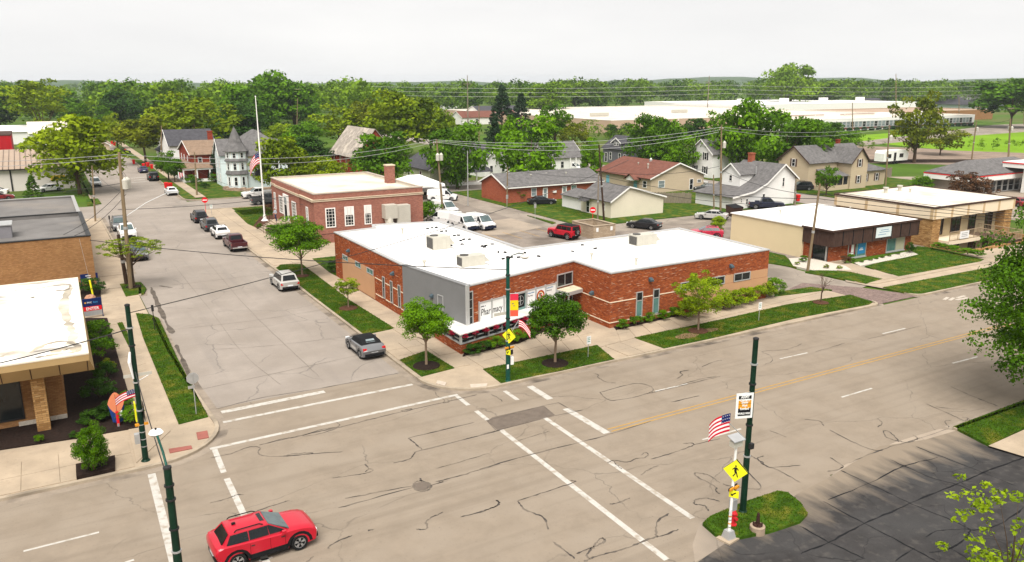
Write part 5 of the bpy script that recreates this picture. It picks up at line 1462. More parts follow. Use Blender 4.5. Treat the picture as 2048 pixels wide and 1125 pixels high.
# old brick hall
ch, cr_ = gabled('brick_hall', 'old red brick hall with steep weathered slate roof', 55.0, 156.5, 63.4, 172.5, 4.5, 9.7, 'y', brick_old, slate, 'building', slate, (), 0.4, 0.3)
cl_ = LW(55.0, 173)
for y in (170.5, 166.5, 162.6, 158.6): window(ch, cl_, 173 - y, 1.3, 0.7, 2.6, stone, glass_d, 0.1, 0, 1); panel(ch, cl_, 173 - y - 1.9, 173 - y - 1.6, 0, 4.3, brick_old, 'buttress', 0.25)
# pale green house
gh, _r = gabled('green_house', 'small pale green house with dark roof and front porch', 62.6, 137.6, 70.5, 150.5, 3.1, 5.3, 'y', siding_g, shingle_d, ends=(0,))
wins(gh, LW(62.6, 150.5), (3.0, 8.6), 1.0, 1.0, 1.5); window(gh, FW(137.6), 65.0, 0.9, 0.9, 1.5)
MB().add([(65.5, 135.6, 2.3), (75, 135.6, 2.3), (75, 137.58, 3.0), (65.5, 137.58, 3.0)], [(0, 1, 2, 3)]).build('porch_roof', shingle_d, gh)
MB().box(65.5, 135.7, 0, 75, 137.55, 0.55).build('porch_floor', white_p, gh)
for x in (65.8, 68.5, 71.5, 74.6): MB().box(x, 135.8, .55, x + .16, 135.96, 2.35).build('porch_post', white_p, gh)
railing((65.8, 135.85), (74.6, 135.85), 0.55, 0.8, gh, 0.3)
# brick ranch row
rn, rnr = gabled('ranch_house', 'long low red brick ranch building with grey shingle roof', 63.8, 111.0, 82.6, 119.4, 2.75, 4.35, 'x', brick_ranch, shingle, ends=(0,), ov=0.45, ge=0.4)
rfw = FW(111.0)
for x in (71.2, 75.0): d_ = window(rn, rfw, x, 0.12, 0.95, 2.0, white_p, glass_b, 0.2, 0, 1, name='door')
window(rn, rfw, 69.0, 0.85, 1.0, 1.35, white_p, glass_b); window(rn, rfw, 76.9, 0.85, 1.1, 1.35, white_p, glass_t, nh=3); window(rn, rfw, 81.0, 1.05, 0.8, 1.0, white_p, glass_b); panel(rn, rfw, 72.7, 73.3, 1.2, 1.55, white_p, 'window_unit', 0.25)
for x, y in ((70, 113.6), (73.5, 114.3), (77, 113.5)): vent_pipe(rnr, x, y, 3.6, 0.1, 0.55)
MB().box(63.35, 110.45, 2.45, 83.0, 110.54, 2.62).build('gutter', white_p, rn)
# small white building
sw, swr = gabled('small_white_building', 'small cream white building with grey roof and large blank side wall', 69.6, 91.0, 79.3, 98.4, 2.5, 4.3, 'y', mat('cream_block', (0.66, 0.60, 0.47), 0.8, 0.04, 0.5), shingle, 'building', white_p, (0,), 0.35, 0.3, 0.32)
swl = LW(69.6, 98.4)
window(sw, swl, 98.4 - 92.7, 0.95, 0.6, 1.15, white_p, glass_d); window(sw, swl, 98.4 - 96.6, 0.1, 0.9, 1.9, white_p, glass_d, name='door')
MB().add([(68.3, 95.5, 1.95), (68.3, 97.7, 1.95), (69.58, 97.7, 2.4), (69.58, 95.5, 2.4)], [(0, 3, 2, 1), (0, 1, 2, 3)]).build('door_hood', shingle, swr)
gable_walls(MB(), 69.9, 98.41, 75, 104, -0.05, 2.0, 2.7, 'y').build('annex_wall', white_p, sw)
gable_roof(MB(), 69.9, 98.6, 75, 104, 2.0, 2.7, 'y', 0.4, 0.0).build('annex_roof', shingle, sw)
# tan house with brown roof
th, thr = gabled('tan_house', 'tan house with brown shingle roof and pale blue doors', 91.6, 108.6, 104.0, 124, 2.7, 5.0, 'y', siding_tan2, shingle_b, ends=(0,), ov=0.5, ge=0.4)
thl, thf = LW(91.6, 124), FW(108.6)
blue_d = mat('pale_blue_door', (0.20, 0.47, 0.58), 0.6, 0.06, 2)
for y in (121, 112.8): panel(th, thl, 124 - y - 0.45, 124 - y + 0.45, 0.1, 2.1, blue_d, 'door', 0.06)
window(th, thl, 124 - 110.2, 0.9, 1.1, 1.2); window(th, thf, 94.0, 0.9, 1.5, 1.3, glass=glass_b); window(th, thf, 101.0, 0.1, 0.9, 2.0, name='door'); window(th, thf, 102.9, 1.3, 1.0, 0.6)
gable_roof(MB(), 90.3, 111.6, 92.6, 114.2, 2.3, 3.1, 'x', 0.25, 0.2).build('door_hood', shingle_b, thr)
gable_walls(MB(), 90.4, 111.7, 91.59, 114.1, 2.0, 2.3, 3.0, 'x').build('hood_gable', white_p, th)
MB().lathe([(0.28, 4.6), (0.3, 5.2), (0.1, 5.45)], (97.2, 115.5), 10).build('turbine_vent', galv, thr); vent_pipe(thr, 94.5, 113.0, 3.6, 0.1, 1.2); vent_pipe(thr, 95.5, 117.0, 4.0, 0.09, 0.6)
# slate grey house with dormer
gy, gyr = gabled('grey_house', 'slate grey house with dormer and white window trim', 119.4, 149.8, 127.5, 160, 3.6, 6.3, 'y', siding_dg, shingle_d, ends=(0,))
gyl = LW(119.4, 160)
wins(gy, gyl, (3.1, 6.6), 0.8, 0.9, 1.8); 
for u in (1.3, 8.6): window(gy, gyl, u, 0.1, 1.0, 2.3, name='door')
gable_walls(MB(), 119.6, 153.2, 122.6, 156.8, 3.6, 4.9, 6.0, 'x').build('dormer', siding_dg, gy)
gable_roof(MB(), 119.6, 153.2, 123.2, 156.8, 4.9, 6.0, 'x', 0.25, 0.25).build('dormer_roof', shingle_d, gyr); rake(gy, 119.6, 153.2, 122.6, 156.8, 4.9, 6.0, 'x', white_p, 0, 0.25, 0.25)
wins(gy, LW(119.6, 156.8), (1.3, 2.3), 4.2, 0.8, 0.9)
# white far house with shutters
wf, _r = gabled('shuttered_house', 'white two storey house with black shutters between the trees', 117.2, 120.2, 129, 126.8, 5.0, 7.6, 'x', siding_w, shingle, ends=(0,))
wfl = LW(117.2, 126.8)
for z in (0.8, 3.6):
    for u in (1.7, 4.6): window(wf, wfl, u, z, 0.75, 1.5); shutters(wf, wfl, u, z, 0.75, 1.5, black_m)
# white house with the long catslide roof
wh = thing('catslide_house', 'white house with long grey catslide roof and brick chimney', 'house', (97, 91.5, 0))
prof = [(90.4, 1.95), (94.5, 2.5), (97.2, 3.6), (101.0, 6.4), (103.9, 4.3)]
b = MB()
fr = [(90.4, 87.9, -0.05)] + [(x, 87.9, z) for x, z in prof] + [(103.9, 87.9, -0.05)]
bkk = [(p[0], 96.0, p[2]) for p in fr]
nn = len(fr)
b.add(fr + bkk, [tuple(range(nn - 1, -1, -1)), tuple(range(nn, 2 * nn)), (0, 1, nn + 1, nn), (nn - 2, nn - 1, 2 * nn - 1, 2 * nn - 2)])
b.build('wall', siding_w, wh)
b = MB()
pr2 = [(89.9, 1.86)] + prof[1:-1] + [(104.4, 3.94)]
for i in range(len(pr2) - 1):
    (xa, za), (xb, zb) = pr2[i], pr2[i + 1]
    slope(b, (xa, 96.4, za), (xa, 87.5, za), (xb, 87.5, zb), (xb, 96.4, zb), 0.14)
whr = b.build('roof', shingle, wh)
b = MB()
for i in range(len(pr2) - 1):
    (xa, za), (xb, zb) = pr2[i], pr2[i + 1]
    b.add([(xa, 87.42, za - 0.08), (xb, 87.42, zb - 0.08), (xb, 87.42, zb + 0.16), (xa, 87.42, za + 0.16), (xa, 87.47, za - 0.08), (xb, 87.47, zb - 0.08), (xb, 87.47, zb + 0.16), (xa, 87.47, za + 0.16)], [(0, 1, 2, 3), (0, 4, 5, 1), (2, 6, 7, 3)])
b.build('verge_board', white_p, wh)
gable_walls(MB(), 95.2, 91.3, 100.5, 95.2, 2.0, 4.9, 6.3, 'x').build('dormer', siding_w, wh)
gable_roof(MB(), 95.2, 91.3, 101.0, 95.2, 4.9, 6.35, 'x', 0.3, 0.3).build('dormer_roof', shingle, whr); rake(wh, 95.2, 91.3, 100, 95.2, 4.9, 6.35, 'x', white_p, 0, 0.3, 0.3)
window(wh, LW(95.2, 95.2), 1.9, 3.6, 0.7, 1.0)
chimney(whr, 100.9, 94.6, 0.8, 5.6, 7.6, brick_ranch)
wf2 = FW(87.9)
window(wh, wf2, 101.2, 2.9, 0.55, 1.5); window(wh, wf2, 97.0, 0.5, 0.6, 1.6); window(wh, wf2, 93.4, 0.6, 0.5, 1.0); window(wh, wf2, 92.2, 1.0, 0.35, 0.7)
MB().tube((98.3, 91.0, 4.2), (98.3, 91.0, 6.0), 0.09).build('flue', galv, whr)
# beige farmhouse
t2 = thing('beige_farmhouse', 'beige farmhouse with steep grey gables, screened porch and brown shutters', 'house', (129, 99, 0))
gable_walls(MB(), 119.2, 98, 135, 105, -0.05, 5.0, 7.6, 'x').build('wall', siding_t, t2)
gable_walls(MB(), 127.0, 95.0, 131.5, 97.99, -0.05, 5.0, 7.3, 'y').build('front_wing', siding_t, t2)
b = gable_roof(MB(), 119.2, 98, 135, 105, 5.0, 7.6, 'x', 0.4, 0.4); t2r = b.build('roof', shingle, t2)
gable_roof(MB(), 127.0, 95.0, 131.5, 101, 5.0, 7.3, 'y', 0.4, 0.35).build('wing_roof', shingle, t2r)
rake(t2, 119.2, 98, 135, 105, 5.0, 7.6, 'x', wood_d, 0, 0.4, 0.4); rake(t2, 127.0, 95.0, 131.5, 101, 5.0, 7.3, 'y', wood_d, 0, 0.4, 0.35)
MB().prism([(131.51, 96.5), (139, 96.5), (139, 103), (131.51, 103)], -0.05, 2.9, bottom=False).build('side_addition', siding_t, t2)
hip_roof(MB(), 131.8, 96.5, 139, 103, 2.95, 4.3, 0.4).build('addition_roof', shingle, t2)
MB().add([(120.2, 95.0, 2.5), (126.9, 95.0, 2.5), (126.0, 97.98, 3.7), (121.2, 97.98, 3.7)], [(0, 1, 2, 3)]).build('porch_roof', shingle, t2)
MB().box(120.4, 95.2, 0, 126.8, 97.9, 0.9).build('porch_base', siding_t, t2); MB().box(120.6, 95.3, 0.9, 126.6, 95.36, 2.4).build('porch_screen', glass_d, t2)
for x in (120.4, 122, 123.6, 125.2, 126.6): MB().box(x, 95.2, .9, x + .16, 95.29, 2.5).build('porch_post', siding_t, t2)
brs = mat('brown_shutter', (0.10, 0.06, 0.045), 0.7, 0.1, 2)
for w_, u, z in ((FW(95.0), 129.2, 4.0), (FW(95.0), 129.2, 1.0), (LW(119.2, 105), 3.5, 4.0), (FW(98.0), 133.2, 3.6), (FW(96.5), 133.4, 0.9), (FW(96.5), 136.6, 0.9)):
    window(t2, w_, u, z, 0.8, 1.4 if z != 3.6 else 1.1); shutters(t2, w_, u, z, 0.8, 1.4 if z != 3.6 else 1.1, brs)
chimney(t2r, 131.6, 102.0, 0.6, 6.4, 8.3, brick_old)
# houses half hidden behind the middle trees
mh, mhr = gabled('hidden_white_house', 'white house with grey roof showing behind the big maple, right part', 90, 146, 103.2, 154, 3.2, 6.2, 'x', siding_w, shingle, ends=(1,))
wins(mh, FW(146), (92, 95, 98), 0.8, 0.9, 1.5)
for x in (99.5, 101, 102.5): panel(mh, FW(146), x, x + 0.15, 0, 3, white_p, 'porch_post', 0.9, 0.75)
m2, _r = gabled('hidden_gable_house', 'white gabled house front half hidden by conifers left of the maple', 78.2, 145, 84.2, 158, 3.4, 6.2, 'y', siding_w, shingle_d, ends=(0,))
wins(m2, FW(145), (79.8, 82.6), 0.9, 0.8, 1.5)
for i, (px, py, w_, d_, h_, rm, lb) in enumerate(((925, 250, 30, 12, 3.2, shingle_b, 'long white building with dull red roof beyond the railway lawn'), (958, 243, 26, 14, 4.6, shingle_d, 'white house with steep dark roof at the far railway lawn'), (830, 232, 14, 10, 4, shingle, 'tiny white house among far trees, left of centre'), (1735, 216, 30, 14, 4.5, shingle_d, 'pale blue grey house behind the long glass works'), (1525, 212, 12, 10, 4, shingle_d, 'tiny pale house in the far trees above the works roof'), (885, 218, 12, 10, 4, shingle, 'tiny white gable house far left of the spruces'))):
    x, y = G(px, py)
    o_, _r = gabled('far_house', lb, x, y, x + w_, y + d_, h_, h_ + 2.6, 'x', siding_w if i != 3 else siding_blue, rm, ends=(0,))
    wins(o_, FW(y), [x + w_ * k for k in (0.25, 0.5, 0.75)], 1.0, 1.4, 1.6, fw=0.12)
hp = thing('hip_roof_hall', 'dark hip roofed hall with a lantern at the far right', 'building', G(1955, 222) + (0,))
x, y = G(1925, 222)
MB().box(x, y, 0, x + 52, y + 30, 4.0).build('wall', siding_blue, hp)
hr_ = hip_roof(MB(), x, y, x + 52, y + 30, 4.05, 9.5, 1.5).build('roof', shingle_d, hp)
gable_walls(MB(), x + 17, y + 8, x + 33, y + 16, 7, 9.6, 11, 'x').build('lantern', white_p, hr_)
gable_roof(MB(), x + 17, y + 8, x + 33, y + 16, 9.6, 11, 'x', 0.6, 0.6).build('lantern_roof', shingle, hr_)

# ================================================================== WORKS AND STATION
pk = mat('pink_concrete', (0.48, 0.335, 0.245), 0.85, 0.05, 0.1)
fa = thing('factory_building', 'large pinkish flat roofed factory behind the houses', 'building', (240, 300, 0))
flat_shell(fa, [(187, 246), (345, 246), (345, 392), (187, 392)], 5.0, pk, roof_cream, white_p, 0.3, 0.6)
for k in range(7): panel(fa, FW(246), 200 + k * 20, 200.3 + k * 20, 0, 4.9, white_p, 'downpipe', 0.3)
for px, py, lb in ((1190, 232, 'white rooftop plant box at the left of the factory roof'), (1350, 225, 'white rooftop plant box in the middle of the factory roof')):
    x, y = G(px, py, 5.0)
    u_ = thing('rooftop_plant', lb, 'air conditioner', (x, y, 4.7))
    MB().box(x - 6, y - 3, 4.7, x + 6, y + 3, 7.0).build('cabinet', white_p, u_); MB().box(x - 5, y - 3.3, 5.2, x + 5, y - 3.01, 6.4).build('coil_grille', hvac_m, u_)
f2 = thing('factory_hall', 'raised white roofed factory hall behind the flat factory', 'building', (360, 330, 0))
flat_shell(f2, [(346, 330), (500, 330), (500, 420), (346, 420)], 6.6, white_p, roof_white, white_p, 0.3, 0.6)
for k in range(4): MB().box(362 + k * 36, 350, 7.1, 366 + k * 36, 354, 9.5).build('roof_vent', white_p, f2)
f3 = thing('glass_works', 'long low works with a continuous band of glazing beside the field', 'building', (310, 215, 0))
flat_shell(f3, [(255, 216), (372, 216), (372, 244), (255, 244)], 4.6, white_p, roof_cream, white_p, 0.3, 0.5)
wk = FW(216)
for k in range(46):
    window(f3, wk, 256.4 + k * 2.5, 1.2, 2.3, 2.4, alu, glass_b if k % 3 else glass_d, 0.22, 0, 1, dep=0.1)
panel(f3, wk, 255, 372, 0.45, 1.1, mat('maroon_band', (0.16, 0.045, 0.035), 0.8, 0.1, 0.3), 'maroon_band', 0.12)
for k in range(24):
    if RNG.random() < 0.25: continue
    MB().lathe([(1.0, 0), (1.2, 0.7), (0.8, 1.3), (0.2, 1.5)], (262 + k * 4.6, 212.5), 8).build('clipped_bush', LEAF['dark'], f3)
for x in (285, 318, 345): MB().box(x, 225, 4.3, x + 5, 229, 6.2).build('roof_vent', white_p, f3)
f4 = thing('tan_works', 'tan roofed works annex between factory and glass works', 'building', (250, 222, 0))
flat_shell(f4, [(346, 246), (440, 246), (440, 289), (346, 289)], 5.0, brick_tan, mat('tan_gravel_roof', (0.36, 0.26, 0.19), 0.9, 0.1, 0.2), cream_d, 0.3, 0.6)
gs = thing('filling_station', 'filling station shop with dark hip roof and white fascia with red stripe', 'shop', (146, 84, 0))
MB().box(137.4, 79, -0.05, 160, 86, 2.4).build('wall', mat('station_wall', (0.30, 0.26, 0.22), 0.8, 0.15, 0.6), gs)
MB().box(136.4, 78.1, 2.4, 161, 87, 3.2).build('fascia', white_p, gs)
MB().box(136.35, 78.05, 3.2, 161.05, 87.05, 3.36).build('red_stripe', sign_r, gs)
hip_roof(MB(), 136.4, 78.1, 161, 87, 3.52, 5.6, 0.0).build('roof', shingle, gs)
sf = FW(79)
for k in range(9): window(gs, sf, 142.5 + k * 1.9, 0.1, 1.7, 2.1, alu, glass_d, 0.1, 0, 1, dep=0.1)
cn_ = thing('station_canopy', 'white fuel canopy with red stripe at the right edge', 'canopy', (155, 72, 0))
MB().box(148.5, 64, 4.3, 166, 80, 5.3).build('canopy_deck', white_p, cn_); MB().box(148.4, 63.9, 5.02, 166.1, 80.1, 5.2).build('red_stripe', sign_r, cn_)
for x, y in ((149.6, 76.5), (149.6, 67), (162, 76.5), (162, 67)): MB().box(x - 0.25, y - 0.25, 0, x + 0.25, y + 0.25, 4.3).build('canopy_post', white_p, cn_)
# trailer home by the railway
rv = thing('trailer_home', 'white travel trailer parked beside the railway', 'trailer', G(1790, 329) + (0,))
x, y = G(1766, 330)
b = MB()
P = [(0, .7), (0, 2.6), (.5, 3.2), (8.2, 3.2), (9.4, 2.2), (9.2, .7)]
b.loft([[(x + p, y, z) for p, z in P], [(x + p, y + 2.5, z) for p, z in P]]).build('body', white_p, rv)
wins(rv, FW(y), (x + 2.0, x + 6.6), 1.5, 1.4, 0.9, frame=steel_d); window(rv, FW(y), x + 4.2, 0.8, 0.8, 1.9, steel_d, glass_d, name='door')
for k in (4.0, 5.0): MB().path([(x + k, y + 0.1, 0.38), (x + k, y - 0.15, 0.38)], 0.38, 12).build('wheel', rubber, rv)
# block enclosure, wooden fence, tent
en = thing('block_enclosure', 'tan concrete block bin enclosure behind the red off roader', 'enclosure', (61.5, 81.5, 0))
blk = brick('tan_block', (0.33, 0.25, 0.17), (0.41, 0.32, 0.23), (0.46, 0.37, 0.27), (0.22, 0.165, 0.115), 0.66, 0.5, 0.42, 0.21)
ring(MB(), rect(58.2, 79.5, 61.6, 84.2), inset(rect(58.2, 79.5, 61.6, 84.2), 0.22), 0, 1.6).build('wall', blk, en)
ring(MB(), rect(58.15, 79.45, 61.65, 84.25), inset(rect(58.15, 79.45, 61.65, 84.25), 0.32), 1.6, 1.68).build('cap', concrete, en)
for x in (58.6, 60.8): panel(en, FW(79.5), x, x + 0.35, 0.9, 1.4, sign_w, 'notice', 0.02)
fe = thing('board_fence', 'weathered vertical board fence beside the catslide house', 'fence', (87.5, 96.5, 0))
p0, p1 = Vector((83.6, 100.5)), Vector((89.6, 96.2))
for i in range(44):
    c = p0 + (p1 - p0) * (i + 0.5) / 44
    MB().obox((c.x, c.y), math.atan2(p1.y - p0.y, p1.x - p0.x), 0.075, 0.015, 0, 1.75 + RNG.uniform(-.08, .08)).build('plank', wood_g, fe)
for i in range(5):
    c = p0 + (p1 - p0) * i / 4
    MB().obox((c.x + 0.06, c.y + 0.08), 0, 0.06, 0.06, 0, 1.6).build('post', wood_g, fe)
f5 = thing('yard_fence', 'grey board fence behind the beige farmhouse', 'fence', (145, 103, 0))
p0, p1 = Vector((139.2, 101)), Vector((152, 104))
for i in range(50):
    c = p0 + (p1 - p0) * (i + 0.5) / 50
    MB().obox((c.x, c.y), math.atan2(p1.y - p0.y, p1.x - p0.x), 0.12, 0.015, 0, 1.9).build('plank', wood_g, f5)
for i in range(6): c = p0 + (p1 - p0) * i / 5; MB().obox((c.x, c.y + .08), 0, 0.06, 0.06, 0, 1.7).build('post', wood_g, f5)
tn = thing('canopy_tent', 'white canopy tent over the post lot behind the post office', 'tent', (56, 124.5, 0))
x0, y0, x1, y1 = 49.5, 120.5, 57.5, 127.5
MB().add([(x0, y0, 2.6), (x1, y0, 2.6), (x1, y1, 2.6), (x0, y1, 2.6), (52.5, 124, 4.0), (54.5, 124, 4.0)], [(0, 1, 5, 4), (1, 2, 5), (2, 3, 4, 5), (3, 0, 4)]).build('canopy_top', white_p, tn)
MB().box(x0, y0 - .03, 2.2, x1, y0, 2.6).box(x1, y0, 2.2, x1 + .03, y1, 2.6).box(x0 - .03, y0, 2.2, x0, y1, 2.6).build('valance', white_p, tn)
for x, y in ((x0, y0), (x1, y0), (x0, y1), (x1, y1)): MB().tube((x, y, 0), (x, y, 2.6), 0.05).build('pole', galv, tn)
yf = thing('dock_fence', 'dark rail fence and yellow bollard by the post office dock', 'fence', (45, 108, 0))
for i in range(7): MB().box(43.0 + i * 1.0, 110.9, 0, 43.1 + i * 1.0, 111.0, 1.2).build('post', wood_d, yf)
for z in (0.4, 0.8, 1.15): MB().box(43, 110.85, z, 49.1, 110.895, z + 0.1).build('rail', wood_d, yf)
MB().lathe([(0.1, 0), (0.1, 1.6), (0.02, 1.7)], (46.3, 110.4), 8).build('bollard', sign_y, yf)

# ================================================================== VEHICLES
VS = 0.95
_wheel = {}
def wheel_mesh(r, w):
    k = (r, w)
    if k in _wheel: return _wheel[k]
    t = MB()
    n = 20
    prof = [(r * 0.66, -w / 2), (r * 0.94, -w / 2), (r, -w * 0.32), (r, w * 0.32), (r * 0.94, w / 2), (r * 0.66, w / 2)]
    for pr, py in prof:
        for i in range(n):
            a = 2 * math.pi * i / n
            t.v.append((pr * math.cos(a), py, pr * math.sin(a)))
    for j in range(len(prof) - 1):
        for i in range(n): t.f.append((j * n + i, j * n + (i + 1) % n, (j + 1) * n + (i + 1) % n, (j + 1) * n + i))
    tm = t.mesh('tyre', 40)
    d = MB()
    for y in (-w * 0.30, w * 0.30):
        d.poly([(r * 0.67 * math.cos(2 * math.pi * i / n), y, r * 0.67 * math.sin(2 * math.pi * i / n)) for i in range(n)])
    dm = d.mesh('hub')
    s = MB()
    for sd in (-1, 1):
        y0, y1 = sd * w * 0.36, sd * w * 0.44
        for i in range(5):
            a = 2 * math.pi * i / 5 + 0.3
            for da in (-0.16, 0.16):
                c, q = math.cos(a + da * 0.3), math.sin(a + da * 0.3)
                c2, q2 = math.cos(a + da), math.sin(a + da)
                tx, tz = -q * 0.022, c * 0.022
                s.add([(0.05 * c - tx, y1, 0.05 * q - tz), (0.05 * c + tx, y1, 0.05 * q + tz), (r * .64 * c2 + tx, y1, r * .64 * q2 + tz), (r * .64 * c2 - tx, y1, r * .64 * q2 - tz),
                       (0.05 * c - tx, y0, 0.05 * q - tz), (0.05 * c + tx, y0, 0.05 * q + tz), (r * .64 * c2 + tx, y0, r * .64 * q2 + tz), (r * .64 * c2 - tx, y0, r * .64 * q2 - tz)],
                      [(0, 1, 2, 3), (4, 7, 6, 5), (0, 3, 7, 4), (1, 5, 6, 2), (3, 2, 6, 7)])
        for i in range(n):
            a0, a1 = 2 * math.pi * i / n, 2 * math.pi * (i + 1) / n
            s.poly([(r * .6 * math.cos(a0), y1, r * .6 * math.sin(a0)), (r * .6 * math.cos(a1), y1, r * .6 * math.sin(a1)), (r * .68 * math.cos(a1), y1, r * .68 * math.sin(a1)), (r * .68 * math.cos(a0), y1, r * .68 * math.sin(a0))])
    _wheel[k] = (tm, dm, s.mesh('rim'))
    return _wheel[k]
KINDS = {
    # L, W, clearance, wheel r, axles (front, rear x), lower top line (rear -> front), cabin: (belt z, roof z, x rear-bottom, rear-top, front-top, front-bottom, belt inset, roof inset)
    'suv': A_(L=4.75, W=1.88, c=.24, r=.36, ax=(1.42, -1.38), top=[(-2.34, .62), (-2.38, .98), (-2.2, 1.05), (.9, 1.04), (1.2, 1.05), (2.0, .98), (2.3, .84), (2.37, .62)], cab=(1.03, 1.70, -2.2, -1.85, .25, 1.05, .10, .27), split=(-.95, -.05)),
    'crossover': A_(L=4.48, W=1.82, c=.28, r=.375, ax=(1.36, -1.31), top=[(-2.14, .66), (-2.22, .84), (-2.21, 1.0), (-2.12, 1.14), (-1.9, 1.2), (-.8, 1.14), (.6, 1.08), (1.05, 1.12), (1.55, 1.09), (1.9, 1.02), (2.12, .91), (2.22, .76), (2.22, .6)], cab=(1.10, 1.63, -1.92, -1.50, .10, 1.02, .07, .27), split=(-.75, .10)),
    'sedan': A_(L=4.85, W=1.83, c=.20, r=.33, ax=(1.43, -1.38), top=[(-2.38, .55), (-2.42, .93), (-2.2, 1.02), (-1.3, 1.0), (.9, .94), (1.3, .92), (2.1, .82), (2.38, .68), (2.42, .5)], cab=(.95, 1.43, -1.75, -1.0, .25, 1.10, .09, .30), split=(-.8, -.1)),
    'pickup': A_(L=5.7, W=1.95, c=.34, r=.40, ax=(1.85, -1.75), top=[(-2.82, .62), (-2.84, .86), (-.95, .86), (-.94, 1.16), (1.1, 1.16), (1.35, 1.2), (2.45, 1.14), (2.78, 1.0), (2.84, .62)], cab=(1.15, 1.86, -.92, -.75, .55, 1.25, .10, .25), split=(.05,), bed=True),
    'van': A_(L=5.2, W=1.95, c=.24, r=.34, ax=(1.72, -1.55), top=[(-2.56, .5), (-2.6, 1.1), (-2.5, 1.12), (1.3, 1.12), (1.7, 1.12), (2.35, .98), (2.58, .82), (2.6, .5)], cab=(1.10, 1.98, -2.58, -2.5, .85, 1.75, .02, .16), split=(.55,), van=True),
    'minivan': A_(L=5.1, W=1.95, c=.20, r=.34, ax=(1.62, -1.45), top=[(-2.5, .5), (-2.55, 1.0), (-2.45, 1.06), (1.0, 1.0), (1.45, 1.0), (2.2, .85), (2.5, .7), (2.54, .5)], cab=(1.02, 1.74, -2.45, -2.15, .45, 1.5, .06, .22), split=(-1.2, -.1)),
    'beetle': A_(L=4.28, W=1.81, c=.20, r=.35, ax=(1.30, -1.24), top=[(-2.05, .5), (-2.13, .72), (-1.98, .92), (-1.55, 1.04), (-1.0, 1.02), (.7, .96), (1.1, .96), (1.6, .88), (1.95, .74), (2.13, .55)], cab=(.98, 1.48, -1.5, -.85, .15, .85, .10, .34), split=(-.55,), soft=True),
    'offroad': A_(L=4.7, W=1.93, c=.34, r=.42, ax=(1.5, -1.42), top=[(-2.2, .62), (-2.22, 1.18), (-2.1, 1.2), (.9, 1.2), (1.05, 1.22), (2.1, 1.18), (2.2, 1.05), (2.24, .62)], cab=(1.19, 1.88, -2.15, -2.05, .45, .85, .06, .14), split=(-1.25, -.3), off=True),
}
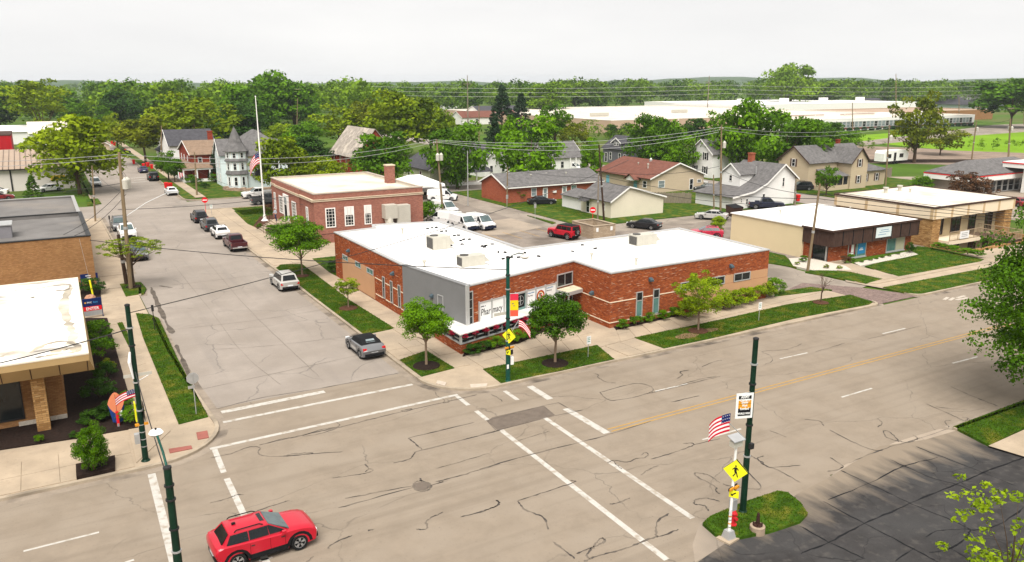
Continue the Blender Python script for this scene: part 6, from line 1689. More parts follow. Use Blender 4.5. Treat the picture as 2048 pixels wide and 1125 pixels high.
def vehicle(label, kind, x, y, head, pm, cat='car', name=None, group='parked vehicles', roof_m=None, bumper_m=None, trim=None):
    K = KINDS[kind]
    t = thing(name or {'pickup': 'pickup_truck', 'van': 'delivery_van', 'suv': 'parked_car', 'offroad': 'off_road_car'}.get(kind, 'parked_car'), label, cat, (x, y, 0.012), head, group)
    t.scale = (VS, VS, VS)
    L, Wd, c, r = K['L'], K['W'], K['c'], K['r']
    hw = Wd / 2
    clad = bumper_m or black_m
    # lower body
    bot = []
    x_f, x_r = K['top'][-1][0], K['top'][0][0]
    R_ = r + 0.07
    bot.append((x_f - 0.05, c + 0.06))
    for a in K['ax']:
        bot.append((a + R_, c))
        for k in range(1, 8):
            th = math.pi * k / 8
            bot.append((a + R_ * math.cos(th), max(c, r + R_ * math.sin(th) - 0.02)))
        bot.append((a - R_, c))
    bot.append((x_r + 0.05, c + 0.08))
    outline = bot + K['top']
    rings = []
    zmid = 0.7
    for f, sx, sz in ((-1.0, .945, .06), (-.93, .975, .015), (-.6, .995, 0), (0, 1.0, -.015), (.6, .995, 0), (.93, .975, .015), (1.0, .945, .06)):
        rings.append([((px * sx), f * hw, (pz - sz) if pz > zmid else pz) for px, pz in outline])
    b = MB().loft(rings)
    body = b.build('body', pm, t, False, 38)
    # dark sills and arches
    s = MB()
    aw = .13 if kind in ('crossover', 'offroad') else .05
    for sd in (-1, 1):
        y0, y1 = sorted((sd * (hw - 0.02), sd * (hw + 0.006)))
        for a in K['ax']:
            for k in range(8):
                t0, t1 = math.pi * k / 8, math.pi * (k + 1) / 8
                p = [(a + q * math.cos(tt), 0, max(c, r - 0.02 + q * math.sin(tt))) for tt, q in ((t0, R_), (t1, R_), (t1, R_ + aw), (t0, R_ + aw))]
                v = [(q[0], y0, q[2]) for q in p] + [(q[0], y1, q[2]) for q in p]
                s.add(v, [(0, 1, 2, 3), (7, 6, 5, 4), (0, 4, 5, 1), (2, 6, 7, 3)])
        s.box(K['ax'][1] + R_ + .06, y0, c, K['ax'][0] - R_ - .06, y1, c + (.24 if aw > .1 else .12))
    for a in K['ax']:
        q = [(a + (R_ - .006) * math.cos(math.pi * k / 8), max(c, r - .02 + (R_ - .006) * math.sin(math.pi * k / 8))) for k in range(9)]
        for k in range(8): s.poly([(q[k][0], -hw + .008, q[k][1]), (q[k][0], hw - .008, q[k][1]), (q[k + 1][0], hw - .008, q[k + 1][1]), (q[k + 1][0], -hw + .008, q[k + 1][1])])
    s.box(x_r * 0.985 - .03, -hw * .82, c + .08, x_r * 0.985 + .04, hw * .82, c + .30)
    s.box(x_f * 0.985 - .05, -hw * .82, c + .06, x_f * 0.985 + .045, hw * .82, c + .30)
    if K.get('van'):
        s.box(x_f - .35, -hw * .96, c + .05, x_f + .03, hw * .96, c + .42)
    s.build('bumper_trim', clad, t, False)
    MB().box(x_f * .97, -hw * .45, .60, x_f + .012, hw * .45, .74).build('grille', black_m, t, False)
    MB().box(-L * .40, -hw * .80, .16, L * .40, hw * .80, c + .16).build('underbody', black_m, t, False)
    # cabin
    zb, zr, xrb, xrt, xft, xfb, ib, ir = K['cab']
    wb, wt = hw - ib, hw - ir
    zm = zr - 0.07
    bl = [(xrb, -wb, zb - .04), (xfb, -wb, zb - .04), (xfb, wb, zb - .04), (xrb, wb, zb - .04)]
    ml = [(xrt, -wt, zm), (xft, -wt, zm), (xft, wt, zm), (xrt, wt, zm)]
    tl = [(xrt + .16, -wt + .12, zr), (xft - .14, -wt + .12, zr), (xft - .14, wt - .12, zr), (xrt + .16, wt - .12, zr)]
    if K.get('soft'):
        mid = [(xrb + .25, -wb + .05, zb + .22), (xfb - .3, -wb + .08, zb + .25), (xfb - .3, wb - .08, zb + .25), (xrb + .25, wb - .05, zb + .22)]
        MB().loft([bl, mid, ml, tl]).build('soft_top', roof_m or black_m, t, False, 50)
    else:
        MB().loft([bl, ml]).build('cabin', pm, t, False)
        MB().loft([ml, tl]).build('roof', roof_m or pm, t, False, 50)
    def lerp(p, q, k): return tuple(p[i] + (q[i] - p[i]) * k for i in range(3))
    def glass_quad(a, b_, c_, d_, name, m, inset_=(.06, .10, .94, .90), off=.015):
        # a,b bottom left/right; c,d top right/left
        u0, v0, u1, v1 = inset_
        P = []
        for u, v in ((u0, v0), (u1, v0), (u1, v1), (u0, v1)): P.append(lerp(lerp(a, b_, u), lerp(d_, c_, u), v))
        n = (Vector(P[1]) - Vector(P[0])).cross(Vector(P[3]) - Vector(P[0])).normalized()
        Q = [tuple(Vector(p) + n * off) for p in P]
        P = [tuple(Vector(p) - n * 0.02) for p in P]
        MB().add(P + Q, [(4, 5, 6, 7), (0, 1, 5, 4), (1, 2, 6, 5), (2, 3, 7, 6), (3, 0, 4, 7)]).build(name, m, t, False)
    BL, BR = 0, 1
    zb2 = [(p[0], p[1], zb + .02) for p in bl]
    glass_quad(zb2[1], zb2[2], ml[2], ml[1], 'windshield', glass_ws, (.05, .06, .95, .97))
    glass_quad(zb2[3], zb2[0], ml[0], ml[3], 'rear_window', glass_car if not K.get('soft') else glass_b, (.1, .14, .9, .92) if not K.get('soft') else (.25, .35, .75, .75), .03 if K.get('soft') else .015)
    for sd in (0, 1):
        if sd == 0: a, b_, c_, d_ = zb2[0], zb2[1], ml[1], ml[0]
        else: a, b_, c_, d_ = zb2[2], zb2[3], ml[3], ml[2]
        xs = sorted(K['split'])
        lo, hi = xrb + .18, xfb - .12
        if K.get('van'): cuts = [xs[0], hi]
        elif K.get('soft'): cuts = [xs[0], hi]
        else: cuts = [lo] + list(xs) + [hi]
        for i in range(len(cuts) - 1):
            def uu(xx, top):
                p, q = (a, b_) if not top else (d_, c_)
                k = (xx - p[0]) / (q[0] - p[0])
                return min(.97, max(.03, k))
            x0, x1 = cuts[i] + .022, cuts[i + 1] - .022
            A0, A1 = lerp(a, b_, uu(x0, 0)), lerp(a, b_, uu(x1, 0))
            xt0, xt1 = max(x0, xrt + .04), min(x1, xft - .02)
            B0, B1 = lerp(d_, c_, uu(xt0, 1)), lerp(d_, c_, uu(xt1, 1))
            if sd == 0: glass_quad(A0, A1, B1, B0, 'side_window', glass_car, (0, .08, 1, .9))
            else: glass_quad(A1, A0, B0, B1, 'side_window', glass_car, (0, .08, 1, .9))
    # wheels
    tm, dm, rm = wheel_mesh(r, .24)
    for a in K['ax']:
        for sd in (-1, 1):
            w = bpy.data.objects.new('wheel', dm); COL.objects.link(w); w.parent = t
            w.location = (a, sd * (hw - .11), r)
            if not dm.materials: dm.materials.append(black_m)
            link('tyre', tm, rubber, w, False); link('rim', rm, rim_m, w, False)
    # lamps, mirrors, plate
    for sd in (-1, 1):
        y0, y1 = sorted((sd * hw * .60, sd * hw * .93))
        zt = K['top'][1][1]
        hl = .98 if kind in ('pickup', 'offroad') else (.86 if kind in ('suv', 'van') else .72)
        MB().box(x_f * .925, y0, hl - .09, x_f * .978, y1, hl + .07).build('headlight', head_m, t, False)
        ty0, ty1 = sorted((sd * hw * .66, sd * hw * .955))
        zt0 = .72 if kind not in ('pickup', 'offroad', 'van') else .86
        MB().box(x_r * .985 - .02, ty0, zt0, x_r * .90, ty1, zt0 + .2).build('tail_light', tail_m, t, False)
        MB().box(xfb - .42, sd * (hw + .02) - (.0 if sd > 0 else .14), zb - .02, xfb - .26, sd * (hw + .02) + (.14 if sd > 0 else 0), zb + .14).build('mirror', pm if kind != 'van' else black_m, t, False)
        for xx in (K['ax'][0] - R_ - .35, K['ax'][1] + R_ + .15):
            MB().box(xx, sd * (hw + .005) - .015, zb - .2, xx + .16, sd * (hw + .005) + .015, zb - .16).build('door_handle', trim or steel_d, t, False)
    if not K.get('van'):
        sm = MB()
        for sd in (-1, 1):
            for xx in K['split'][-2:] + (xfb - .28,): sm.box(xx - .007, sd * hw - .004, c + .14, xx + .007, sd * hw + .004, zb - .07)
        sm.build('door_seam', black_m, t, False)
    MB().box(x_r - .035, -.26, .58, x_r + .05, .26, .70).build('licence_plate', plate_m, t, False)
    if K.get('bed'):
        bd = MB()
        x0, x1 = -2.74, -.96
        bd.box(x0, -hw + .03, .86, x1, -hw + .16, 1.2).box(x0, hw - .16, .86, x1, hw - .03, 1.2).box(x0 - .06, -hw + .06, .86, x0 + .05, hw - .06, 1.19)
        bd.build('bed_sides', pm, t, False)
        MB().box(x0 + .06, -hw + .165, .862, x1, hw - .165, .88).build('bed_floor', black_m, t, False)
        MB().box(x_r - .1, -hw * .9, .5, x_r + .06, hw * .9, .64).build('rear_bumper', chrome, t, False)
    if kind in ('suv', 'crossover'):
        for sd in (-1, 1): MB().path([(xrt + .2, sd * (wt - .02), zr - .03), (xrt + .3, sd * (wt - .03), zr + .045), (xft - .35, sd * (wt - .03), zr + .045), (xft - .2, sd * (wt - .02), zr - .03)], .025, 5).build('roof_rail', black_m, t, False)
    if K.get('off'):
        sp = bpy.data.objects.new('spare_wheel', dm); COL.objects.link(sp); sp.parent = t
        sp.location = (x_r - .14, 0, 1.05); sp.rotation_euler = (0, 0, math.pi / 2)
        link('tyre', tm, rubber, sp, False); link('rim', rm, steel_d, sp, False)
    if kind == 'crossover':
        MB().box(-.15, -.36, zr - .002, .0 + .02, .36, zr + .006).build('sunroof', glass_car, t, False)
        MB().box(-1.25, -.05, zr, -1.1, .05, zr + .08).build('antenna_fin', black_m, t, False)
    return t
UP, DOWN, RIGHT, LEFT_ = math.pi / 2, -math.pi / 2, 0.0, math.pi
p_red = paint((0.42, 0.003, 0.018), 'bright_red_paint'); p_maroon = paint((0.060, 0.010, 0.014), 'maroon_paint'); p_white = paint((0.72, 0.71, 0.69), 'white_paint')
p_silver = paint((0.40, 0.385, 0.36), 'silver_paint'); p_grey = paint((0.12, 0.12, 0.125), 'grey_paint'); p_dgrey = paint((0.040, 0.042, 0.045), 'dark_grey_paint')
p_black = paint((0.010, 0.010, 0.012), 'black_paint'); p_navy = paint((0.012, 0.016, 0.035), 'navy_paint'); p_blue = paint((0.03, 0.035, 0.10), 'blue_paint'); p_dred = paint((0.20, 0.012, 0.018), 'dark_red_paint')
p_beetle = paint((0.13, 0.13, 0.135), 'gunmetal_paint'); p_mred = paint((0.42, 0.02, 0.05), 'cherry_paint')
navy_b = mat('navy_bumper', (0.012, 0.016, 0.032), 0.6, 0.1, 3)
xv = vehicle('bright red crossover with sunroof driving along the main street', 'crossover', 6.05, 30.95, R(2.5), p_red, 'car', 'moving_car', None)
vehicle('silver sport utility car parked beside the long grass verge', 'suv', 18.62, 75.0, UP, p_silver)
bt = vehicle('grey rounded convertible with black soft top parked before the corner tree', 'beetle', 18.62, 52.95, UP, p_beetle)
MB().box(-1.62, -.75, .93, -1.5, .75, 1.0).build('rear_spoiler', p_silver, bt, False)
MB().box(-.5, .905, .42, .55, .913, .62).build('door_panel', p_silver, bt, False)
vehicle('maroon pickup truck parked last in the row before the post office', 'pickup', 18.5, 96.3, UP, p_maroon, 'pickup')
vehicle('white crossover parked ahead of the maroon pickup', 'crossover', 18.4, 104.6, UP, p_white)
vehicle('dark grey crossover parked ahead of the white one', 'suv', 18.25, 110.9, UP, p_dgrey)
vehicle('black sport utility car parked first in the row by the no entry sign', 'suv', 18.2, 118.4, UP, p_black)
vehicle('white sedan parked on the far side of the cross street, by red bins', 'sedan', 18.9, 150.2, UP, p_white)
vehicle('black off roader with rear spare wheel parked on the far street', 'offroad', 18.8, 174, UP, p_black)
vehicle('blue sedan parked on the far street beside three red bins', 'sedan', 18.8, 191, UP, p_blue)
vehicle('dark grey car with pale roof half hidden under the spreading tree', 'suv', 8.0, 96.2, DOWN, p_grey)
vehicle('white pickup truck facing the camera behind the tall wooden pole', 'pickup', 8.2, 110.4, DOWN, p_white, 'pickup')
vehicle('dark sport utility car parked behind the white pickup on the left', 'suv', 7.9, 117.2, DOWN, p_grey)
vehicle('white sport utility car parked under the large olive tree', 'suv', 8.3, 169.5, DOWN, p_white)
vehicle('white sedan parked before the white garage wall', 'sedan', 0.6, 165.4, R(200), p_white)
vehicle('dark red sedan parked in the lot at the left edge', 'sedan', -6.9, 156.8, R(8), p_dred)
vehicle('white car at the left edge parked behind the dark red sedan', 'sedan', -7.8, 164.8, R(170), p_white)
vehicle('white pickup truck parked along the cross street beside the stone wall', 'pickup', 31.0, 138.3, LEFT_, p_white, 'pickup')
vehicle('dark grey pickup truck parked on the cross street behind the flagpole', 'pickup', 30.6, 130.2, RIGHT, p_dgrey, 'pickup')
for lb, px, py, hd in (('white delivery van side on, farthest of the post vans', 888, 402, R(-32)), ('white delivery van behind the leaning pole, nose to the right', 893, 428, R(-80)), ('white delivery van facing the camera, left one of the front pair', 932, 459, R(-86)), ('white delivery van facing the camera, right one of the front pair', 965, 458, R(-84)), ('white van showing only its rear glass beside the pole', 893, 450, R(118))):
    gx, gy = G(px, py)
    v = vehicle(lb, 'van', gx, gy + 0.6, hd, p_white, 'van', None, 'white delivery vans in the post lot', None, navy_b)
    for sd in (-1, 1): MB().box(.15, sd * .978 - .004, .92, .5, sd * .978 + .004, 1.08).build('door_emblem', navy_b, v, False)
gx, gy = G(865, 391)
vehicle('white pickup truck standing under the white canopy tent', 'pickup', gx, gy + 2, R(-15), p_white, 'pickup')
gx, gy = G(1083, 409)
vehicle('black sedan parked on the drive before the brick ranch', 'sedan', gx, gy, R(-18), p_black)
ofr = vehicle('red off roader with black roof and rear spare wheel by the block enclosure', 'offroad', 55.6, 82.2, UP + R(14), p_red, 'car', None, 'parked vehicles', black_m)
gx, gy = G(1296, 459)
vehicle('black sedan on the rear alley behind the pharmacy wing', 'sedan', gx, gy + .8, R(118), p_black)
gx, gy = G(1428, 440)
vehicle('silver sedan parked behind the cream store wall', 'sedan', gx, gy + .5, R(125), p_silver)
gx, gy = G(1412, 477)
vehicle('cherry red hatchback mostly hidden behind the pharmacy roof edge', 'crossover', gx, gy, R(140), p_mred)
gx, gy = G(1532, 418)
vehicle('dark navy pickup truck before the catslide house', 'pickup', gx, gy, R(-40), p_navy, 'pickup')
gx, gy = G(1600, 381)
vehicle('black sport utility car parked between the white and beige houses', 'suv', gx, gy, R(150), p_black)
vehicle('silver minivan beside the tan house', 'minivan', 106.8, 113.8, R(-45), p_silver, 'minivan')
vehicle('dark sedan parked beside the silver minivan', 'sedan', 102.6, 106.2, R(150), p_dgrey)
gx, gy = G(1176, 360)
vehicle('dark red sport utility car under the small columnar tree', 'suv', gx, gy, R(-30), p_dred)
gx, gy = G(1143, 342)
vehicle('white van parked beside the hidden white house', 'van', gx, gy, R(-60), p_white, 'van')
gx, gy = G(2036, 412)
vehicle('red and white car at the right edge by the filling station', 'sedan', gx, gy, R(60), p_dred)
gx, gy = G(172, 252)
vehicle('dark car driving far off down the side street', 'suv', gx, gy, DOWN, p_dgrey)
gx, gy = G(243, 308)
vehicle('black car parked at a far driveway beside a red bin', 'sedan', gx, gy, R(20), p_black)
# red and yellow mower on the lawn
gx, gy = G(1160, 414)
mw = thing('garden_tractor', 'small red tractor with orange trailer on the lawn by the white building', 'tractor', (gx, gy, 0.06))
b = MB().loft([[(-.9, -.3, .4), (-.9, .3, .4), (-.9, .3, .8), (-.9, -.3, .8)], [(0, -.35, .4), (0, .35, .4), (0, .35, .75), (0, -.35, .75)], [(.8, -.3, .45), (.8, .3, .45), (.8, .25, .95), (.8, -.25, .95)]])
b.build('hood', hyd_red, mw, False)
MB().box(-.85, -.25, .8, -.45, .25, 1.25).build('seat', hyd_red, mw, False); MB().loft([[(1.2, -.5, .4), (1.2, .5, .4), (1.2, .55, .8), (1.2, -.55, .8)], [(2.7, -.5, .4), (2.7, .5, .4), (2.75, .55, .8), (2.75, -.55, .8)]]).build('trailer', sign_o, mw, False)
for x_, r_ in ((-.6, .35), (.6, .25), (1.9, .28)):
    for sd in (-1, 1): MB().path([(x_, sd * .42, r_), (x_, sd * .6, r_)], r_, 10).build('wheel', rubber, mw, False)

# ================================================================== STREET FURNITURE
def flag(par, o, right, w, h, m=Matrix(), droop=0.0, n=7, canton=True, name='flag_cloth'):
    """waving flag: o = hoist top corner, right = horizontal direction"""
    f = thing_part = None
    def pt(u, v):
        wv = math.sin(u * 7.0) * 0.05 * w * u
        side = Vector((-right.y, right.x, 0))
        p = Vector(o) + right * (u * w) + Vector((0, 0, -v * h - droop * u * u * w)) + side * wv
        return tuple(p)
    first = None
    for i in range(n):
        b = MB()
        u_start = 0.42 if (canton and i < 4) else 0.0
        K = 8
        for k in range(K):
            u0, u1 = u_start + (1 - u_start) * k / K, u_start + (1 - u_start) * (k + 1) / K
            b.poly([pt(u0, (i + 1) / n), pt(u1, (i + 1) / n), pt(u1, i / n), pt(u0, i / n)])
        q = b.build('flag_stripe', flag_r if i % 2 == 0 else flag_w, par)
    if canton:
        b = MB()
        for k in range(5):
            u0, u1 = 0.42 * k / 5, 0.42 * (k + 1) / 5
            b.poly([pt(u0, 4 / n), pt(u1, 4 / n), pt(u1, 0), pt(u0, 0)])
        c = b.build('flag_canton', flag_b, par)
        s = MB()
        for a in range(4):
            for q in range(3):
                p = Vector(pt(0.06 + a * 0.1, 0.09 + q * 0.17))
                side = Vector((-right.y, right.x, 0)) * 0.012
                for sg in (-1, 1):
                    s.poly([tuple(p + side * sg + right * w * .022 * math.cos(t) + Vector((0, 0, w * .022 * math.sin(t)))) for t in [2 * math.pi * j / 5 for j in range(5)]])
        s.build('flag_stars', flag_w, c)
def towards(deg): return Vector((math.cos(R(deg)), math.sin(R(deg)), 0))
def ped_sign(par, x, y, z, size, ang, name='crossing_sign'):
    """yellow diamond with a walking figure, facing ang"""
    n = towards(ang); rt = Vector((-n.y, n.x, 0))
    rt = -rt if False else rt
    def P(u, v, d): return tuple(Vector((x, y, z)) + rt * u + Vector((0, 0, v)) + n * d)
    s = size
    D = [(0, -s), (s, 0), (0, s), (-s, 0)]
    b = MB(); b.loft([[P(u, v, 0) for u, v in D], [P(u, v, 0.02) for u, v in D]])
    o = b.build(name, sign_y, par)
    bb = MB(); bb.loft([[P(u * 1.02, v * 1.02, -0.012) for u, v in D], [P(u * 1.02, v * 1.02, -0.002) for u, v in D]]); bb.build('sign_back', steel_d, o)
    f = MB()
    def shape(pts): f.poly([P(u * s, v * s, 0.024) for u, v in pts])
    shape([(0.02 + .075 * math.cos(t), .45 + .085 * math.sin(t)) for t in [2 * math.pi * k / 10 for k in range(10)]])
    shape([(-.08, .34), (-.10, .02), (.10, .02), (.13, .34)])
    shape([(-.08, .34), (-.26, .14), (-.24, .06), (-.06, .22)]); shape([(.13, .34), (.10, .24), (.20, .08), (.28, .14)])
    shape([(-.10, .02), (-.04, -.22), (-.22, -.50), (-.13, -.53), (.05, -.24), (.04, .02)]); shape([(-.02, .02), (.08, -.22), (.16, -.54), (.25, -.53), (.17, -.2), (.10, .02)])
    f.build('walking_figure', ink, o)
    return o
def arrow_plaque(par, x, y, z, w, h, ang):
    n = towards(ang); rt = Vector((-n.y, n.x, 0))
    def P(u, v, d): return tuple(Vector((x, y, z)) + rt * u + Vector((0, 0, v)) + n * d)
    q = [(-w, -h), (w, -h), (w, h), (-w, h)]
    o = MB().loft([[P(u, v, 0) for u, v in q], [P(u, v, 0.02) for u, v in q]]).build('arrow_plaque', sign_y, par)
    f = MB(); f.poly([P(u * w, v * h, .024) for u, v in ((-.6, -.5), (-.1, -.6), (-.2, -.35), (.5, .4), (.3, .6), (-.4, -.1), (-.6, .1))]); f.build('arrow_mark', ink, o)
def box_at(par, name, x, y, z, hx, hy, hz, m, ang=0):
    return MB().obox((x, y), R(ang), hx, hy, z - hz, z + hz).build(name, m, par)

# near right green pole with banner, flag
bx, by = G(1485, 1028)
H1 = top_z(1485, 1028, 1497, 677)
cam_dir = math.degrees(math.atan2(-by, -bx))
def green_pole(label, x, y, h, m=None, r0=0.15, r1=0.115):
    t = thing('street_lamp_pole', label, 'pole', (x, y, 0), group='green steel street poles')
    b = MB().path([(x, y, 0), (x, y, h * .33), (x, y, h * .331), (x, y, h)], [r0, r0 * .93, r0 * .85, r1], 12)
    b.build('shaft', m or pole_g, t, smooth=40)
    MB().lathe([(r0 * 1.55, 0.0), (r0 * 1.5, .12), (r0 * 1.1, .2)], (x, y), 12).build('base_collar', m or pole_g, t)
    for z in (h * .34, h * .52, h * .75, h * .86): MB().lathe([(r0 * 1.08, z), (r0 * 1.08, z + .07)], (x, y), 12).build('band_clamp', galv if RNG.random() < .6 else steel_d, t)
    MB().lathe([(r1 * 1.15, h - .02), (r1 * 1.1, h + .05), (r1 * .5, h + .08)], (x, y), 12).build('cap', steel_d, t)
    return t
g1 = green_pole('bare green steel pole with flag and soldier banner in the grass island', bx, by, H1)
MB().box(bx - .1, by - .28, 3.3, bx + .1, by - .13, 3.55).build('cable_box', steel_d, g1)
# banner: hangs on the left of the pole
bn = thing('pole_banner', 'white army banner with orange name panel on the near green pole', 'banner', (bx, by, 5.0))
wb_ = Wall((bx - 0.86, by + 0.06), (bx - 0.12, by - 0.22))
z0, z1 = top_z(1485, 1028, 1475, 828), top_z(1485, 1028, 1475, 778)
W_ = wb_.len
panel(bn, wb_, 0, W_, z0, z1, sign_w, 'cloth', 0.012, 0.0)
hh = z1 - z0
for a, c, m_ in ((.10, .24, ink), (.24, .28, sign_w), (.28, .60, sign_o), (.60, .90, ink)): panel(bn, wb_, W_ * .14, W_ * .88, z1 - hh * c, z1 - hh * a, m_, 'print_band', 0.016, 0.013)
panel(bn, wb_, W_ * .14, W_ * .88, z1 - hh * .43, z1 - hh * .42, wood_d, 'print_line', 0.019, 0.017)
for s_, v_, sz_ in (('ARMY', .205, .19), ('Charles E.', .32, .145), ('Snyder', .405, .145), ('Hoyt', .53, .145), ('Rowland', .655, .15), ('WORLD WAR I', .84, .12)):
    text(bn, s_, sz_, wb_, W_ * .51, z1 - hh * v_, sign_w, 0.021, 0.78, 0, 'print', 'CENTER', 0.004)
for z in (z0 + .05, z1 - .05): MB().tube(wb_.p(-.02, z, .0), (bx, by, z), .018, n=6).build('banner_arm', galv, bn)
fl = thing('flag_on_pole', 'striped flag with blue canton on a slanted staff at the near pole', 'flag', (bx, by, 3.9))
zf = top_z(1485, 1028, 1485, 882)
fd = Vector((-.9, .35, 0)).normalized()
ft = Vector((bx, by, zf)) + fd * 0.95 + Vector((0, 0, .95))
MB().tube((bx, by, zf), tuple(ft), .02, n=6).build('staff', galv, fl)
flag(fl, tuple(ft + Vector((0.05, 0, 0.45))), Vector((-.80, .25, 0)).normalized(), 1.0, .85, droop=.42, n=9)
# the crossing post on concrete foot
qx, qy = G(1457, 1078)
cp = thing('crossing_signal_post', 'white post with yellow pedestrian sign, beacons and solar panel by the hydrant', 'sign post', (qx, qy, 0), group='pedestrian crossing signals')
MB().obox((qx, qy), R(10), .42, .34, -.03, .08).build('concrete_pad', concrete, cp)
MB().loft([[(qx - .22, qy - .22, .08), (qx + .22, qy - .22, .08), (qx + .22, qy + .22, .08), (qx - .22, qy + .22, .08)], [(qx - .15, qy - .15, .42), (qx + .15, qy - .15, .42), (qx + .15, qy + .15, .42), (qx - .15, qy + .15, .42)]]).build('foot', galv, cp)
HP = top_z(1457, 1078, 1468, 880)
MB().tube((qx, qy, .4), (qx + .05, qy, HP), .065, .055, 10).build('post', white_p, cp)
for k in range(5): MB().lathe([(.07, .55 + k * .17), (.07, .60 + k * .17)], (qx, qy), 8).build('post_strap', amber if k % 2 else galv, cp)
SA = cam_dir - 8
zs = top_z(1457, 1078, 1462, 940)
ped_sign(cp, qx + .02, qy - .09, zs, .50, SA)
nb2 = towards(SA + 95) * .12
ped_sign(cp, qx + .12 + nb2.x, qy + .12 + nb2.y, zs - .02, .46, SA + 175, 'crossing_sign')
zb_ = top_z(1457, 1078, 1460, 974)
for u in (-.16, .16): box_at(cp, 'beacon', qx + u * 1.0, qy - .1, zb_, .14, .05, .05, amber, 15)
box_at(cp, 'beacon_bar', qx, qy - .03, zb_, .34, .02, .06, steel_d, 15)
arrow_plaque(cp, qx + .02, qy - .1, zb_ - .28, .20, .16, SA); box_at(cp, 'beacon_bar', qx + .2, qy + .06, zb_ - .28, .12, .03, .14, steel_d, 15)
box_at(cp, 'control_cabinet', qx + .17, qy + .04, top_z(1457, 1078, 1460, 1012), .12, .12, .24, galv)
box_at(cp, 'notice_plate', qx - .08, qy - .1, top_z(1457, 1078, 1460, 1022), .09, .01, .14, sign_w, 15)
MB().add([(qx - .28, qy - .22, HP), (qx + .34, qy - .22, HP), (qx + .34, qy + .22, HP + .14), (qx - .28, qy + .22, HP + .14), (qx - .28, qy - .22, HP + .04), (qx + .34, qy - .22, HP + .04), (qx + .34, qy + .22, HP + .18), (qx - .28, qy + .22, HP + .18)], [(4, 5, 6, 7), (0, 1, 5, 4), (1, 2, 6, 5), (2, 3, 7, 6), (3, 0, 4, 7), (3, 2, 1, 0)]).build('solar_panel', mat('solar_grey', (0.30, 0.30, 0.30), 0.3, 0.1, 3), cp)
box_at(cp, 'battery_box', qx + .03, qy, HP - .16, .24, .14, .12, hvac_m)
hx, hy = G(1465, 1056)
hy_ = thing('fire_hydrant', 'red fire hydrant on the grass island', 'hydrant', (hx, hy, .15))
MB().lathe([(.17, .0), (.17, .06), (.12, .07), (.115, .52), (.16, .53), (.16, .58), (.12, .62), (.09, .72), (.04, .78)], (0, 0), 14).build('barrel', hyd_red, hy_, False, 40)
MB().tube((-.2, 0, .42), (.2, 0, .42), .065, n=10).tube((0, -.22, .36), (0, 0, .36), .08, n=10).build('nozzle', hyd_red, hy_, False); MB().lathe([(.035, .78), (.035, .84)], (0, 0), 6).build('top_nut', hyd_red, hy_, False)
ax_, ay_ = G(1514, 1066)
an = thing('pole_footing', 'round concrete footing with rusty dark stub left from a removed post', 'footing', (ax_, ay_, .0))
MB().lathe([(.33, 0), (.33, .34), (.30, .37)], (0, 0), 18).build('concrete_base', mat('footing_concrete', (0.30, 0.23, 0.165), 0.9, 0.2, 4, 0.3, 20), an, False, 40)
rust = mat('rusty_steel', (0.035, 0.016, 0.012), 0.8, 0.4, 5, 0.3, 20)
MB().lathe([(.22, .37), (.20, .42), (.09, .44), (.07, .85), (.05, .95)], (0, 0), 10).build('stub', rust, an, False)
for k in range(4): MB().lathe([(.03, .37), (.03, .52)], (.18 * math.cos(k * 1.57 + .7), .18 * math.sin(k * 1.57 + .7)), 6).build('bolt', rust, an, False)

# corner pole by the pharmacy, with lamp arm
cx, cyy = G(1016, 766)
H2 = top_z(1016, 766, 1014, 515)
g2 = green_pole('teal green street lamp at the pharmacy corner with yellow crossing sign', cx, cyy, H2, pole_g2)
MB().path([(cx, cyy, H2 - .25), (cx + .25, cyy - .1, H2 + .12), (cx + .7, cyy - .2, H2 + .22), (cx + 1.0, cyy - .25, H2 + .16)], .035, 6).build('lamp_arm', pole_g, g2)
MB().lathe([(.05, H2 + .16), (.26, H2 + .05), (.30, H2 - .03), (.2, H2 - .14), (.05, H2 - .18)], (cx + 1.08, cyy - .27), 14).build('lamp_head', mat('pale_lamp', (0.55, 0.52, 0.47), 0.4, 0.05, 3), g2, smooth=40)
ped_sign(g2, cx - .02, cyy - .17, top_z(1016, 766, 1012, 671), .50, cam_dir - 14)
ped_sign(g2, cx + .20, cyy + .02, top_z(1016, 766, 1012, 671), .44, cam_dir + 150)
zz = top_z(1016, 766, 1012, 694)
for u in (-.2, .2): box_at(g2, 'beacon', cx + u, cyy - .19, zz, .14, .05, .05, amber, 15)
box_at(g2, 'beacon_bar', cx + .02, cyy - .15, zz - .06, .36, .02, .07, steel_d, 15)
arrow_plaque(g2, cx - .08, cyy - .19, top_z(1016, 766, 1012, 703), .16, .17, cam_dir - 14); box_at(g2, 'beacon_bar', cx + .22, cyy - .1, top_z(1016, 766, 1012, 705), .1, .03, .16, steel_d, 15)
box_at(g2, 'control_cabinet', cx + .24, cyy - .02, top_z(1016, 766, 1012, 722), .1, .14, .26, white_p); box_at(g2, 'notice_plate', cx - .1, cyy - .16, top_z(1016, 766, 1012, 732), .07, .01, .14, sign_w)
b2 = thing('pole_banner', 'red and yellow street banner on the pharmacy corner lamp', 'banner', (cx, cyy, 4.5))
zt, zbm = top_z(1016, 766, 1020, 588), top_z(1016, 766, 1020, 634)
wq = Wall((cx + .14, cyy - .03), (cx + .62, cyy - .25))
b_r, b_y = mat('banner_red', (0.58, 0.03, 0.06), 0.7, 0.1, 2), mat('banner_yellow', (0.70, 0.50, 0.01), 0.7, 0.1, 2)
hb = zt - zbm
for a, c, m_ in ((0, .3, b_r), (.3, .72, b_y), (.72, 1, mat('banner_coral', (0.62, 0.09, 0.05), 0.7, 0.1, 2))): panel(b2, wq, 0, wq.len, zt - hb * c, zt - hb * a, m_, 'cloth', 0.012, 0)
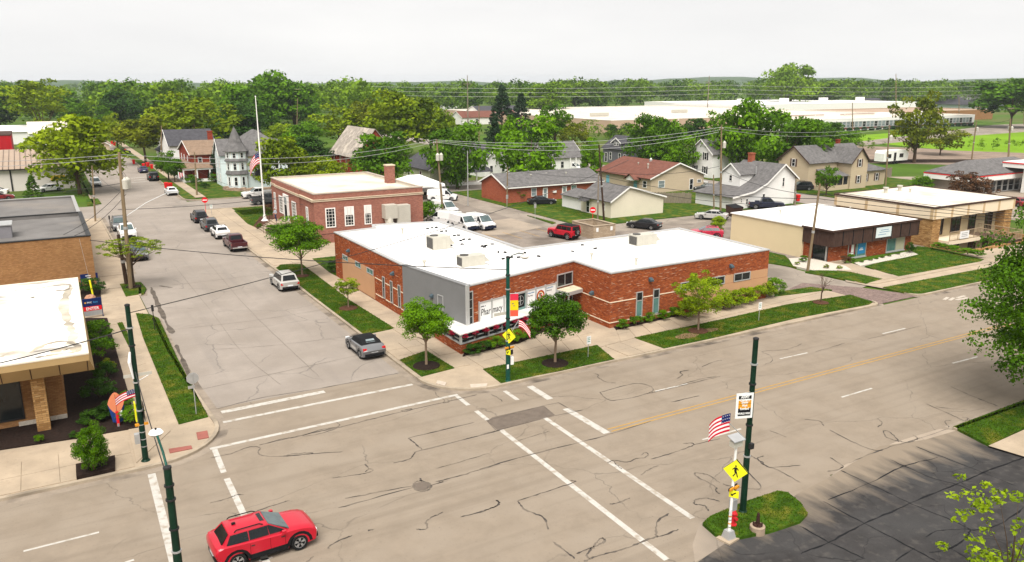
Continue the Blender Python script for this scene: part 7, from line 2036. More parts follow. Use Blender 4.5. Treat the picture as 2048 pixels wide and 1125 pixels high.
panel(b2, wq, .12, .24, zt - hb * .46, zt - hb * .42, ink_g, 'print', 0.016, 0.013); panel(b2, wq, .2, .32, zt - hb * .55, zt - hb * .52, ink_g, 'print', 0.016, 0.013)
for z in (zt, zbm): MB().tube((cx, cyy, z), wq.p(wq.len, z), .016, n=6).build('banner_arm', galv, b2)
sn = thing('street_name_sign', 'small grey street name plate seen edge on at the corner lamp', 'sign', (cx, cyy, 4))
z = top_z(1016, 766, 1010, 626)
MB().box(cx - 1.0, cyy - .02, z - .1, cx - .16, cyy + .0, z + .1).build('plate', hvac_m, sn)
f2_ = thing('flag_on_pole', 'small striped flag hanging beside the pharmacy corner lamp', 'flag', (cx, cyy, 2.4))
z = top_z(1016, 766, 1020, 672)
fo = (cx + .75, cyy - .1, z + 1.0)
MB().tube((cx + .12, cyy, z), fo, .018, n=6).build('staff', galv, f2_)
flag(f2_, fo, Vector((.6, -.5, 0)).normalized(), .75, .5, droop=1.0, n=7, canton=False)

# left pole
lx, ly = G(292, 925)
H3 = top_z(292, 925, 265, 610)
g3 = green_pole('green street pole on the bank corner carrying a furled flag', lx, ly, H3)
z = top_z(292, 925, 280, 750)
MB().box(lx - .55, ly - .02, z - .06, lx + .75, ly + .0, z + .1).build('street_name_plate', hvac_m, g3); MB().tube((lx, ly, z - .35), (lx + .6, ly, z - .08), .02, n=5).build('plate_brace', galv, g3)
z2 = top_z(292, 925, 280, 735)
MB().path([(lx - .14, ly - .1, z2 + .9), (lx - .22, ly - .2, z2 + .4), (lx - .12, ly - .14, z2 - .5)], [.05, .09, .04], 6).build('wrapped_banner', sign_w, g3)
z = top_z(292, 925, 283, 835)
for u in (-.2, .22): box_at(g3, 'beacon', lx + u, ly - .05, z - .35, .1, .06, .06, amber)
MB().box(lx - .22, ly + .08, z - .25, lx - .16, ly + .5, z + .75).build('sign_edge', sign_y, g3); MB().box(lx + .16, ly - .3, z - .1, lx + .19, ly + .35, z + .75).build('sign_edge', steel_d, g3)
box_at(g3, 'control_cabinet', lx - .27, ly, top_z(292, 925, 280, 876), .12, .14, .26, galv)
for z in (.9, 1.3, 1.7, 2.1): MB().lathe([(.155, z), (.155, z + .04)], (lx, ly), 10).build('strap', galv, g3)
f3_ = thing('flag_on_pole', 'striped flag blown left from the bank corner pole', 'flag', (lx, ly, 3))
z = top_z(292, 925, 280, 780)
flag(f3_, (lx - .1, ly, z + .1), Vector((-1, -.1, 0)).normalized(), .95, .42, droop=.30, n=7)

# bottom left pole with globe lamp arm
mx_, my_ = 2.62, 29.6
H4 = top_z(357, 1180, 340, 935)
H4 = CAM_H + ray(340, 935)[2] * math.hypot(mx_, my_) / math.hypot(*ray(340, 935)[:2])
g4 = green_pole('near green street lamp at the bottom left with round white lamp head', mx_, my_, H4, None, .17, .135)
hd = ray(312, 866)
kk = math.hypot(mx_, my_ + 1.6) / math.hypot(hd[0], hd[1])
LHx, LHy, LHz = hd[0] * kk, hd[1] * kk, CAM_H + hd[2] * kk
MB().path([(mx_, my_, H4 - .05), (mx_ * .6 + LHx * .4, my_ * .7 + LHy * .3, H4 * .55 + LHz * .45 + .1), (LHx, LHy, LHz + .02)], .045, 8).build('lamp_arm', pole_g2, g4)
MB().lathe([(.05, LHz + .13), (.2, LHz + .1), (.27, LHz), (.2, LHz - .1), (.06, LHz - .13)], (LHx, LHy), 16).build('lamp_head', white_p, g4, smooth=50)
MB().lathe([(.04, LHz + .13), (.04, LHz + .19)], (LHx, LHy), 8).build('photocell', black_m, g4)

# stop sign seen from behind, no entry signs, small signs
def post(par, x, y, h, r=.03, m=None): return MB().tube((x, y, 0), (x, y, h), r, n=6).build('post', m or galv, par)
sx_, sy_ = G(393, 833)
s1 = thing('stop_sign', 'octagonal stop sign seen from behind on the left grass strip', 'sign', (sx_, sy_, 0))
hs = top_z(393, 833, 388, 745)
post(s1, sx_, sy_, hs - .1)
MB().loft([[(sx_ + .36 * math.cos(R(22.5 + 45 * k)), sy_ + .02, hs - .36 + .36 * math.sin(R(22.5 + 45 * k))) for k in range(8)], [(sx_ + .36 * math.cos(R(22.5 + 45 * k)), sy_ + .035, hs - .36 + .36 * math.sin(R(22.5 + 45 * k))) for k in range(8)]]).build('plate', galv, s1)
MB().box(sx_ - .3, sy_ + .02, hs - .98, sx_ + .08, sy_ + .03, hs - .8).build('lower_plate', galv, s1)
for lb, (px, py), tp in (('red no entry sign at the post office drive', (412, 428), 399), ('red no entry sign by the rear alley, before the dark pole', (1185, 450), 430)):
    x, y = G(px, py)
    s2 = thing('no_entry_sign', lb, 'sign', (x, y, 0), group='no entry signs')
    h = max(2.4, top_z(px, py, px, tp))
    post(s2, x, y, h - .3, .035, sign_r)
    n_ = Vector((-x, -y, 0)).normalized(); rt = Vector((-n_.y, n_.x, 0))
    C = Vector((x, y, h - .35)) + n_ * .05
    rr = [C + rt * (.42 * math.cos(2 * math.pi * k / 18)) + Vector((0, 0, .42 * math.sin(2 * math.pi * k / 18))) for k in range(18)]
    MB().loft([[tuple(p - n_ * .02) for p in rr], [tuple(p) for p in rr]]).build('disc', sign_r, s2)
    q = [C + rt * u + Vector((0, 0, v)) + n_ * .006 for u, v in ((-.3, -.07), (.3, -.07), (.3, .07), (-.3, .07))]
    MB().poly([tuple(p) for p in q]).build('white_bar', sign_w, s2)
for lb, (px, py), tp in (('small white parking sign on the verge beside the mulched street tree', (1176, 718), 682), ('small white parking sign on the long verge right of the sparse tree', (1517, 645), 613), ('white notice sign on a post by the post office drive', (424, 432), 415)):
    x, y = G(px, py)
    s3 = thing('parking_sign', lb, 'sign', (x, y, 0), group='small white parking signs')
    h = max(1.7, top_z(px, py, px, tp))
    post(s3, x, y, h - .2, .028, galv)
    w_ = Wall((x - .17, y - .03), (x + .17, y - .05))
    pl_ = panel(s3, w_, 0, w_.len, h - .6, h, sign_w, 'plate', .012, 0)
    for k in (.12, .25, .38): panel(pl_, w_, .06, w_.len - .06, h - k - .05, h - k, mat('sign_green', (0.05, 0.22, 0.15), 0.6, 0.1, 3), 'sign_print', .016, .013)
for lb, (px, py), tp in (('thin dark meter post on the left sidewalk behind the spreading tree', (222, 465), 428), ('thin dark meter post on the tree island', (266, 578), 545), ('thin dark meter post on the left grass strip', (310, 663), 610)):
    x, y = G(px, py)
    s4 = thing('parking_meter', lb, 'meter', (x, y, 0), group='thin dark meter posts on the left kerb')
    h = min(2.2, top_z(px, py, px, tp))
    post(s4, x, y, h - .3, .035, steel_d); MB().box(x - .09, y - .05, h - .5, x + .09, y + .05, h).build('head', steel_d, s4)
for lb, (px, py), tp in (('thin post with notice beside the alley, before the black sedan', (1070, 440), 413), ('thin post at the lot edge before the brick ranch', (1014, 420), 395)):
    x, y = G(px, py)
    s5 = thing('lot_sign', lb, 'sign', (x, y, 0)); post(s5, x, y, 2.2); MB().box(x - .2, y - .04, 1.7, x + .2, y - .031, 2.3).build('plate', galv, s5)
# bank signs
bs = thing('entrance_sign', 'navy bank sign with a red ENTER panel', 'sign', G(180, 645) + (0,))
x, y = G(168, 640)
wb2 = Wall((x, y - .1), (x + 1.45, y + .0))
x0_ = 0.0
panel(bs, wb2, 0, 1.45, 1.1, 1.75, sign_b, 'blue_panel', .08, 0); panel(bs, wb2, .04, 1.41, .72, 1.1, sign_r, 'red_panel', .075, .005); panel(bs, wb2, .04, 1.41, .3, .715, galv, 'grey_panel', .07, .005)
for u in (0.0, 1.4): panel(bs, wb2, u, u + .07, 0, 1.1, sign_b, 'leg', .06, .0)
text(bs, 'ENTER', .34, wb2, .72, .79, sign_w, .08, .95, 0, 'lettering', 'CENTER', .006); text(bs, 'PNC', .2, wb2, .36, 1.36, sign_w, .085, .9); text(bs, 'Bank', .2, wb2, .82, 1.36, mat('sky_ink', (0.05, 0.25, 0.5), 0.6, 0.1, 3), .085, .9)
disc(bs, wb2, .24, 1.43, .07, sign_o, .085, 'roundel', 12)
b3 = thing('direction_sign', 'small navy direction sign behind the round hedge of the bank', 'sign', G(175, 570) + (0,))
x, y = G(163, 575)
wb3 = Wall((x, y), (x + 1.5, y + .05))
panel(b3, wb3, 0, 1.5, .6, 1.25, sign_b, 'panel', .06, 0); panel(b3, wb3, 0, .07, 0, .6, sign_b, 'leg', .06, 0); panel(b3, wb3, 1.43, 1.5, 0, .6, sign_b, 'leg', .06, 0)
panel(b3, wb3, .45, 1.1, 1.02, 1.09, sign_w, 'small_lettering', .066, .061); panel(b3, wb3, .5, 1.05, .82, .89, sign_w, 'small_lettering', .066, .061)
gx, gy = G(187, 597)
gw = thing('guy_wire_marker', 'yellow guy wire marker beside the bank hedge', 'marker', (gx, gy, 0)); MB().tube((gx, gy, .1), (gx - .12, gy, 1.7), .075, n=8).build('sleeve', sign_y, gw); MB().tube((gx - .12, gy, 1.7), (gx - .5, gy + .3, 5.5), .012, n=4).build('wire', galv, gw)
gx, gy = G(181, 602)
ro = MB()
rk = random.Random(2)
ro.lathe([(.02, .1), (.42, .12), (.48, .3), (.3, .52), (.05, .58)], (gx, gy), 9)
ro.v = [(a + rk.uniform(-.05, .05), b_ + rk.uniform(-.05, .05), c_ + rk.uniform(-.03, .03)) for a, b_, c_ in ro.v]
tag(ro.build('boulder', mat('pink_boulder', (0.36, 0.19, 0.12), 0.9, 0.2, 5)), 'pinkish boulder in the mulch beside the bank drive', 'boulder')
# football shaped ornament
fx, fy = G(238, 858)
fb = thing('football_ornament', 'orange football shaped board on a painted blue holder before the bank', 'ornament', (fx, fy, 0))
n_ = Vector((-fx, -fy, 0)).normalized(); rt = Vector((-n_.y, n_.x, 0))
def FP(u, v, d): return tuple(Vector((fx, fy, 0)) + rt * u + Vector((0, 0, v)) + n_ * d)
def lens(cz, hh_, ww_, n=16): 
    L = []
    for k in range(n): 
        t_ = 2 * math.pi * k / n; s_ = math.sin(t_); L.append((ww_ * math.cos(t_) * (1 - .35 * abs(s_)) , cz + hh_ * s_))
    return L
zb_, zt_ = .15, top_z(238, 858, 231, 785)
bo = lens(zt_ - .62, .62, .42)
MB().loft([[FP(u, v, 0) for u, v in bo], [FP(u, v, .05) for u, v in bo]]).build('football', mat('football_orange', (0.60, 0.20, 0.10), 0.6, 0.06, 2), fb)
MB().poly([FP(u, v, .055) for u, v in ((-.008, zt_ - 1.15), (.008, zt_ - 1.15), (.008, zt_ - .1), (-.008, zt_ - .1))]).build('seam', wood_d, fb)
b_ = MB()
for u0, u1, d0, d1 in ((-.42, 0, -.25, .0), (0, .42, .0, -.25)): b_.add([FP(u0 * .6, .35, d0), FP(u1 * .6, .35, d1), FP(u1, 1.25, d1), FP(u0, 1.45, d0)], [(0, 1, 2, 3), (3, 2, 1, 0)])
b_.build('holder', mat('painted_blue', (0.015, 0.05, 0.20), 0.5, 0.3, 5), fb)
MB().poly([FP(u, v, .02) for u, v in ((.12, .75), (.26, .78), (.28, 1.1), (.14, 1.12))]).build('painted_figure', sign_w, fb)
MB().loft([[FP(u, v, .0) for u, v in ((-.07, .2), (.07, .2), (.07, zt_ - 1.1), (-.07, zt_ - 1.1))], [FP(u, v, .06) for u, v in ((-.07, .2), (.07, .2), (.07, zt_ - 1.1), (-.07, zt_ - 1.1))]]).build('red_tee', sign_r, fb)
MB().tube(FP(0, 0, .02), FP(0, .35, .02), .07, n=8).build('post', galv, fb)

# ================================================================== UTILITY POLES AND WIRES
def upole(label, x, y, h, m=None, r0=.15, lean=(0, 0), arms=(), trans=0, tside=0, lamp=None, name='utility_pole'):
    t = thing(name, label, 'utility pole', (x, y, 0), group='utility poles')
    m = m or pole_w
    top = (x + lean[0], y + lean[1], h)
    MB().path([(x, y, -.02), ((x + top[0]) / 2, (y + top[1]) / 2, h / 2), top], [r0, r0 * .85, r0 * .62], 9).build('shaft', m, t, smooth=50)
    def at(z): return (x + lean[0] * z / h, y + lean[1] * z / h)
    for z, L, ang in arms:
        ax, ay = at(z)
        d = towards(ang) * L / 2
        MB().tube((ax - d.x, ay - d.y, z), (ax + d.x, ay + d.y, z), .06, n=4).build('crossarm', m, t)
        for k in (-.9, -.4, .4, .9): MB().lathe([(.04, z + .05), (.06, z + .12), (.03, z + .2)], (ax + d.x * k, ay + d.y * k), 6).build('insulator', hvac_m, t)
    for k in range(trans):
        a = R(tside + k * 70)
        ax, ay = at(h * .8)
        tx, ty = ax + .5 * math.cos(a), ay + .5 * math.sin(a)
        zt = h * .74
        MB().lathe([(.10, zt), (.27, zt + .05), (.27, zt + .85), (.2, zt + .92), (.05, zt + 1.1)], (tx, ty), 12).build('transformer', hvac_m, t, smooth=40)
        MB().path([(tx, ty, zt + 1.05), (tx * .5 + ax * .5, ty * .5 + ay * .5, zt + 1.5), (ax, ay, zt + 1.3)], .015, 4).build('lead_wire', steel_d, t)
    if lamp:
        z, L, ang = lamp
        d = towards(ang) * L
        ax, ay = at(z)
        MB().path([(ax, ay, z), (ax + d.x * .5, ay + d.y * .5, z + L * .3), (ax + d.x, ay + d.y, z + L * .5)], .03, 6).build('lamp_arm', galv, t)
        MB().loft([[(ax + d.x * .95 - .05, ay + d.y * .95 - .1, z + L * .5 - .09), (ax + d.x * 1.25, ay + d.y * 1.25 - .1, z + L * .5 - .03), (ax + d.x * 1.25, ay + d.y * 1.25 + .1, z + L * .5 - .03), (ax + d.x * .95 - .05, ay + d.y * .95 + .1, z + L * .5 - .09)], [(ax + d.x * .95, ay + d.y * .95 - .07, z + L * .5 + .09), (ax + d.x * 1.2, ay + d.y * 1.2 - .05, z + L * .5 + .07), (ax + d.x * 1.2, ay + d.y * 1.2 + .05, z + L * .5 + .07), (ax + d.x * .95, ay + d.y * .95 + .07, z + L * .5 + .09)]]).build('lamp_head', galv, t)
    MB().lathe([(r0 * 1.05, h * .45), (r0 * 1.05, h * .45 + .25)], at(h * .45), 9).build('collar', galv, t)
    return t
def pole_px(label, bx, by, tx, ty, **k):
    x, y = G(bx, by)
    d = ray(tx, ty)
    dist = math.hypot(x, y)
    s = dist / math.hypot(d[0], d[1])
    h = CAM_H + d[2] * s
    lean = (d[0] * s - x, d[1] * s - y)
    upole(label, x, y, h, lean=lean, **k)
    return (x + lean[0], y + lean[1], h)
PA = pole_px('tall leaning wooden pole with twin transformers and lamp arm on the left', 262, 580, 238, 305, r0=.20, arms=(), trans=2, tside=-60, lamp=(6.9, 4.0, 5))
PB = pole_px('thin wooden pole on the left kerb before the white car', 191, 445, 184, 332, r0=.13)
PC = pole_px('short dark wooden pole rising behind the bank roof', 127, 557, 116, 470, m=pole_dw, r0=.13, lamp=(3.2, .9, 0))
PD = pole_px('dark wooden pole leaning behind the spreading tree', 254, 571, 236, 470, m=pole_dw, r0=.2)
PE = pole_px('leaning wooden pole with white boxes beside the delivery vans', 887, 440, 873, 279, r0=.17, arms=((10.8, 1.6, 30),), trans=2, tside=-120)
PF = pole_px('slim pale pole at the alley corner, left of the ranch', 936, 412, 935, 302, r0=.10, m=galv)
PG = pole_px('short wooden pole at the ranch gable', 1014, 410, 1015, 335, r0=.12)
PH_ = pole_px('grey wooden service pole in front of the small white building', 1195, 448, 1197, 352, r0=.13, m=wood_g)
PI_ = pole_px('dark brown pole by the rear alley and small white building', 1208, 442, 1198, 290, r0=.15, m=pole_dw)
PJ = pole_px('tall wooden pole with transformer left of the catslide house', 1441, 422, 1443, 252, r0=.17, arms=((12.3, 2.0, 60),), trans=1, tside=-20)
PK = pole_px('short second pole standing close to the tall transformer pole', 1428, 425, 1427, 350, r0=.12)
PL_ = pole_px('leaning wooden pole in front of the brown fascia store', 1615, 545, 1640, 368, r0=.15, arms=())
PM = pole_px('pale short pole with meter box on the street behind the white house', 1590, 410, 1592, 357, r0=.14, m=wood_g)
PN = pole_px('wooden pole rising right of the beige farmhouse', 1771, 372, 1779, 250, r0=.17, arms=((9.6, 1.6, 40),), trans=2, tside=-100)
PO_ = pole_px('leaning wooden pole beside the railway near the field', 1943, 322, 1953, 242, r0=.18, arms=((13, 2.6, 0),), trans=2, tside=-90)
PP = pole_px('wooden pole with white transformers at the right edge', 2016, 330, 2021, 238, r0=.22, arms=((13, 2.4, 0),), trans=3, tside=-90)
PQ = pole_px('wooden pole on the right verge of the far side street', 394, 392, 389, 305, r0=.16)
PR = pole_px('wooden pole by the street trees farther along the side street', 322, 345, 323, 252, r0=.17)
PS = pole_px('far wooden pole above the trees behind the old brick hall', 593, 300, 595, 197, r0=.15, arms=((17, 2.2, 30),))
for i, (px, by, ty, h_) in enumerate(((958, 282, 210, 0), (1705, 262, 205, 0), (1792, 250, 148, 0), (1918, 245, 195, 0), (2048, 250, 200, 0))):
    lb = ('far wooden pole right of the tall mast', 'far wooden pole at the left end of the glass works', 'tall far pole behind the brown leaved tree', 'far wooden pole behind the field, left of the hip roof', 'far wooden pole at the right picture edge')[i]
    pole_px(lb, px, by, px, ty, r0=.22, arms=())
# masts and the flagpole
for lb, px, by, ty in (('tall thin steel mast rising over the spruces', 936, 250, 151), ('tall thin steel mast above the factory roof', 1414, 232, 152)):
    x, y = G(px, by); h = top_z(px, by, px, ty)
    t = thing('steel_mast', lb, 'mast', (x, y, 0)); MB().tube((x, y, 0), (x, y, h), .30, .16, 8).build('shaft', wood_g, t); MB().box(x - 2, y - .1, h * .82, x + 2, y + .1, h * .82 + .25).build('crossarm', wood_g, t)
x, y = G(530, 444)
h = top_z(530, 444, 520, 195)
fp_ = thing('flagpole', 'tall white flagpole with a flag at half height by the post office', 'flagpole', (x, y, 0))
MB().path([(x, y, 0), (x, y, h * .5), (x - .02, y, h)], [.12, .10, .05], 12).build('shaft', white_p, fp_, smooth=50)
MB().lathe([(.5, 0), (.5, .2), (.3, .35), (.2, .8), (.18, 1.0)], (x, y), 14).build('base', white_p, fp_, smooth=40)
MB().lathe([(.02, h), (.09, h + .06), (.09, h + .14), (.02, h + .2)], (x - .02, y), 10).build('finial', white_p, fp_)
z = top_z(530, 444, 524, 305)
ff = thing('flag_on_pole', 'drooping flag flown at half height on the white flagpole', 'flag', (x, y, z))
flag(ff, (x - .12, y, z), Vector((-1, -.2, 0)).normalized(), 1.5, 1.5, droop=1.1, n=9)
b = MB()
for k in range(6): b.poly([(x - .15 - .12 * k, y - .02 * k, z - 2.2 - .06 * k), (x - .27 - .12 * k, y - .02 * k, z - 2.3 - .06 * k), (x - .27 - .12 * k, y - .02 * k, z - 3.2), (x - .15 - .12 * k, y - .02 * k, z - 3.1)])
tag(b.build('dark_pennant', black_m), 'small black pennant flag below the main flag on the flagpole', 'flag')
def wire(label, p, q, sag, r=.022, m=None):
    pts = []
    for i in range(17):
        t = i / 16
        pts.append((p[0] + (q[0] - p[0]) * t, p[1] + (q[1] - p[1]) * t, p[2] + (q[2] - p[2]) * t - 4 * sag * t * (1 - t)))
    tag(MB().path(pts, r, 4).build('overhead_wire', m or steel_d), label, 'wire', 'overhead wires')
def off(p, dx=0, dy=0, dz=0): return (p[0] + dx, p[1] + dy, p[2] + dz)
wire('thick overhead cable crossing the side street to the pharmacy corner lamp', off(PC, 0, 0, -.1), (cx, cyy, H2 - .8), .5, .03)
wire('overhead cable from the bank pole across the side street', (lx, ly, H3 - .4), (cx + 30, cyy + 26, H2 + 2.5), .9)
wire('pale upper wire from the left picture edge to the twin transformer pole', (-28, 122, 11.6), off(PA, 0, 0, -.2), 1.0, .022, galv)
wire('pale lower wire from the left picture edge to the twin transformer pole', (-28, 121, 11.0), off(PA, 0, 0, -.5), 1.1, .022, galv)
wire('pale wire from the twin transformer pole toward the flagpole', off(PA, 0, 0, -.2), off(PE, 0, 0, 0), 1.3, .022, galv)
wire('second pale wire from the twin transformer pole to the leaning van pole', off(PA, 0, 0, -.5), off(PE, 0, 0, -.3), 1.6, .022, galv)
wire('pale wire from the leaning van pole to the tall transformer pole', off(PE, 0, 0, -.1), off(PJ, 0, 0, -.2), 1.2, .022, galv)
wire('second pale wire from the van pole to the tall transformer pole', off(PE, .5, 0, -.3), off(PJ, .5, 0, -.5), 1.5, .022, galv)
wire('third pale wire from the van pole to the tall transformer pole', off(PE, -.5, 0, -.3), off(PJ, -.5, 0, -.9), 1.9, .022, galv)
wire('pale wire from the transformer pole over the beige farmhouse', off(PJ, 0, 0, -.2), off(PN, 0, 0, -.2), 1.0, .022, galv)
wire('second pale wire running over the beige farmhouse', off(PJ, .5, 0, -.6), off(PN, .4, 0, -.5), 1.3, .022, galv)
wire('wire from the farmhouse pole to the pole by the field', off(PN, 0, 0, -.1), off(PO_, 0, 0, -.2), 1.0, .03)
wire('wire from the field pole to the right edge pole', off(PO_, 0, 0, -.2), off(PP, 0, 0, -.2), .6, .03)
wire('black cable from the dark rear pole to the leaning store pole', off(PI_, 0, 0, -4.2), off(PL_, 0, 0, -1.5), .8, .03)
wire('second black cable from the dark rear pole to the store pole', off(PI_, 0, 0, -4.8), off(PL_, 0, 0, -2.2), 1.0, .025)
wire('black cable from the transformer pole down to the store pole', off(PJ, 0, 0, -6.3), off(PL_, 0, 0, -1.2), .7, .03)
for k, dz in enumerate((-.6, -1.0, -1.5, -2.1)):
    wire('black cable %s from the store pole to the right over the lawn' % ('topmost', 'second', 'third', 'lowest')[k], off(PL_, 0, 0, dz), (104 + k, 47.5, 3.4 - k * .35), .3, .028)
wire('black service cable from the rear pole to the transformer pole', off(PI_, 0, 0, -3.6), off(PJ, 0, 0, -6.0), .8, .03)
wire('service cable from the rear pole to the ranch gable pole', off(PH_, 0, 0, -.2), off(PG, 0, 0, -.2), .4)
wire('service cable from the van pole to the post office wall', off(PE, 0, 0, -4.6), (38, 93.3, 4.6), .3)
wire('service cable from the post office to the side street pole', (27.3, 98, 4.3), off(PQ, 0, 0, -3), .8)
wire('cable from the twin transformer pole to the dark bank pole', off(PA, 0, 0, -3.3), off(PC, 0, 0, -.2), .5)
wire('second cable from the twin transformer pole to the dark bank pole', off(PA, .2, 0, -3.8), off(PC, .1, 0, -.5), .8)
wire('cable from the twin transformer pole to the thin kerb pole', off(PA, 0, 0, -3.6), off(PB, 0, 0, -.3), .6)
wire('long cable from the tan brick roof over the bank', (-30, 96, 9.0), off(PA, 0, 0, -2.8), 1.2)
wire('low cable crossing the side street before the black parked car', (7.0, 103, 4.6), (27.2, 101.5, 5.0), .3, .03)
wire('low cable crossing from the bank pole to the store side', (lx - 14, ly + 6, 4.2), (lx, ly, H3 - 1.2), .3, .028)
wire('cable crossing the main street from the bank corner to the lower left', (lx, ly, H3 - 3.4), (mx_, my_, H4 - .6), .2)
far_w = [(150, 420, 17), (330, 330, 17.5), (470, 250, 17.5), (620, 170, 18)]
for k in range(3):
    for i in range(3): wire('far high wire over the %s, %s strand' % (('left woods', 'factory', 'field woods')[i], ('upper', 'middle', 'lower')[k]), off(far_w[i], 0, 0, -k * 2.2), off(far_w[i + 1], 0, 0, -k * 2.2), 1.5, .05, galv)

# ---- bins
bin_b = None
def bin_mesh():
    b = MB().loft([[(-.24, -.26, .06), (.24, -.26, .06), (.24, .26, .06), (-.24, .26, .06)], [(-.3, -.34, .98), (.3, -.34, .98), (.3, .34, .98), (-.3, .34, .98)]])
    l = MB().loft([[(-.33, -.38, .98), (.33, -.38, .98), (.33, .40, .98), (-.33, .40, .98)], [(-.27, -.30, 1.1), (.27, -.30, 1.1), (.27, .38, 1.08), (-.27, .38, 1.08)]])
    w = MB().path([(-.3, .3, .12), (.3, .3, .12)], .12, 10)
    return b.mesh('bin_body'), l.mesh('lid'), w.mesh('wheels')
bm_, lm_, wm_ = bin_mesh()
def red_bin_at(label, px, py, sc=1.0):
    x, y = G(px, py)
    t = thing('wheeled_bin', label, 'bin', (x, y, .01), RNG.uniform(-.4, .4), 'red wheeled bins')
    t.scale = (sc, sc, sc)
    link('bin_body', bm_, red_bin, t, False); link('lid', lm_, red_bin, t, False); link('wheels', wm_, rubber, t, False)
for lb, px, py in (('red wheeled bin behind the white sedan, left of a pair', 333, 377), ('red wheeled bin behind the white sedan, right of a pair', 341, 378), ('red wheeled bin by the blue sedan, left of three', 288, 337), ('red wheeled bin by the blue sedan, middle of three', 296, 335), ('red wheeled bin by the blue sedan, right of three', 304, 339), ('red wheeled bin lying out in the far street', 268, 329), ('red wheeled bin at the far driveway beside the black car', 250, 307), ('red wheeled bin farthest up the street, nearer one', 229, 292), ('red wheeled bin farthest up the street, farther one', 224, 289), ('red wheeled bin before the shuttered house, left of a pair', 1405, 350), ('red wheeled bin before the shuttered house, right of a pair', 1414, 350), ('red wheeled bin at the corner of the catslide house', 1577, 402), ('dark red wheeled bin behind the short pale pole', 1595, 403), ('red wheeled bin by the beige farmhouse porch', 1659, 381), ('red wheeled bin left of the farmhouse porch clutter', 1645, 376), ('red wheeled bin beside the columnar tree by the dark red car', 1172, 357), ('red bin at the far bend of the side street', 195, 248)):
    red_bin_at(lb, px, py)
db = thing('dumpster', 'dark brown dumpster at the corner of the cream store', 'dumpster', G(1467, 432) + (0,))
x, y = G(1467, 432)
MB().loft([[(x - .9, y - .6, .1), (x + .9, y - .6, .1), (x + .9, y + .6, .1), (x - .9, y + .6, .1)], [(x - 1.0, y - .9, 1.3), (x + 1.0, y - .9, 1.3), (x + 1.0, y + .7, 1.6), (x - 1.0, y + .7, 1.6)]]).build('tub', wood_d, db); MB().add([(x - 1.02, y - .95, 1.32), (x + 1.02, y - .95, 1.32), (x + 1.02, y + .72, 1.63), (x - 1.02, y + .72, 1.63)], [(0, 1, 2, 3)]).build('lid', black_m, db)
mh_ = sheet('manhole_cover', [(G(843, 973)[0] + .42 * math.cos(2 * math.pi * k / 20), G(843, 973)[1] + .42 * math.sin(2 * math.pi * k / 20)) for k in range(20)], .009, patch_m, main_st)
# porch clutter at the beige farmhouse, pink and blue tarpaulin
gx, gy = G(1652, 378)
um = thing('garden_clutter', 'pale tarpaulin heap by the beige farmhouse porch', 'tarpaulin', (gx, gy, 0))
MB().lathe([(1.2, 0), (1.0, .4), (.5, .8), (.1, 1.1)], (gx, gy), 9).build('tarpaulin', mat('aqua_tarp', (0.30, 0.45, 0.44), 0.7, 0.2, 3), um)

# ================================================================== PERSON on the post office steps
def person(label, x, y, z, face):
    t = thing('person', label, 'person', (x, y, z), face)
    me = bpy.data.meshes.new('body')
    V = [(0, 0, .93), (0, 0, 1.12), (0, 0, 1.38), (0, 0, 1.50), (0.02, 0, 1.60), (0.03, 0, 1.70),
         (0, .10, .90), (.10, .11, .50), (-.04, .11, .08), (.12, .12, .04),
         (0, -.10, .90), (-.10, -.11, .50), (-.28, -.11, .10), (-.13, -.12, .04),
         (0, .20, 1.40), (-.04, .26, 1.14), (.14, .24, .96), (0, -.20, 1.40), (.06, -.26, 1.14), (.26, -.22, 1.02)]
    E_ = [(0, 1), (1, 2), (2, 3), (3, 4), (4, 5), (0, 6), (6, 7), (7, 8), (8, 9), (0, 10), (10, 11), (11, 12), (12, 13), (2, 14), (14, 15), (15, 16), (2, 17), (17, 18), (18, 19)]
    rad = [(.15, .13), (.15, .12), (.16, .12), (.06, .06), (.09, .10), (.085, .095), (.10, .10), (.075, .075), (.05, .05), (.045, .04), (.10, .10), (.075, .075), (.05, .05), (.045, .04), (.07, .07), (.052, .052), (.04, .04), (.07, .07), (.052, .052), (.04, .04)]
    me.from_pydata(V, E_, [])
    o = bpy.data.objects.new('body', me); COL.objects.link(o); o.parent = t
    sk = o.modifiers.new('skin', 'SKIN'); o.modifiers.new('sub', 'SUBSURF').levels = 2
    o.modifiers['sub'].render_levels = 2
    for i, r_ in enumerate(rad): me.skin_vertices[0].data[i].radius = r_
    me.skin_vertices[0].data[0].use_root = True
    dep = bpy.context.evaluated_depsgraph_get()
    m2_ = bpy.data.meshes.new_from_object(o.evaluated_get(dep))
    o.modifiers.clear(); o.data = m2_
    m2_.materials.clear()
    for m_ in (mat('grey_shirt', (0.34, 0.36, 0.40), 0.9, 0.1, 3), mat('navy_trousers', (0.03, 0.045, 0.10), 0.9, 0.1, 3), mat('skin', (0.42, 0.24, 0.16), 0.7, 0.05, 3), black_m): m2_.materials.append(m_)
    for p in m2_.polygons:
        c = p.center
        p.use_smooth = True
        p.material_index = 3 if c.z < .09 else 1 if c.z < .95 and abs(c.y) < .19 else 2 if (c.z > 1.50 or c.z < 1.08) else 0
    MB().lathe([(.11, 1.68), (.115, 1.74), (.09, 1.81), (.02, 1.84)], (.02, 0), 12).add([(.1, -.08, 1.72), (.22, -.06, 1.70), (.22, .06, 1.70), (.1, .08, 1.72)], [(0, 1, 2, 3), (3, 2, 1, 0)]).build('cap', mat('pale_cap', (0.5, 0.5, 0.5), 0.9, 0.05, 3), t, False)
    return t
px_, py_ = 25.6, 105.2
person('person in grey shirt, navy trousers and cap walking on the post office steps', px_, py_, 1.31, R(200))

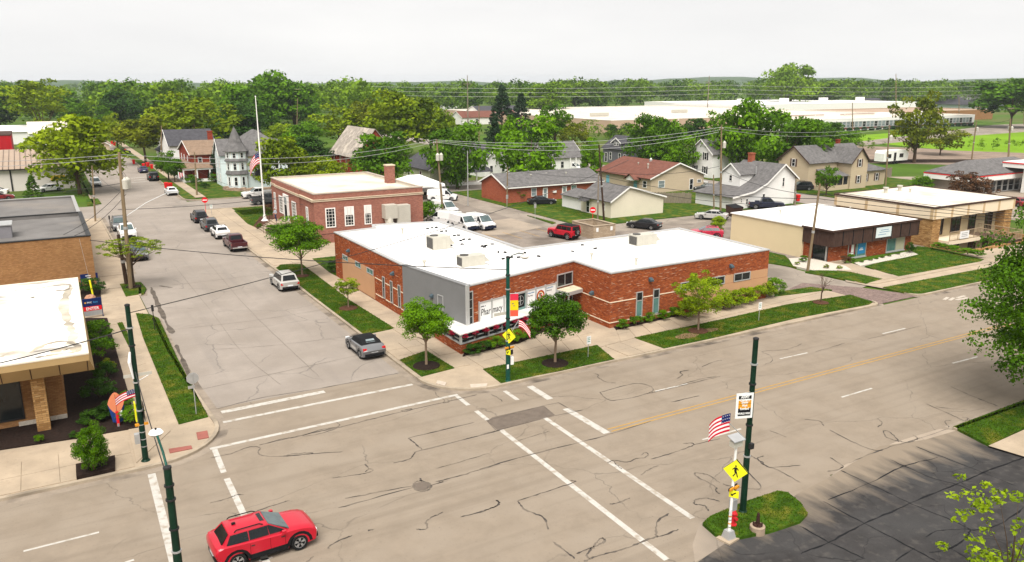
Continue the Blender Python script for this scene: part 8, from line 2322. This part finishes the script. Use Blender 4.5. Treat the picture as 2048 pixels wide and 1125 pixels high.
# ================================================================== VEGETATION
def leaf_quads(P, Nrm, size, r, tint, name, ratio=.62):
    n = len(P)
    Nrm = Nrm / (np.linalg.norm(Nrm, axis=1, keepdims=True) + 1e-9)
    q = r.normal(size=(n, 3))
    a = np.cross(Nrm, q); a /= (np.linalg.norm(a, axis=1, keepdims=True) + 1e-9)
    b = np.cross(Nrm, a)
    s = (size * r.uniform(.6, 1.35, n))[:, None]
    V = np.stack([P - a * s * .5, P + b * s * .5 * ratio + Nrm * s * .06, P + a * s * .5, P - b * s * .5 * ratio + Nrm * s * .06], 1).reshape(-1, 3)
    return raw_mesh(name, V, n, 4, np.clip(tint, 0, 1))
def crown_points(seed, shape, n, clumps, cr, fill=.25):
    """leaf positions in a unit crown: x, y in -.5..+.5, z in 0..1"""
    r = np.random.default_rng(seed)
    C = []
    while len(C) < clumps:
        p = r.uniform(-1, 1, 3)
        d = np.linalg.norm(p)
        if shape in ('round', 'airy', 'oak'):
            if d > 1 or d < (.45 if shape != 'airy' else .3): continue
            if shape == 'oak' and p[2] < -.55: continue
            C.append((p[0] * .5 * (1 - cr * .9), p[1] * .5 * (1 - cr * .9), .5 + p[2] * .5 * (1 - cr)))
        elif shape == 'egg':
            if d > 1 or d < .4: continue
            k = 1.0 - .42 * max(0, p[2]) - .1 * max(0, -p[2])
            C.append((p[0] * .5 * k, p[1] * .5 * k, .5 + p[2] * .47))
        elif shape == 'column':
            z = r.uniform(0.03, .97); k = math.sin(math.pi * min(1, (z * .85 + .12))) ** .6
            t = r.uniform(0, 6.283); rr_ = .42 * k * math.sqrt(r.uniform(.3, 1))
            C.append((rr_ * math.cos(t), rr_ * math.sin(t), z))
        elif shape == 'cone':
            z = r.uniform(0.0, .97) ** 1.15; k = (1 - z) * .5 + .02
            t = r.uniform(0, 6.283); rr_ = k * r.uniform(.55, 1.0)
            C.append((rr_ * math.cos(t), rr_ * math.sin(t), z))
        elif shape == 'spread':
            t = r.uniform(0, 6.283); rr_ = .47 * math.sqrt(r.uniform(.02, 1))
            C.append((rr_ * math.cos(t), rr_ * math.sin(t), .62 + .25 * (1 - (rr_ / .47) ** 2) + r.uniform(-.25, .08)))
        elif shape == 'bush':
            if d > 1 or d < .6 or p[2] < -.35: continue
            C.append((p[0] * .42, p[1] * .42, .42 + p[2] * .46))
    C = np.array(C)
    if shape in ('round', 'airy', 'oak', 'egg'): C = (C - [0, 0, .5]) * r.uniform(.8, 1.17, (clumps, 1)) + [0, 0, .5]
    ct = r.uniform(.0, 1.0, clumps)
    idx = r.integers(0, clumps, n)
    d = r.normal(size=(n, 3)); d /= np.linalg.norm(d, axis=1, keepdims=True)
    up = r.random(n) < .6
    d[up, 2] = np.abs(d[up, 2])
    rad = cr * (r.uniform(.35, 1, n) ** .6)
    fl = .75 if shape != 'cone' else .45
    P = C[idx] + d * rad[:, None] * np.array([1, 1, fl]) * (r.uniform(.75, 1.25, clumps)[idx][:, None])
    N_ = d + r.normal(size=(n, 3)) * .55
    N_[:, 2] += .25
    ins = r.random(n) < fill
    N_[ins] = r.normal(size=(ins.sum(), 3))
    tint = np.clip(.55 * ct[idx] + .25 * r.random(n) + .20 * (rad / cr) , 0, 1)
    return r, P, N_, tint, C
_arch = {}
def crown_arch(shape, lod, v):
    k = (shape, lod, v)
    if k not in _arch:
        n, cl, cr, ls = {'xhi': (46000, 190, .085, .017), 'hi': (16000, 80, .135, .035), 'twig': (1500, 75, .05, .034), 'mid': (5200, 46, .165, .058), 'lo': (1500, 24, .2, .10)}[lod]
        if shape == 'airy': n, cl, cr, ls = int(n * .62), int(cl * 1.15), cr * .72, ls * .9
        if shape == 'cone': n, cl, cr, ls = 11000, 320, .055, .034
        if shape == 'column': cl = int(cl * 1.2); cr *= .8
        if shape == 'spread': n, cl, cr, ls = 6500, 120, .058, .027
        if shape == 'bush': n, cl, cr, ls = (2600 if lod != 'hi' else 5000), 26, .16, .06
        r, P, N_, ti, C = crown_points(hash((v, len(shape), lod == 'hi', shape[0])) % 9973 if False else v * 131 + len(shape) * 17 + {'hi': 1, 'mid': 2, 'lo': 3, 'xhi': 4, 'twig': 5}[lod] + ord(shape[0]), shape, n, cl, cr)
        _arch[k] = (P, N_, ls, ti, C, {})
    return _arch[k]
def crown_mesh(shape, lod, v, kind):
    P, N_, ls, ti, C, cache = crown_arch(shape, lod, v)
    if kind not in cache:
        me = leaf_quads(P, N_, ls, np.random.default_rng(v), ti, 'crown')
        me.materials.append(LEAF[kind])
        cache[kind] = me
    return cache[kind], C
def tree(label, x, y, h, w, kind='mid', shape='round', lod='mid', v=0, base=.28, tr=None, name='tree', group=None, barkm=None, z0=0.0, rz=None, stems=1):
    t = thing(name, label, 'tree' if name != 'shrub' else 'shrub', (x, y, z0), group=group)
    r = random.Random(int(abs(x * 37 + y * 91)) + v)
    tr = tr or max(.05, h * .022)
    me, C = crown_mesh(shape, lod, v, kind)
    ch = h * (1 - base) * 1.05
    w *= 1.14
    o = link('crown', me, None, t, False)
    o.location = (0, 0, h * base)
    o.scale = (w, w, ch)
    o.rotation_euler = (0, 0, r.uniform(0, 6.28) if rz is None else rz)
    ca, sa = math.cos(o.rotation_euler.z), math.sin(o.rotation_euler.z)
    b = MB()
    if shape == 'cone':
        b.path([(0, 0, -.05), (0, 0, h * .5), (0, 0, h * .97)], [tr, tr * .6, tr * .1], 7)
    else:
        fork = h * (base + (1 - base) * (.12 if stems == 1 else 0)) * (1 if stems == 1 else .35)
        if stems == 1:
            b.path([(0, 0, -.05), (r.uniform(-.1, .1) * tr, 0, fork * .5), (r.uniform(-.6, .6) * tr, r.uniform(-.6, .6) * tr, fork), (r.uniform(-.1, .1) * w * .3, r.uniform(-.1, .1) * w * .3, h * (base + (1 - base) * .62))], [tr * 1.25, tr, tr * .85, tr * .3], 8)
        ids = list(range(len(C))); r.shuffle(ids)
        for i in ids[:min(len(ids), 18 if 'hi' in lod else 9)]:
            c = C[i]
            e = ((c[0] * ca - c[1] * sa) * w * .9, (c[0] * sa + c[1] * ca) * w * .9, h * base + c[2] * ch * .95)
            s0 = fork * r.uniform(.8, 1.05) if stems == 1 else 0.0
            m_ = (e[0] * .38, e[1] * .38, s0 + (e[2] - s0) * .5)
            b.path([(0, 0, s0), m_, e], [tr * (.5 if stems == 1 else .7), tr * .32, tr * .08], 5)
    b.build('trunk', barkm or bark, t, False, 60)
    return t
def tree_px(label, bx, by, ty, wpx, kind='mid', shape='round', lod=None, v=0, base=.22, **k):
    x, y = G(bx, by)
    h = top_z(bx, by, bx, ty)
    s = px_m(x, y)
    px_h = (by - ty)
    lod = lod or ('hi' if px_h > 190 else 'mid')
    return tree(label, x, y, h, wpx * s, kind, shape, lod, v, base, **k)
def mulch_ring(x, y, r, m=None):
    n = 22
    rr_ = random.Random(int(x * 10))
    struct(MB().lathe([(r, .14), (r * .96, .19), (r * .4, .26)], (x, y), n).build('mulch_ring', m or mulch_m))
# ---- street trees
S = 'street trees by the pharmacy'
for lb, bx, by, cx_, ty, wp, kd, sh, v, bs_, rm in (
    ('rounded young maple in the mulched corner patch beside the grey wall', 853, 736, 850, 608, 100, 'fresh', 'oak', 1, .34, mulch_m),
    ('dense dark round maple in a mulch ring before the pharmacy entrance', 1110, 731, 1110, 597, 116, 'deep', 'oak', 2, .30, mulch_m),
    ('leafy maple on the verge beside the silver parked car', 605, 555, 600, 442, 103, 'fresh', 'oak', 3, .26, mulch_b)):
    x, y = G(bx, by)
    h = top_z(bx, by, cx_, ty)
    tree(lb, x, y, h, wp * px_m(x, y), kd, sh, 'hi', v, bs_, tr=.085, group=S, barkm=bark_p, z0=.14)
    mulch_ring(x, y, .95 if rm is mulch_m else .7, rm)
x, y = G(697, 620)
tree('thin yellow green sapling on the side street verge', x, y, top_z(697, 620, 697, 558), 2.0, 'lime', 'airy', 'mid', 4, .42, tr=.05, group=S, barkm=bark_p, z0=.14); mulch_ring(x, y, .8, mulch_b)
x, y = G(1396, 666)
tree('sparse yellow green tree on the verge before the tan wall panel', x, y, top_z(1396, 666, 1396, 548), 98 * px_m(x, y), 'lime', 'airy', 'hi', 5, .28, tr=.07, group=S, barkm=bark_p, z0=.14); mulch_ring(x, y, .8, mulch_b)
sheet('bare_patch', [(x - 1.6 + 1.1 * math.cos(a), y - .5 + .55 * math.sin(a)) for a in [2 * math.pi * k / 14 for k in range(14)]], .157, dirt_m); sheet('bare_patch', [(x + .9 + .9 * math.cos(a), y - .3 + .4 * math.sin(a)) for a in [2 * math.pi * k / 14 for k in range(14)]], .157, dirt_m)
# bare tree
def bare_tree(label, x, y, h, w):
    t = thing('bare_tree', label, 'tree', (x, y, .14), group=S)
    r = random.Random(11)
    b = MB()
    def br(p, d, L, rad, k):
        q = p + d * L
        b.path([tuple(p), tuple(p + d * L * .5 + Vector((r.uniform(-.03, .03), r.uniform(-.03, .03), 0)) * L), tuple(q)], [rad, rad * .8, rad * .55], 5)
        if k == 0: return
        for i in range(3 if k > 2 else 2 + (k > 1)):
            nd = (d + Vector((r.uniform(-1, 1), r.uniform(-1, 1), r.uniform(-.1, .55))) * .75).normalized()
            br(p + d * L * r.uniform(.6, 1), nd, L * r.uniform(.55, .8), rad * .55, k - 1)
    br(Vector((0, 0, 0)), Vector((0.02, 0, 1)), h * .46, .075, 4)
    b.build('trunk', bark, t, False)
x, y = G(1641, 609)
bare_tree('small leafless tree on the verge by the brick driveway', x, y, top_z(1641, 609, 1641, 545), 3); mulch_ring(x, y, .7, mulch_b)
x, y = G(268, 577)
tree('low wide spreading tree with sparse flat crown on the left island', x, y, top_z(268, 577, 262, 478), 112 * px_m(x, y), 'yel', 'spread', 'hi', 6, .45, tr=.13, z0=.14, barkm=bark); mulch_ring(x, y, .7)
x, y = 51.2, 21.6
tree('big leafy maple at the right picture edge overhanging the road', x, y, 12.6, 11.0, 'deep', 'round', 'xhi', 7, .04, tr=.28)
x, y = G(2012, 1200)
tree('sparse lime green branches at the lower right edge over the dark lot', x, y, 4.6, 5.0, 'lime', 'round', 'twig', 8, .08, tr=.06)
x, y = G(845, 446)
tree('small bushy tree behind the pharmacy roof by the delivery vans', x, y, top_z(845, 446, 845, 398), 62 * px_m(x, y), 'mid', 'round', 'mid', 9, .1, tr=.07)
x, y = G(190, 950)
tree('small golden green conifer in the square mulch pit by the street', x, y, top_z(190, 950, 188, 855), 66 * px_m(x, y), 'mid', 'egg', 'hi', 10, .06, tr=.05, z0=.2)
x, y = G(68, 402)
tree('young green conifer behind the grey tar roof', x, y, top_z(68, 402, 66, 352), 40 * px_m(x, y), 'mid', 'cone', 'mid', 11, .02, tr=.07)
x, y = G(1437, 466)
tree('bright little tree peeping over the pharmacy roof by the red hatchback', x, y, 2.2, 2.0, 'lime', 'round', 'mid', 12, .1, tr=.05)
# ---- background trees one can tell apart
for i, (lb, bx, by, ty, wp, kd, sh, bs_) in enumerate((
    ('large olive green tree over the left sidewalk before the white garage', 160, 388, 230, 146, 'yel', 'round', .10),
    ('dark red stemmed companion tree under the large olive tree', 134, 372, 285, 60, 'olive', 'round', .3),
    ('tall multi stemmed tree above the white barn at the left', 90, 285, 163, 112, 'yel', 'airy', .28),
    ('dark tree at the left picture edge', 2, 262, 172, 78, 'dark', 'round', .1),
    ('round green street tree left of the far street', 160, 262, 205, 48, 'mid', 'round', .2),
    ('slim light tree on the far street, right kerb', 212, 272, 215, 34, 'mid', 'column', .15),
    ('fresh green street tree on the right kerb beyond the cross street bend', 236, 298, 228, 46, 'yel', 'egg', .2),
    ('olive street tree with dark trunk on the right kerb', 292, 330, 232, 84, 'olive', 'round', .3),
    ('dark round tree above the far street', 246, 268, 182, 76, 'dark', 'round', .1),
    ('green tree behind the dark round tree', 300, 252, 178, 80, 'mid', 'round', .1),
    ('small street tree before the brick house porch, left of two', 338, 362, 303, 40, 'mid', 'egg', .3),
    ('small street tree before the brick house porch, right of two', 350, 366, 318, 34, 'mid', 'egg', .3),
    ('broad yellow green tree behind the brick house', 395, 318, 184, 152, 'yel', 'airy', .08),
    ('second broad yellow green tree left of the Victorian', 352, 300, 205, 90, 'yel', 'oak', .08),
    ('dark conifer between brick house and Victorian', 436, 362, 292, 34, 'con', 'cone', .02),
    ('dark tree behind the Victorian tower', 478, 300, 205, 100, 'dark', 'round', .08),
    ('tall green tree behind the Victorian roof', 500, 285, 163, 100, 'mid', 'oak', .08),
    ('tallest rounded tree behind the flagpole', 545, 270, 146, 120, 'fresh', 'oak', .08),
    ('green tree right of the tallest rounded tree', 590, 270, 168, 96, 'mid', 'oak', .08),
    ('bright yellow green young tree behind the Victorian wing', 560, 300, 247, 48, 'lime', 'round', .1),
    ('golden olive round tree beside the flagpole', 566, 402, 274, 98, 'yel', 'round', .05),
    ('golden olive round tree in front of the old brick hall', 646, 385, 318, 92, 'yel', 'round', .05),
    ('dark green tree left of the old brick hall', 615, 345, 268, 88, 'dark', 'round', .1),
    ('fresh green top behind the dark tree by the hall', 612, 320, 243, 66, 'fresh', 'round', .1),
    ('wide bright tree behind the old brick hall, left', 680, 300, 207, 108, 'yel', 'airy', .1),
    ('darker bare limbed tree behind the hall roof', 730, 300, 203, 70, 'olive', 'airy', .2),
    ('large yellow green tree behind the hall, right', 808, 318, 186, 128, 'yel', 'oak', .1),
    ('yellow green tree above the green house', 862, 310, 208, 70, 'lime', 'oak', .1),
    ('dark green tree hiding the hall front', 768, 382, 262, 112, 'mid', 'oak', .08),
    ('full green tree right of the green house', 915, 378, 240, 96, 'mid', 'egg', .03),
    ('tall dark spruce, left one of the pair', 1004, 285, 174, 62, 'con', 'cone', .02),
    ('tall dark spruce, right one of the pair', 1042, 285, 190, 60, 'con', 'cone', .02),
    ('dark drooping conifer below the tall spruces', 990, 340, 236, 48, 'con', 'cone', .02),
    ('round green tree below the right spruce', 1018, 338, 240, 44, 'mid', 'round', .1),
    ('big fresh green maple behind the brick ranch', 1060, 365, 232, 112, 'fresh', 'egg', .06),
    ('columnar green tree at the left of the maple', 986, 352, 288, 38, 'mid', 'column', .05),
    ('airy tall tree right of the maple', 1110, 310, 200, 66, 'mid', 'airy', .2),
    ('low greyish tree behind the ranch roof', 1150, 318, 245, 62, 'olive', 'airy', .15),
    ('neat columnar tree behind the ranch end', 1182, 362, 282, 42, 'fresh', 'column', .1),
    ('dense green tree right of the slate grey house', 1292, 338, 230, 74, 'mid', 'egg', .05),
    ('second dense green tree right of the slate grey house', 1330, 342, 236, 70, 'mid', 'oak', .05),
    ('small pointed green tree behind the tan house', 1356, 352, 270, 56, 'fresh', 'egg', .05),
    ('dark round tree beside the shuttered house', 1392, 290, 234, 54, 'dark', 'round', .1),
    ('bright green tree over the shuttered house', 1428, 330, 228, 60, 'fresh', 'airy', .1),
    ('tall fresh tree behind the transformer pole', 1488, 356, 206, 104, 'fresh', 'egg', .05),
    ('broad green tree behind the catslide house', 1566, 366, 216, 116, 'mid', 'egg', .05),
    ('green tree left of the beige farmhouse roof', 1638, 300, 240, 76, 'mid', 'oak', .1),
    ('fresh green bush tree behind the beige farmhouse', 1694, 300, 262, 52, 'fresh', 'round', .05),
    ('brown tinged airy tree beside the trailer home', 1828, 326, 180, 88, 'olive', 'airy', .06),
    ('olive lower companion right of the brown tinged tree', 1880, 310, 250, 80, 'olive', 'airy', .05),
    ('large spreading tree on the field at the right edge', 2020, 256, 160, 130, 'mid', 'oak', .15),
    ('tall lone tree rising above the works skyline', 1575, 222, 127, 84, 'wood', 'oak', .04),
    ('tree behind the tall lone tree, right', 1640, 218, 158, 90, 'wood', 'oak', .1),
    ('slender street tree before the beige farmhouse', 1652, 392, 334, 44, 'mid', 'airy', .1),
    ('rust coloured small tree before the filling station', 1925, 402, 346, 70, 'rust', 'airy', .08),
    ('rust coloured shrub right of the filling station tree', 1962, 404, 362, 46, 'rust', 'airy', .05),
    ('green shrub by the filling station left corner', 1842, 385, 352, 40, 'fresh', 'round', .02),
    ('dark green woods tree above the left far roofs', 200, 250, 190, 70, 'dark', 'oak', .1),
    ('green woods tree behind the tall multi stemmed one', 130, 255, 185, 80, 'mid', 'oak', .1),
    ('woods tree left of the factory, first', 1090, 235, 165, 80, 'wood', 'oak', .05),
    ('woods tree left of the factory, second', 1150, 222, 160, 74, 'wood', 'oak', .05))):
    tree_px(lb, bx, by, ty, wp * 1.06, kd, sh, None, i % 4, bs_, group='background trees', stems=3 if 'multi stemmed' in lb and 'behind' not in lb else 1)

# ---- woodland mass
def woodland(label, n, seed, xr, yr, hr, dens=520, leaf=1.0):
    r = np.random.default_rng(seed)
    arch = []
    for v in range(6):
        rr_, P, N_, ti, C = crown_points(500 + v, 'oak' if v % 2 else 'egg', dens, 16, .22)
        arch.append((P, N_, ti))
    PP_, NN, TT, SS = [], [], [], []
    for i in range(n):
        px, py = r.uniform(*xr), r.uniform(*yr)
        x, y = G(px, py)
        if 178 < x < 530 and 190 < y < 425: continue
        if 5 < x < 21 and y < 600: continue
        h = r.uniform(*hr); w = h * r.uniform(.75, 1.15)
        P, N_, ti = arch[r.integers(0, 6)]
        a = r.uniform(0, 6.28)
        ca, sa = math.cos(a), math.sin(a)
        Q = np.c_[(P[:, 0] * ca - P[:, 1] * sa) * w + x, (P[:, 0] * sa + P[:, 1] * ca) * w + y, P[:, 2] * h * .93 + h * .07]
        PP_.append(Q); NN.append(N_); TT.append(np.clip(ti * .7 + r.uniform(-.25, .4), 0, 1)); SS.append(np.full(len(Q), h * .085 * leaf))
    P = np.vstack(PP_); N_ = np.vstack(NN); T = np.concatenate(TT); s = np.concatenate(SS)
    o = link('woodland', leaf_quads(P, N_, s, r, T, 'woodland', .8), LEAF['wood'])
    o['kind'] = 'stuff'; o['label'] = label
woodland('deep green woods along the left skyline', 230, 21, (-120, 760), (178, 262), (15, 21), 460)
woodland('green woods along the middle skyline', 190, 22, (700, 1240), (178, 232), (14, 20), 460)
woodland('green woods along the right skyline behind the works', 400, 23, (1100, 2200), (177, 224), (16, 23), 420)
woodland('low hedge row of scrub along the railway and field edge', 46, 24, (1680, 2200), (288, 302), (1.2, 2.4), 260)
woodland('scrub between the houses and the works', 40, 25, (1180, 1700), (268, 288), (3.5, 6.5), 300)

# ---- shrubs, hedges
def shrub(label, px, py, w, h, kind='mid', v=0, z=.15, group=None, name='shrub'):
    x, y = G(px, py)
    t = thing(name, label, 'shrub', (x, y, z - .02), group=group)
    me, C = crown_mesh('bush', 'mid', v % 4, kind)
    o = link('crown', me, None, t, False)
    o.scale = (w, w, h); o.rotation_euler = (0, 0, px * .37)
    b = MB()
    for k in range(4):
        c = C[k]
        b.path([(0, 0, 0), (c[0] * w * .5, c[1] * w * .5, c[2] * h * .5), (c[0] * w * .8, c[1] * w * .8, c[2] * h * .85)], [.03, .02, .008], 4)
    b.build('stem', bark, t, False)
names = ('first', 'second', 'third', 'fourth', 'fifth', 'sixth', 'seventh', 'eighth')
for k, (px, py) in enumerate(((1245, 662), (1272, 655), (1299, 648), (1326, 643), (1347, 637))):
    shrub('clipped round boxwood by the wing brick wall, %s from the left' % names[k], px, py, 1.15, .9, 'mid', k, group='round boxwoods along the wing')
for k, (px, py) in enumerate(((1370, 640), (1398, 635), (1445, 622), (1468, 617), (1490, 610), (1511, 604), (1530, 598), (1548, 590))):
    shrub('yellow green hedge bush below the tan panel, %s from the left' % names[k], px, py, 2.2, 1.6, 'lime' if k < 7 else 'mid', k, group='hedge bushes along the wing')
for k, (px, py, w, h, kd) in enumerate(((945, 712, 1.5, .8, 'dark'), (968, 706, 1.4, .8, 'dark'), (992, 700, 1.5, 1.0, 'mid'), (1034, 688, 1.4, 1.05, 'mid'), (1060, 680, 1.2, .8, 'dark'))):
    shrub('low green shrub below the flower bay, %s from the corner' % names[k], px, py, w, h, kd, k, group='shrubs under the flower bay')
for k, (px, py, w, h, kd) in enumerate(((195, 690, 2.6, 1.9, 'fresh'), (205, 725, 2.4, 1.8, 'mid'), (212, 760, 1.7, 1.2, 'dark'), (200, 800, 2.2, 1.3, 'dark'), (225, 838, 1.8, 1.0, 'dark'), (262, 850, 1.6, 1.1, 'mid'), (250, 815, 1.3, .9, 'mid'), (185, 850, 1.7, .8, 'dark'))):
    shrub('bush in the bank side bed, %s toward the street corner' % names[k], px, py, w, h, kd, k, group='bushes in the bank bed')
shrub('silvery bush in the bank side bed', 218, 745, 1.1, .9, 'olive', 2); shrub('little round boxwood in the bank front mulch', 79, 890, .55, .5, 'mid', 1); shrub('small shrub at the right of the bank front mulch', 150, 880, .6, .4, 'dark', 2)
shrub('wide round hedge before the navy direction sign', 182, 590, 3.0, 1.5, 'dark', 3)
for k, (px, py, w, h) in enumerate(((540, 469, 1.4, 1.2), (555, 470, 1.5, 1.3), (570, 471, 1.6, 1.3), (520, 460, 1.0, .8))):
    shrub('round green bush beside the post office steps, %s one' % names[k], px, py, w, h, 'mid', k, group='bushes at the post office steps')
shrub('dark red leaved shrub at the post office corner', 540, 431, 2.0, 1.8, 'rust', 1); shrub('clipped dark shrub at the pharmacy back corner', 667, 548, 1.4, 1.4, 'dark', 0)
shrub('round green bush against the brick ranch wall', 1033, 404, 3.3, 2.5, 'mid', 1, .05)
for k, (px, py, w, h, kd) in enumerate(((1606, 527, 1.1, .8, 'mid'), (1594, 533, .6, .4, 'yel'), (1652, 540, .7, .5, 'olive'), (1678, 541, .7, .4, 'yel'), (1701, 529, 1.1, 1.1, 'mid'), (1690, 530, 1.2, 1.0, 'rust'))):
    shrub('shrub in the store gravel bed, %s near the entrance' % names[k], px, py, w, h, kd, k, group='shrubs at the store entrance')
shrub('dark clipped ball at the right end of the store front', 1818, 508, 1.3, 1.3, 'dark', 2)
for k, px in enumerate((1723, 1740, 1752, 1764, 1778, 1795)): shrub('tiny perennial in the white gravel strip, %s from the left' % names[k], px, 528 - (px - 1723) * .22, .55, .3, 'mid', k, group='perennials in the gravel strip')
for k, (px, py) in enumerate(((1876, 502), (1895, 506), (1914, 510), (1934, 514), (1954, 518))): shrub('low clipped hedge piece above the retaining wall, %s from the left' % names[k], px, py, 1.9, .7, 'fresh', k, .35, group='hedge on the retaining wall')
for k, (px, py, w, h) in enumerate(((430, 366, 2.5, 1.8), (395, 372, 2.4, 1.5), (382, 366, 2.4, 1.6), (410, 378, 2.0, 1.2))): shrub('garden bush before the brick house porch, %s one' % names[k], px, py, w, h, 'dark' if k % 2 else 'mid', k, .1, group='bushes at the brick house')
shrub('leafy bush beside the Victorian medallion wall', 512, 372, 3.0, 2.6, 'mid', 3, .1)
for k, (px, py) in enumerate(((1300, 278), (1325, 275), (1255, 276), (1225, 280))): shrub('clipped round tree along the factory wall, %s one' % names[k], px, py, 6.5, 5.5, 'dark', k, 0, group='clipped trees along the factory')
# ---- hanging baskets with red flowers in the bay
red_l = leaf_mat('red_petals', (0.16, 0.004, 0.016), (0.55, 0.015, 0.06), .2)
LEAF['red'] = red_l
for k in range(8):
    p = wl_bay.p(.3 + k * 1.02, 1.44, .12)
    t = thing('hanging_basket', 'red flower basket hanging under the bay canopy, %s from the corner' % names[k], 'flower basket', (p[0], p[1], 1.16), group='red flower baskets')
    MB().lathe([(.05, 0), (.15, .06), (.18, .16)], (0, 0), 8).build('pot', wood_d, t, False)
    me, C = crown_mesh('bush', 'mid', k % 4, 'red')
    o = link('flowers', me, None, t, False); o.scale = (.62, .62, .42); o.location = (0, 0, .08)
    MB().tube((0, 0, .2), (0, 0, .38), .01, n=4).build('hanger', galv, t, False)
for k in range(3):
    p = wl_bayl.p(1.2 + k * 1.1, 1.34, .16)
    t = thing('hanging_basket', 'red flower basket on the short side of the bay, %s one' % names[k], 'flower basket', (p[0], p[1], 1.16), group='red flower baskets')
    MB().lathe([(.05, 0), (.15, .06), (.18, .16)], (0, 0), 8).build('pot', wood_d, t, False)
    me, C = crown_mesh('bush', 'mid', k % 4, 'red')
    o = link('flowers', me, None, t, False); o.scale = (.62, .62, .42); o.location = (0, 0, .08)

# ================================================================== HAZE
hz = MB().box(-3000, -3000, -4, 4200, 4200, 48).mesh('haze', None, False)
hm = bpy.data.materials.new('haze_air')
hm.use_nodes = True
hN, hL = hm.node_tree.nodes, hm.node_tree.links
hN.clear()
ho = hN.new('ShaderNodeOutputMaterial')
pv = hN.new('ShaderNodeVolumePrincipled')
pv.inputs['Color'].default_value = (0.86, 0.93, 1.0, 1)
pv.inputs['Density'].default_value = 0.00012
pv.inputs['Anisotropy'].default_value = 0.2
hL.new(pv.outputs['Volume'], ho.inputs['Volume'])
hz.materials.append(hm)
hob = link('haze', hz, None)
hob['kind'] = 'stuff'
hob['label'] = 'thin pale summer haze over the far woods'
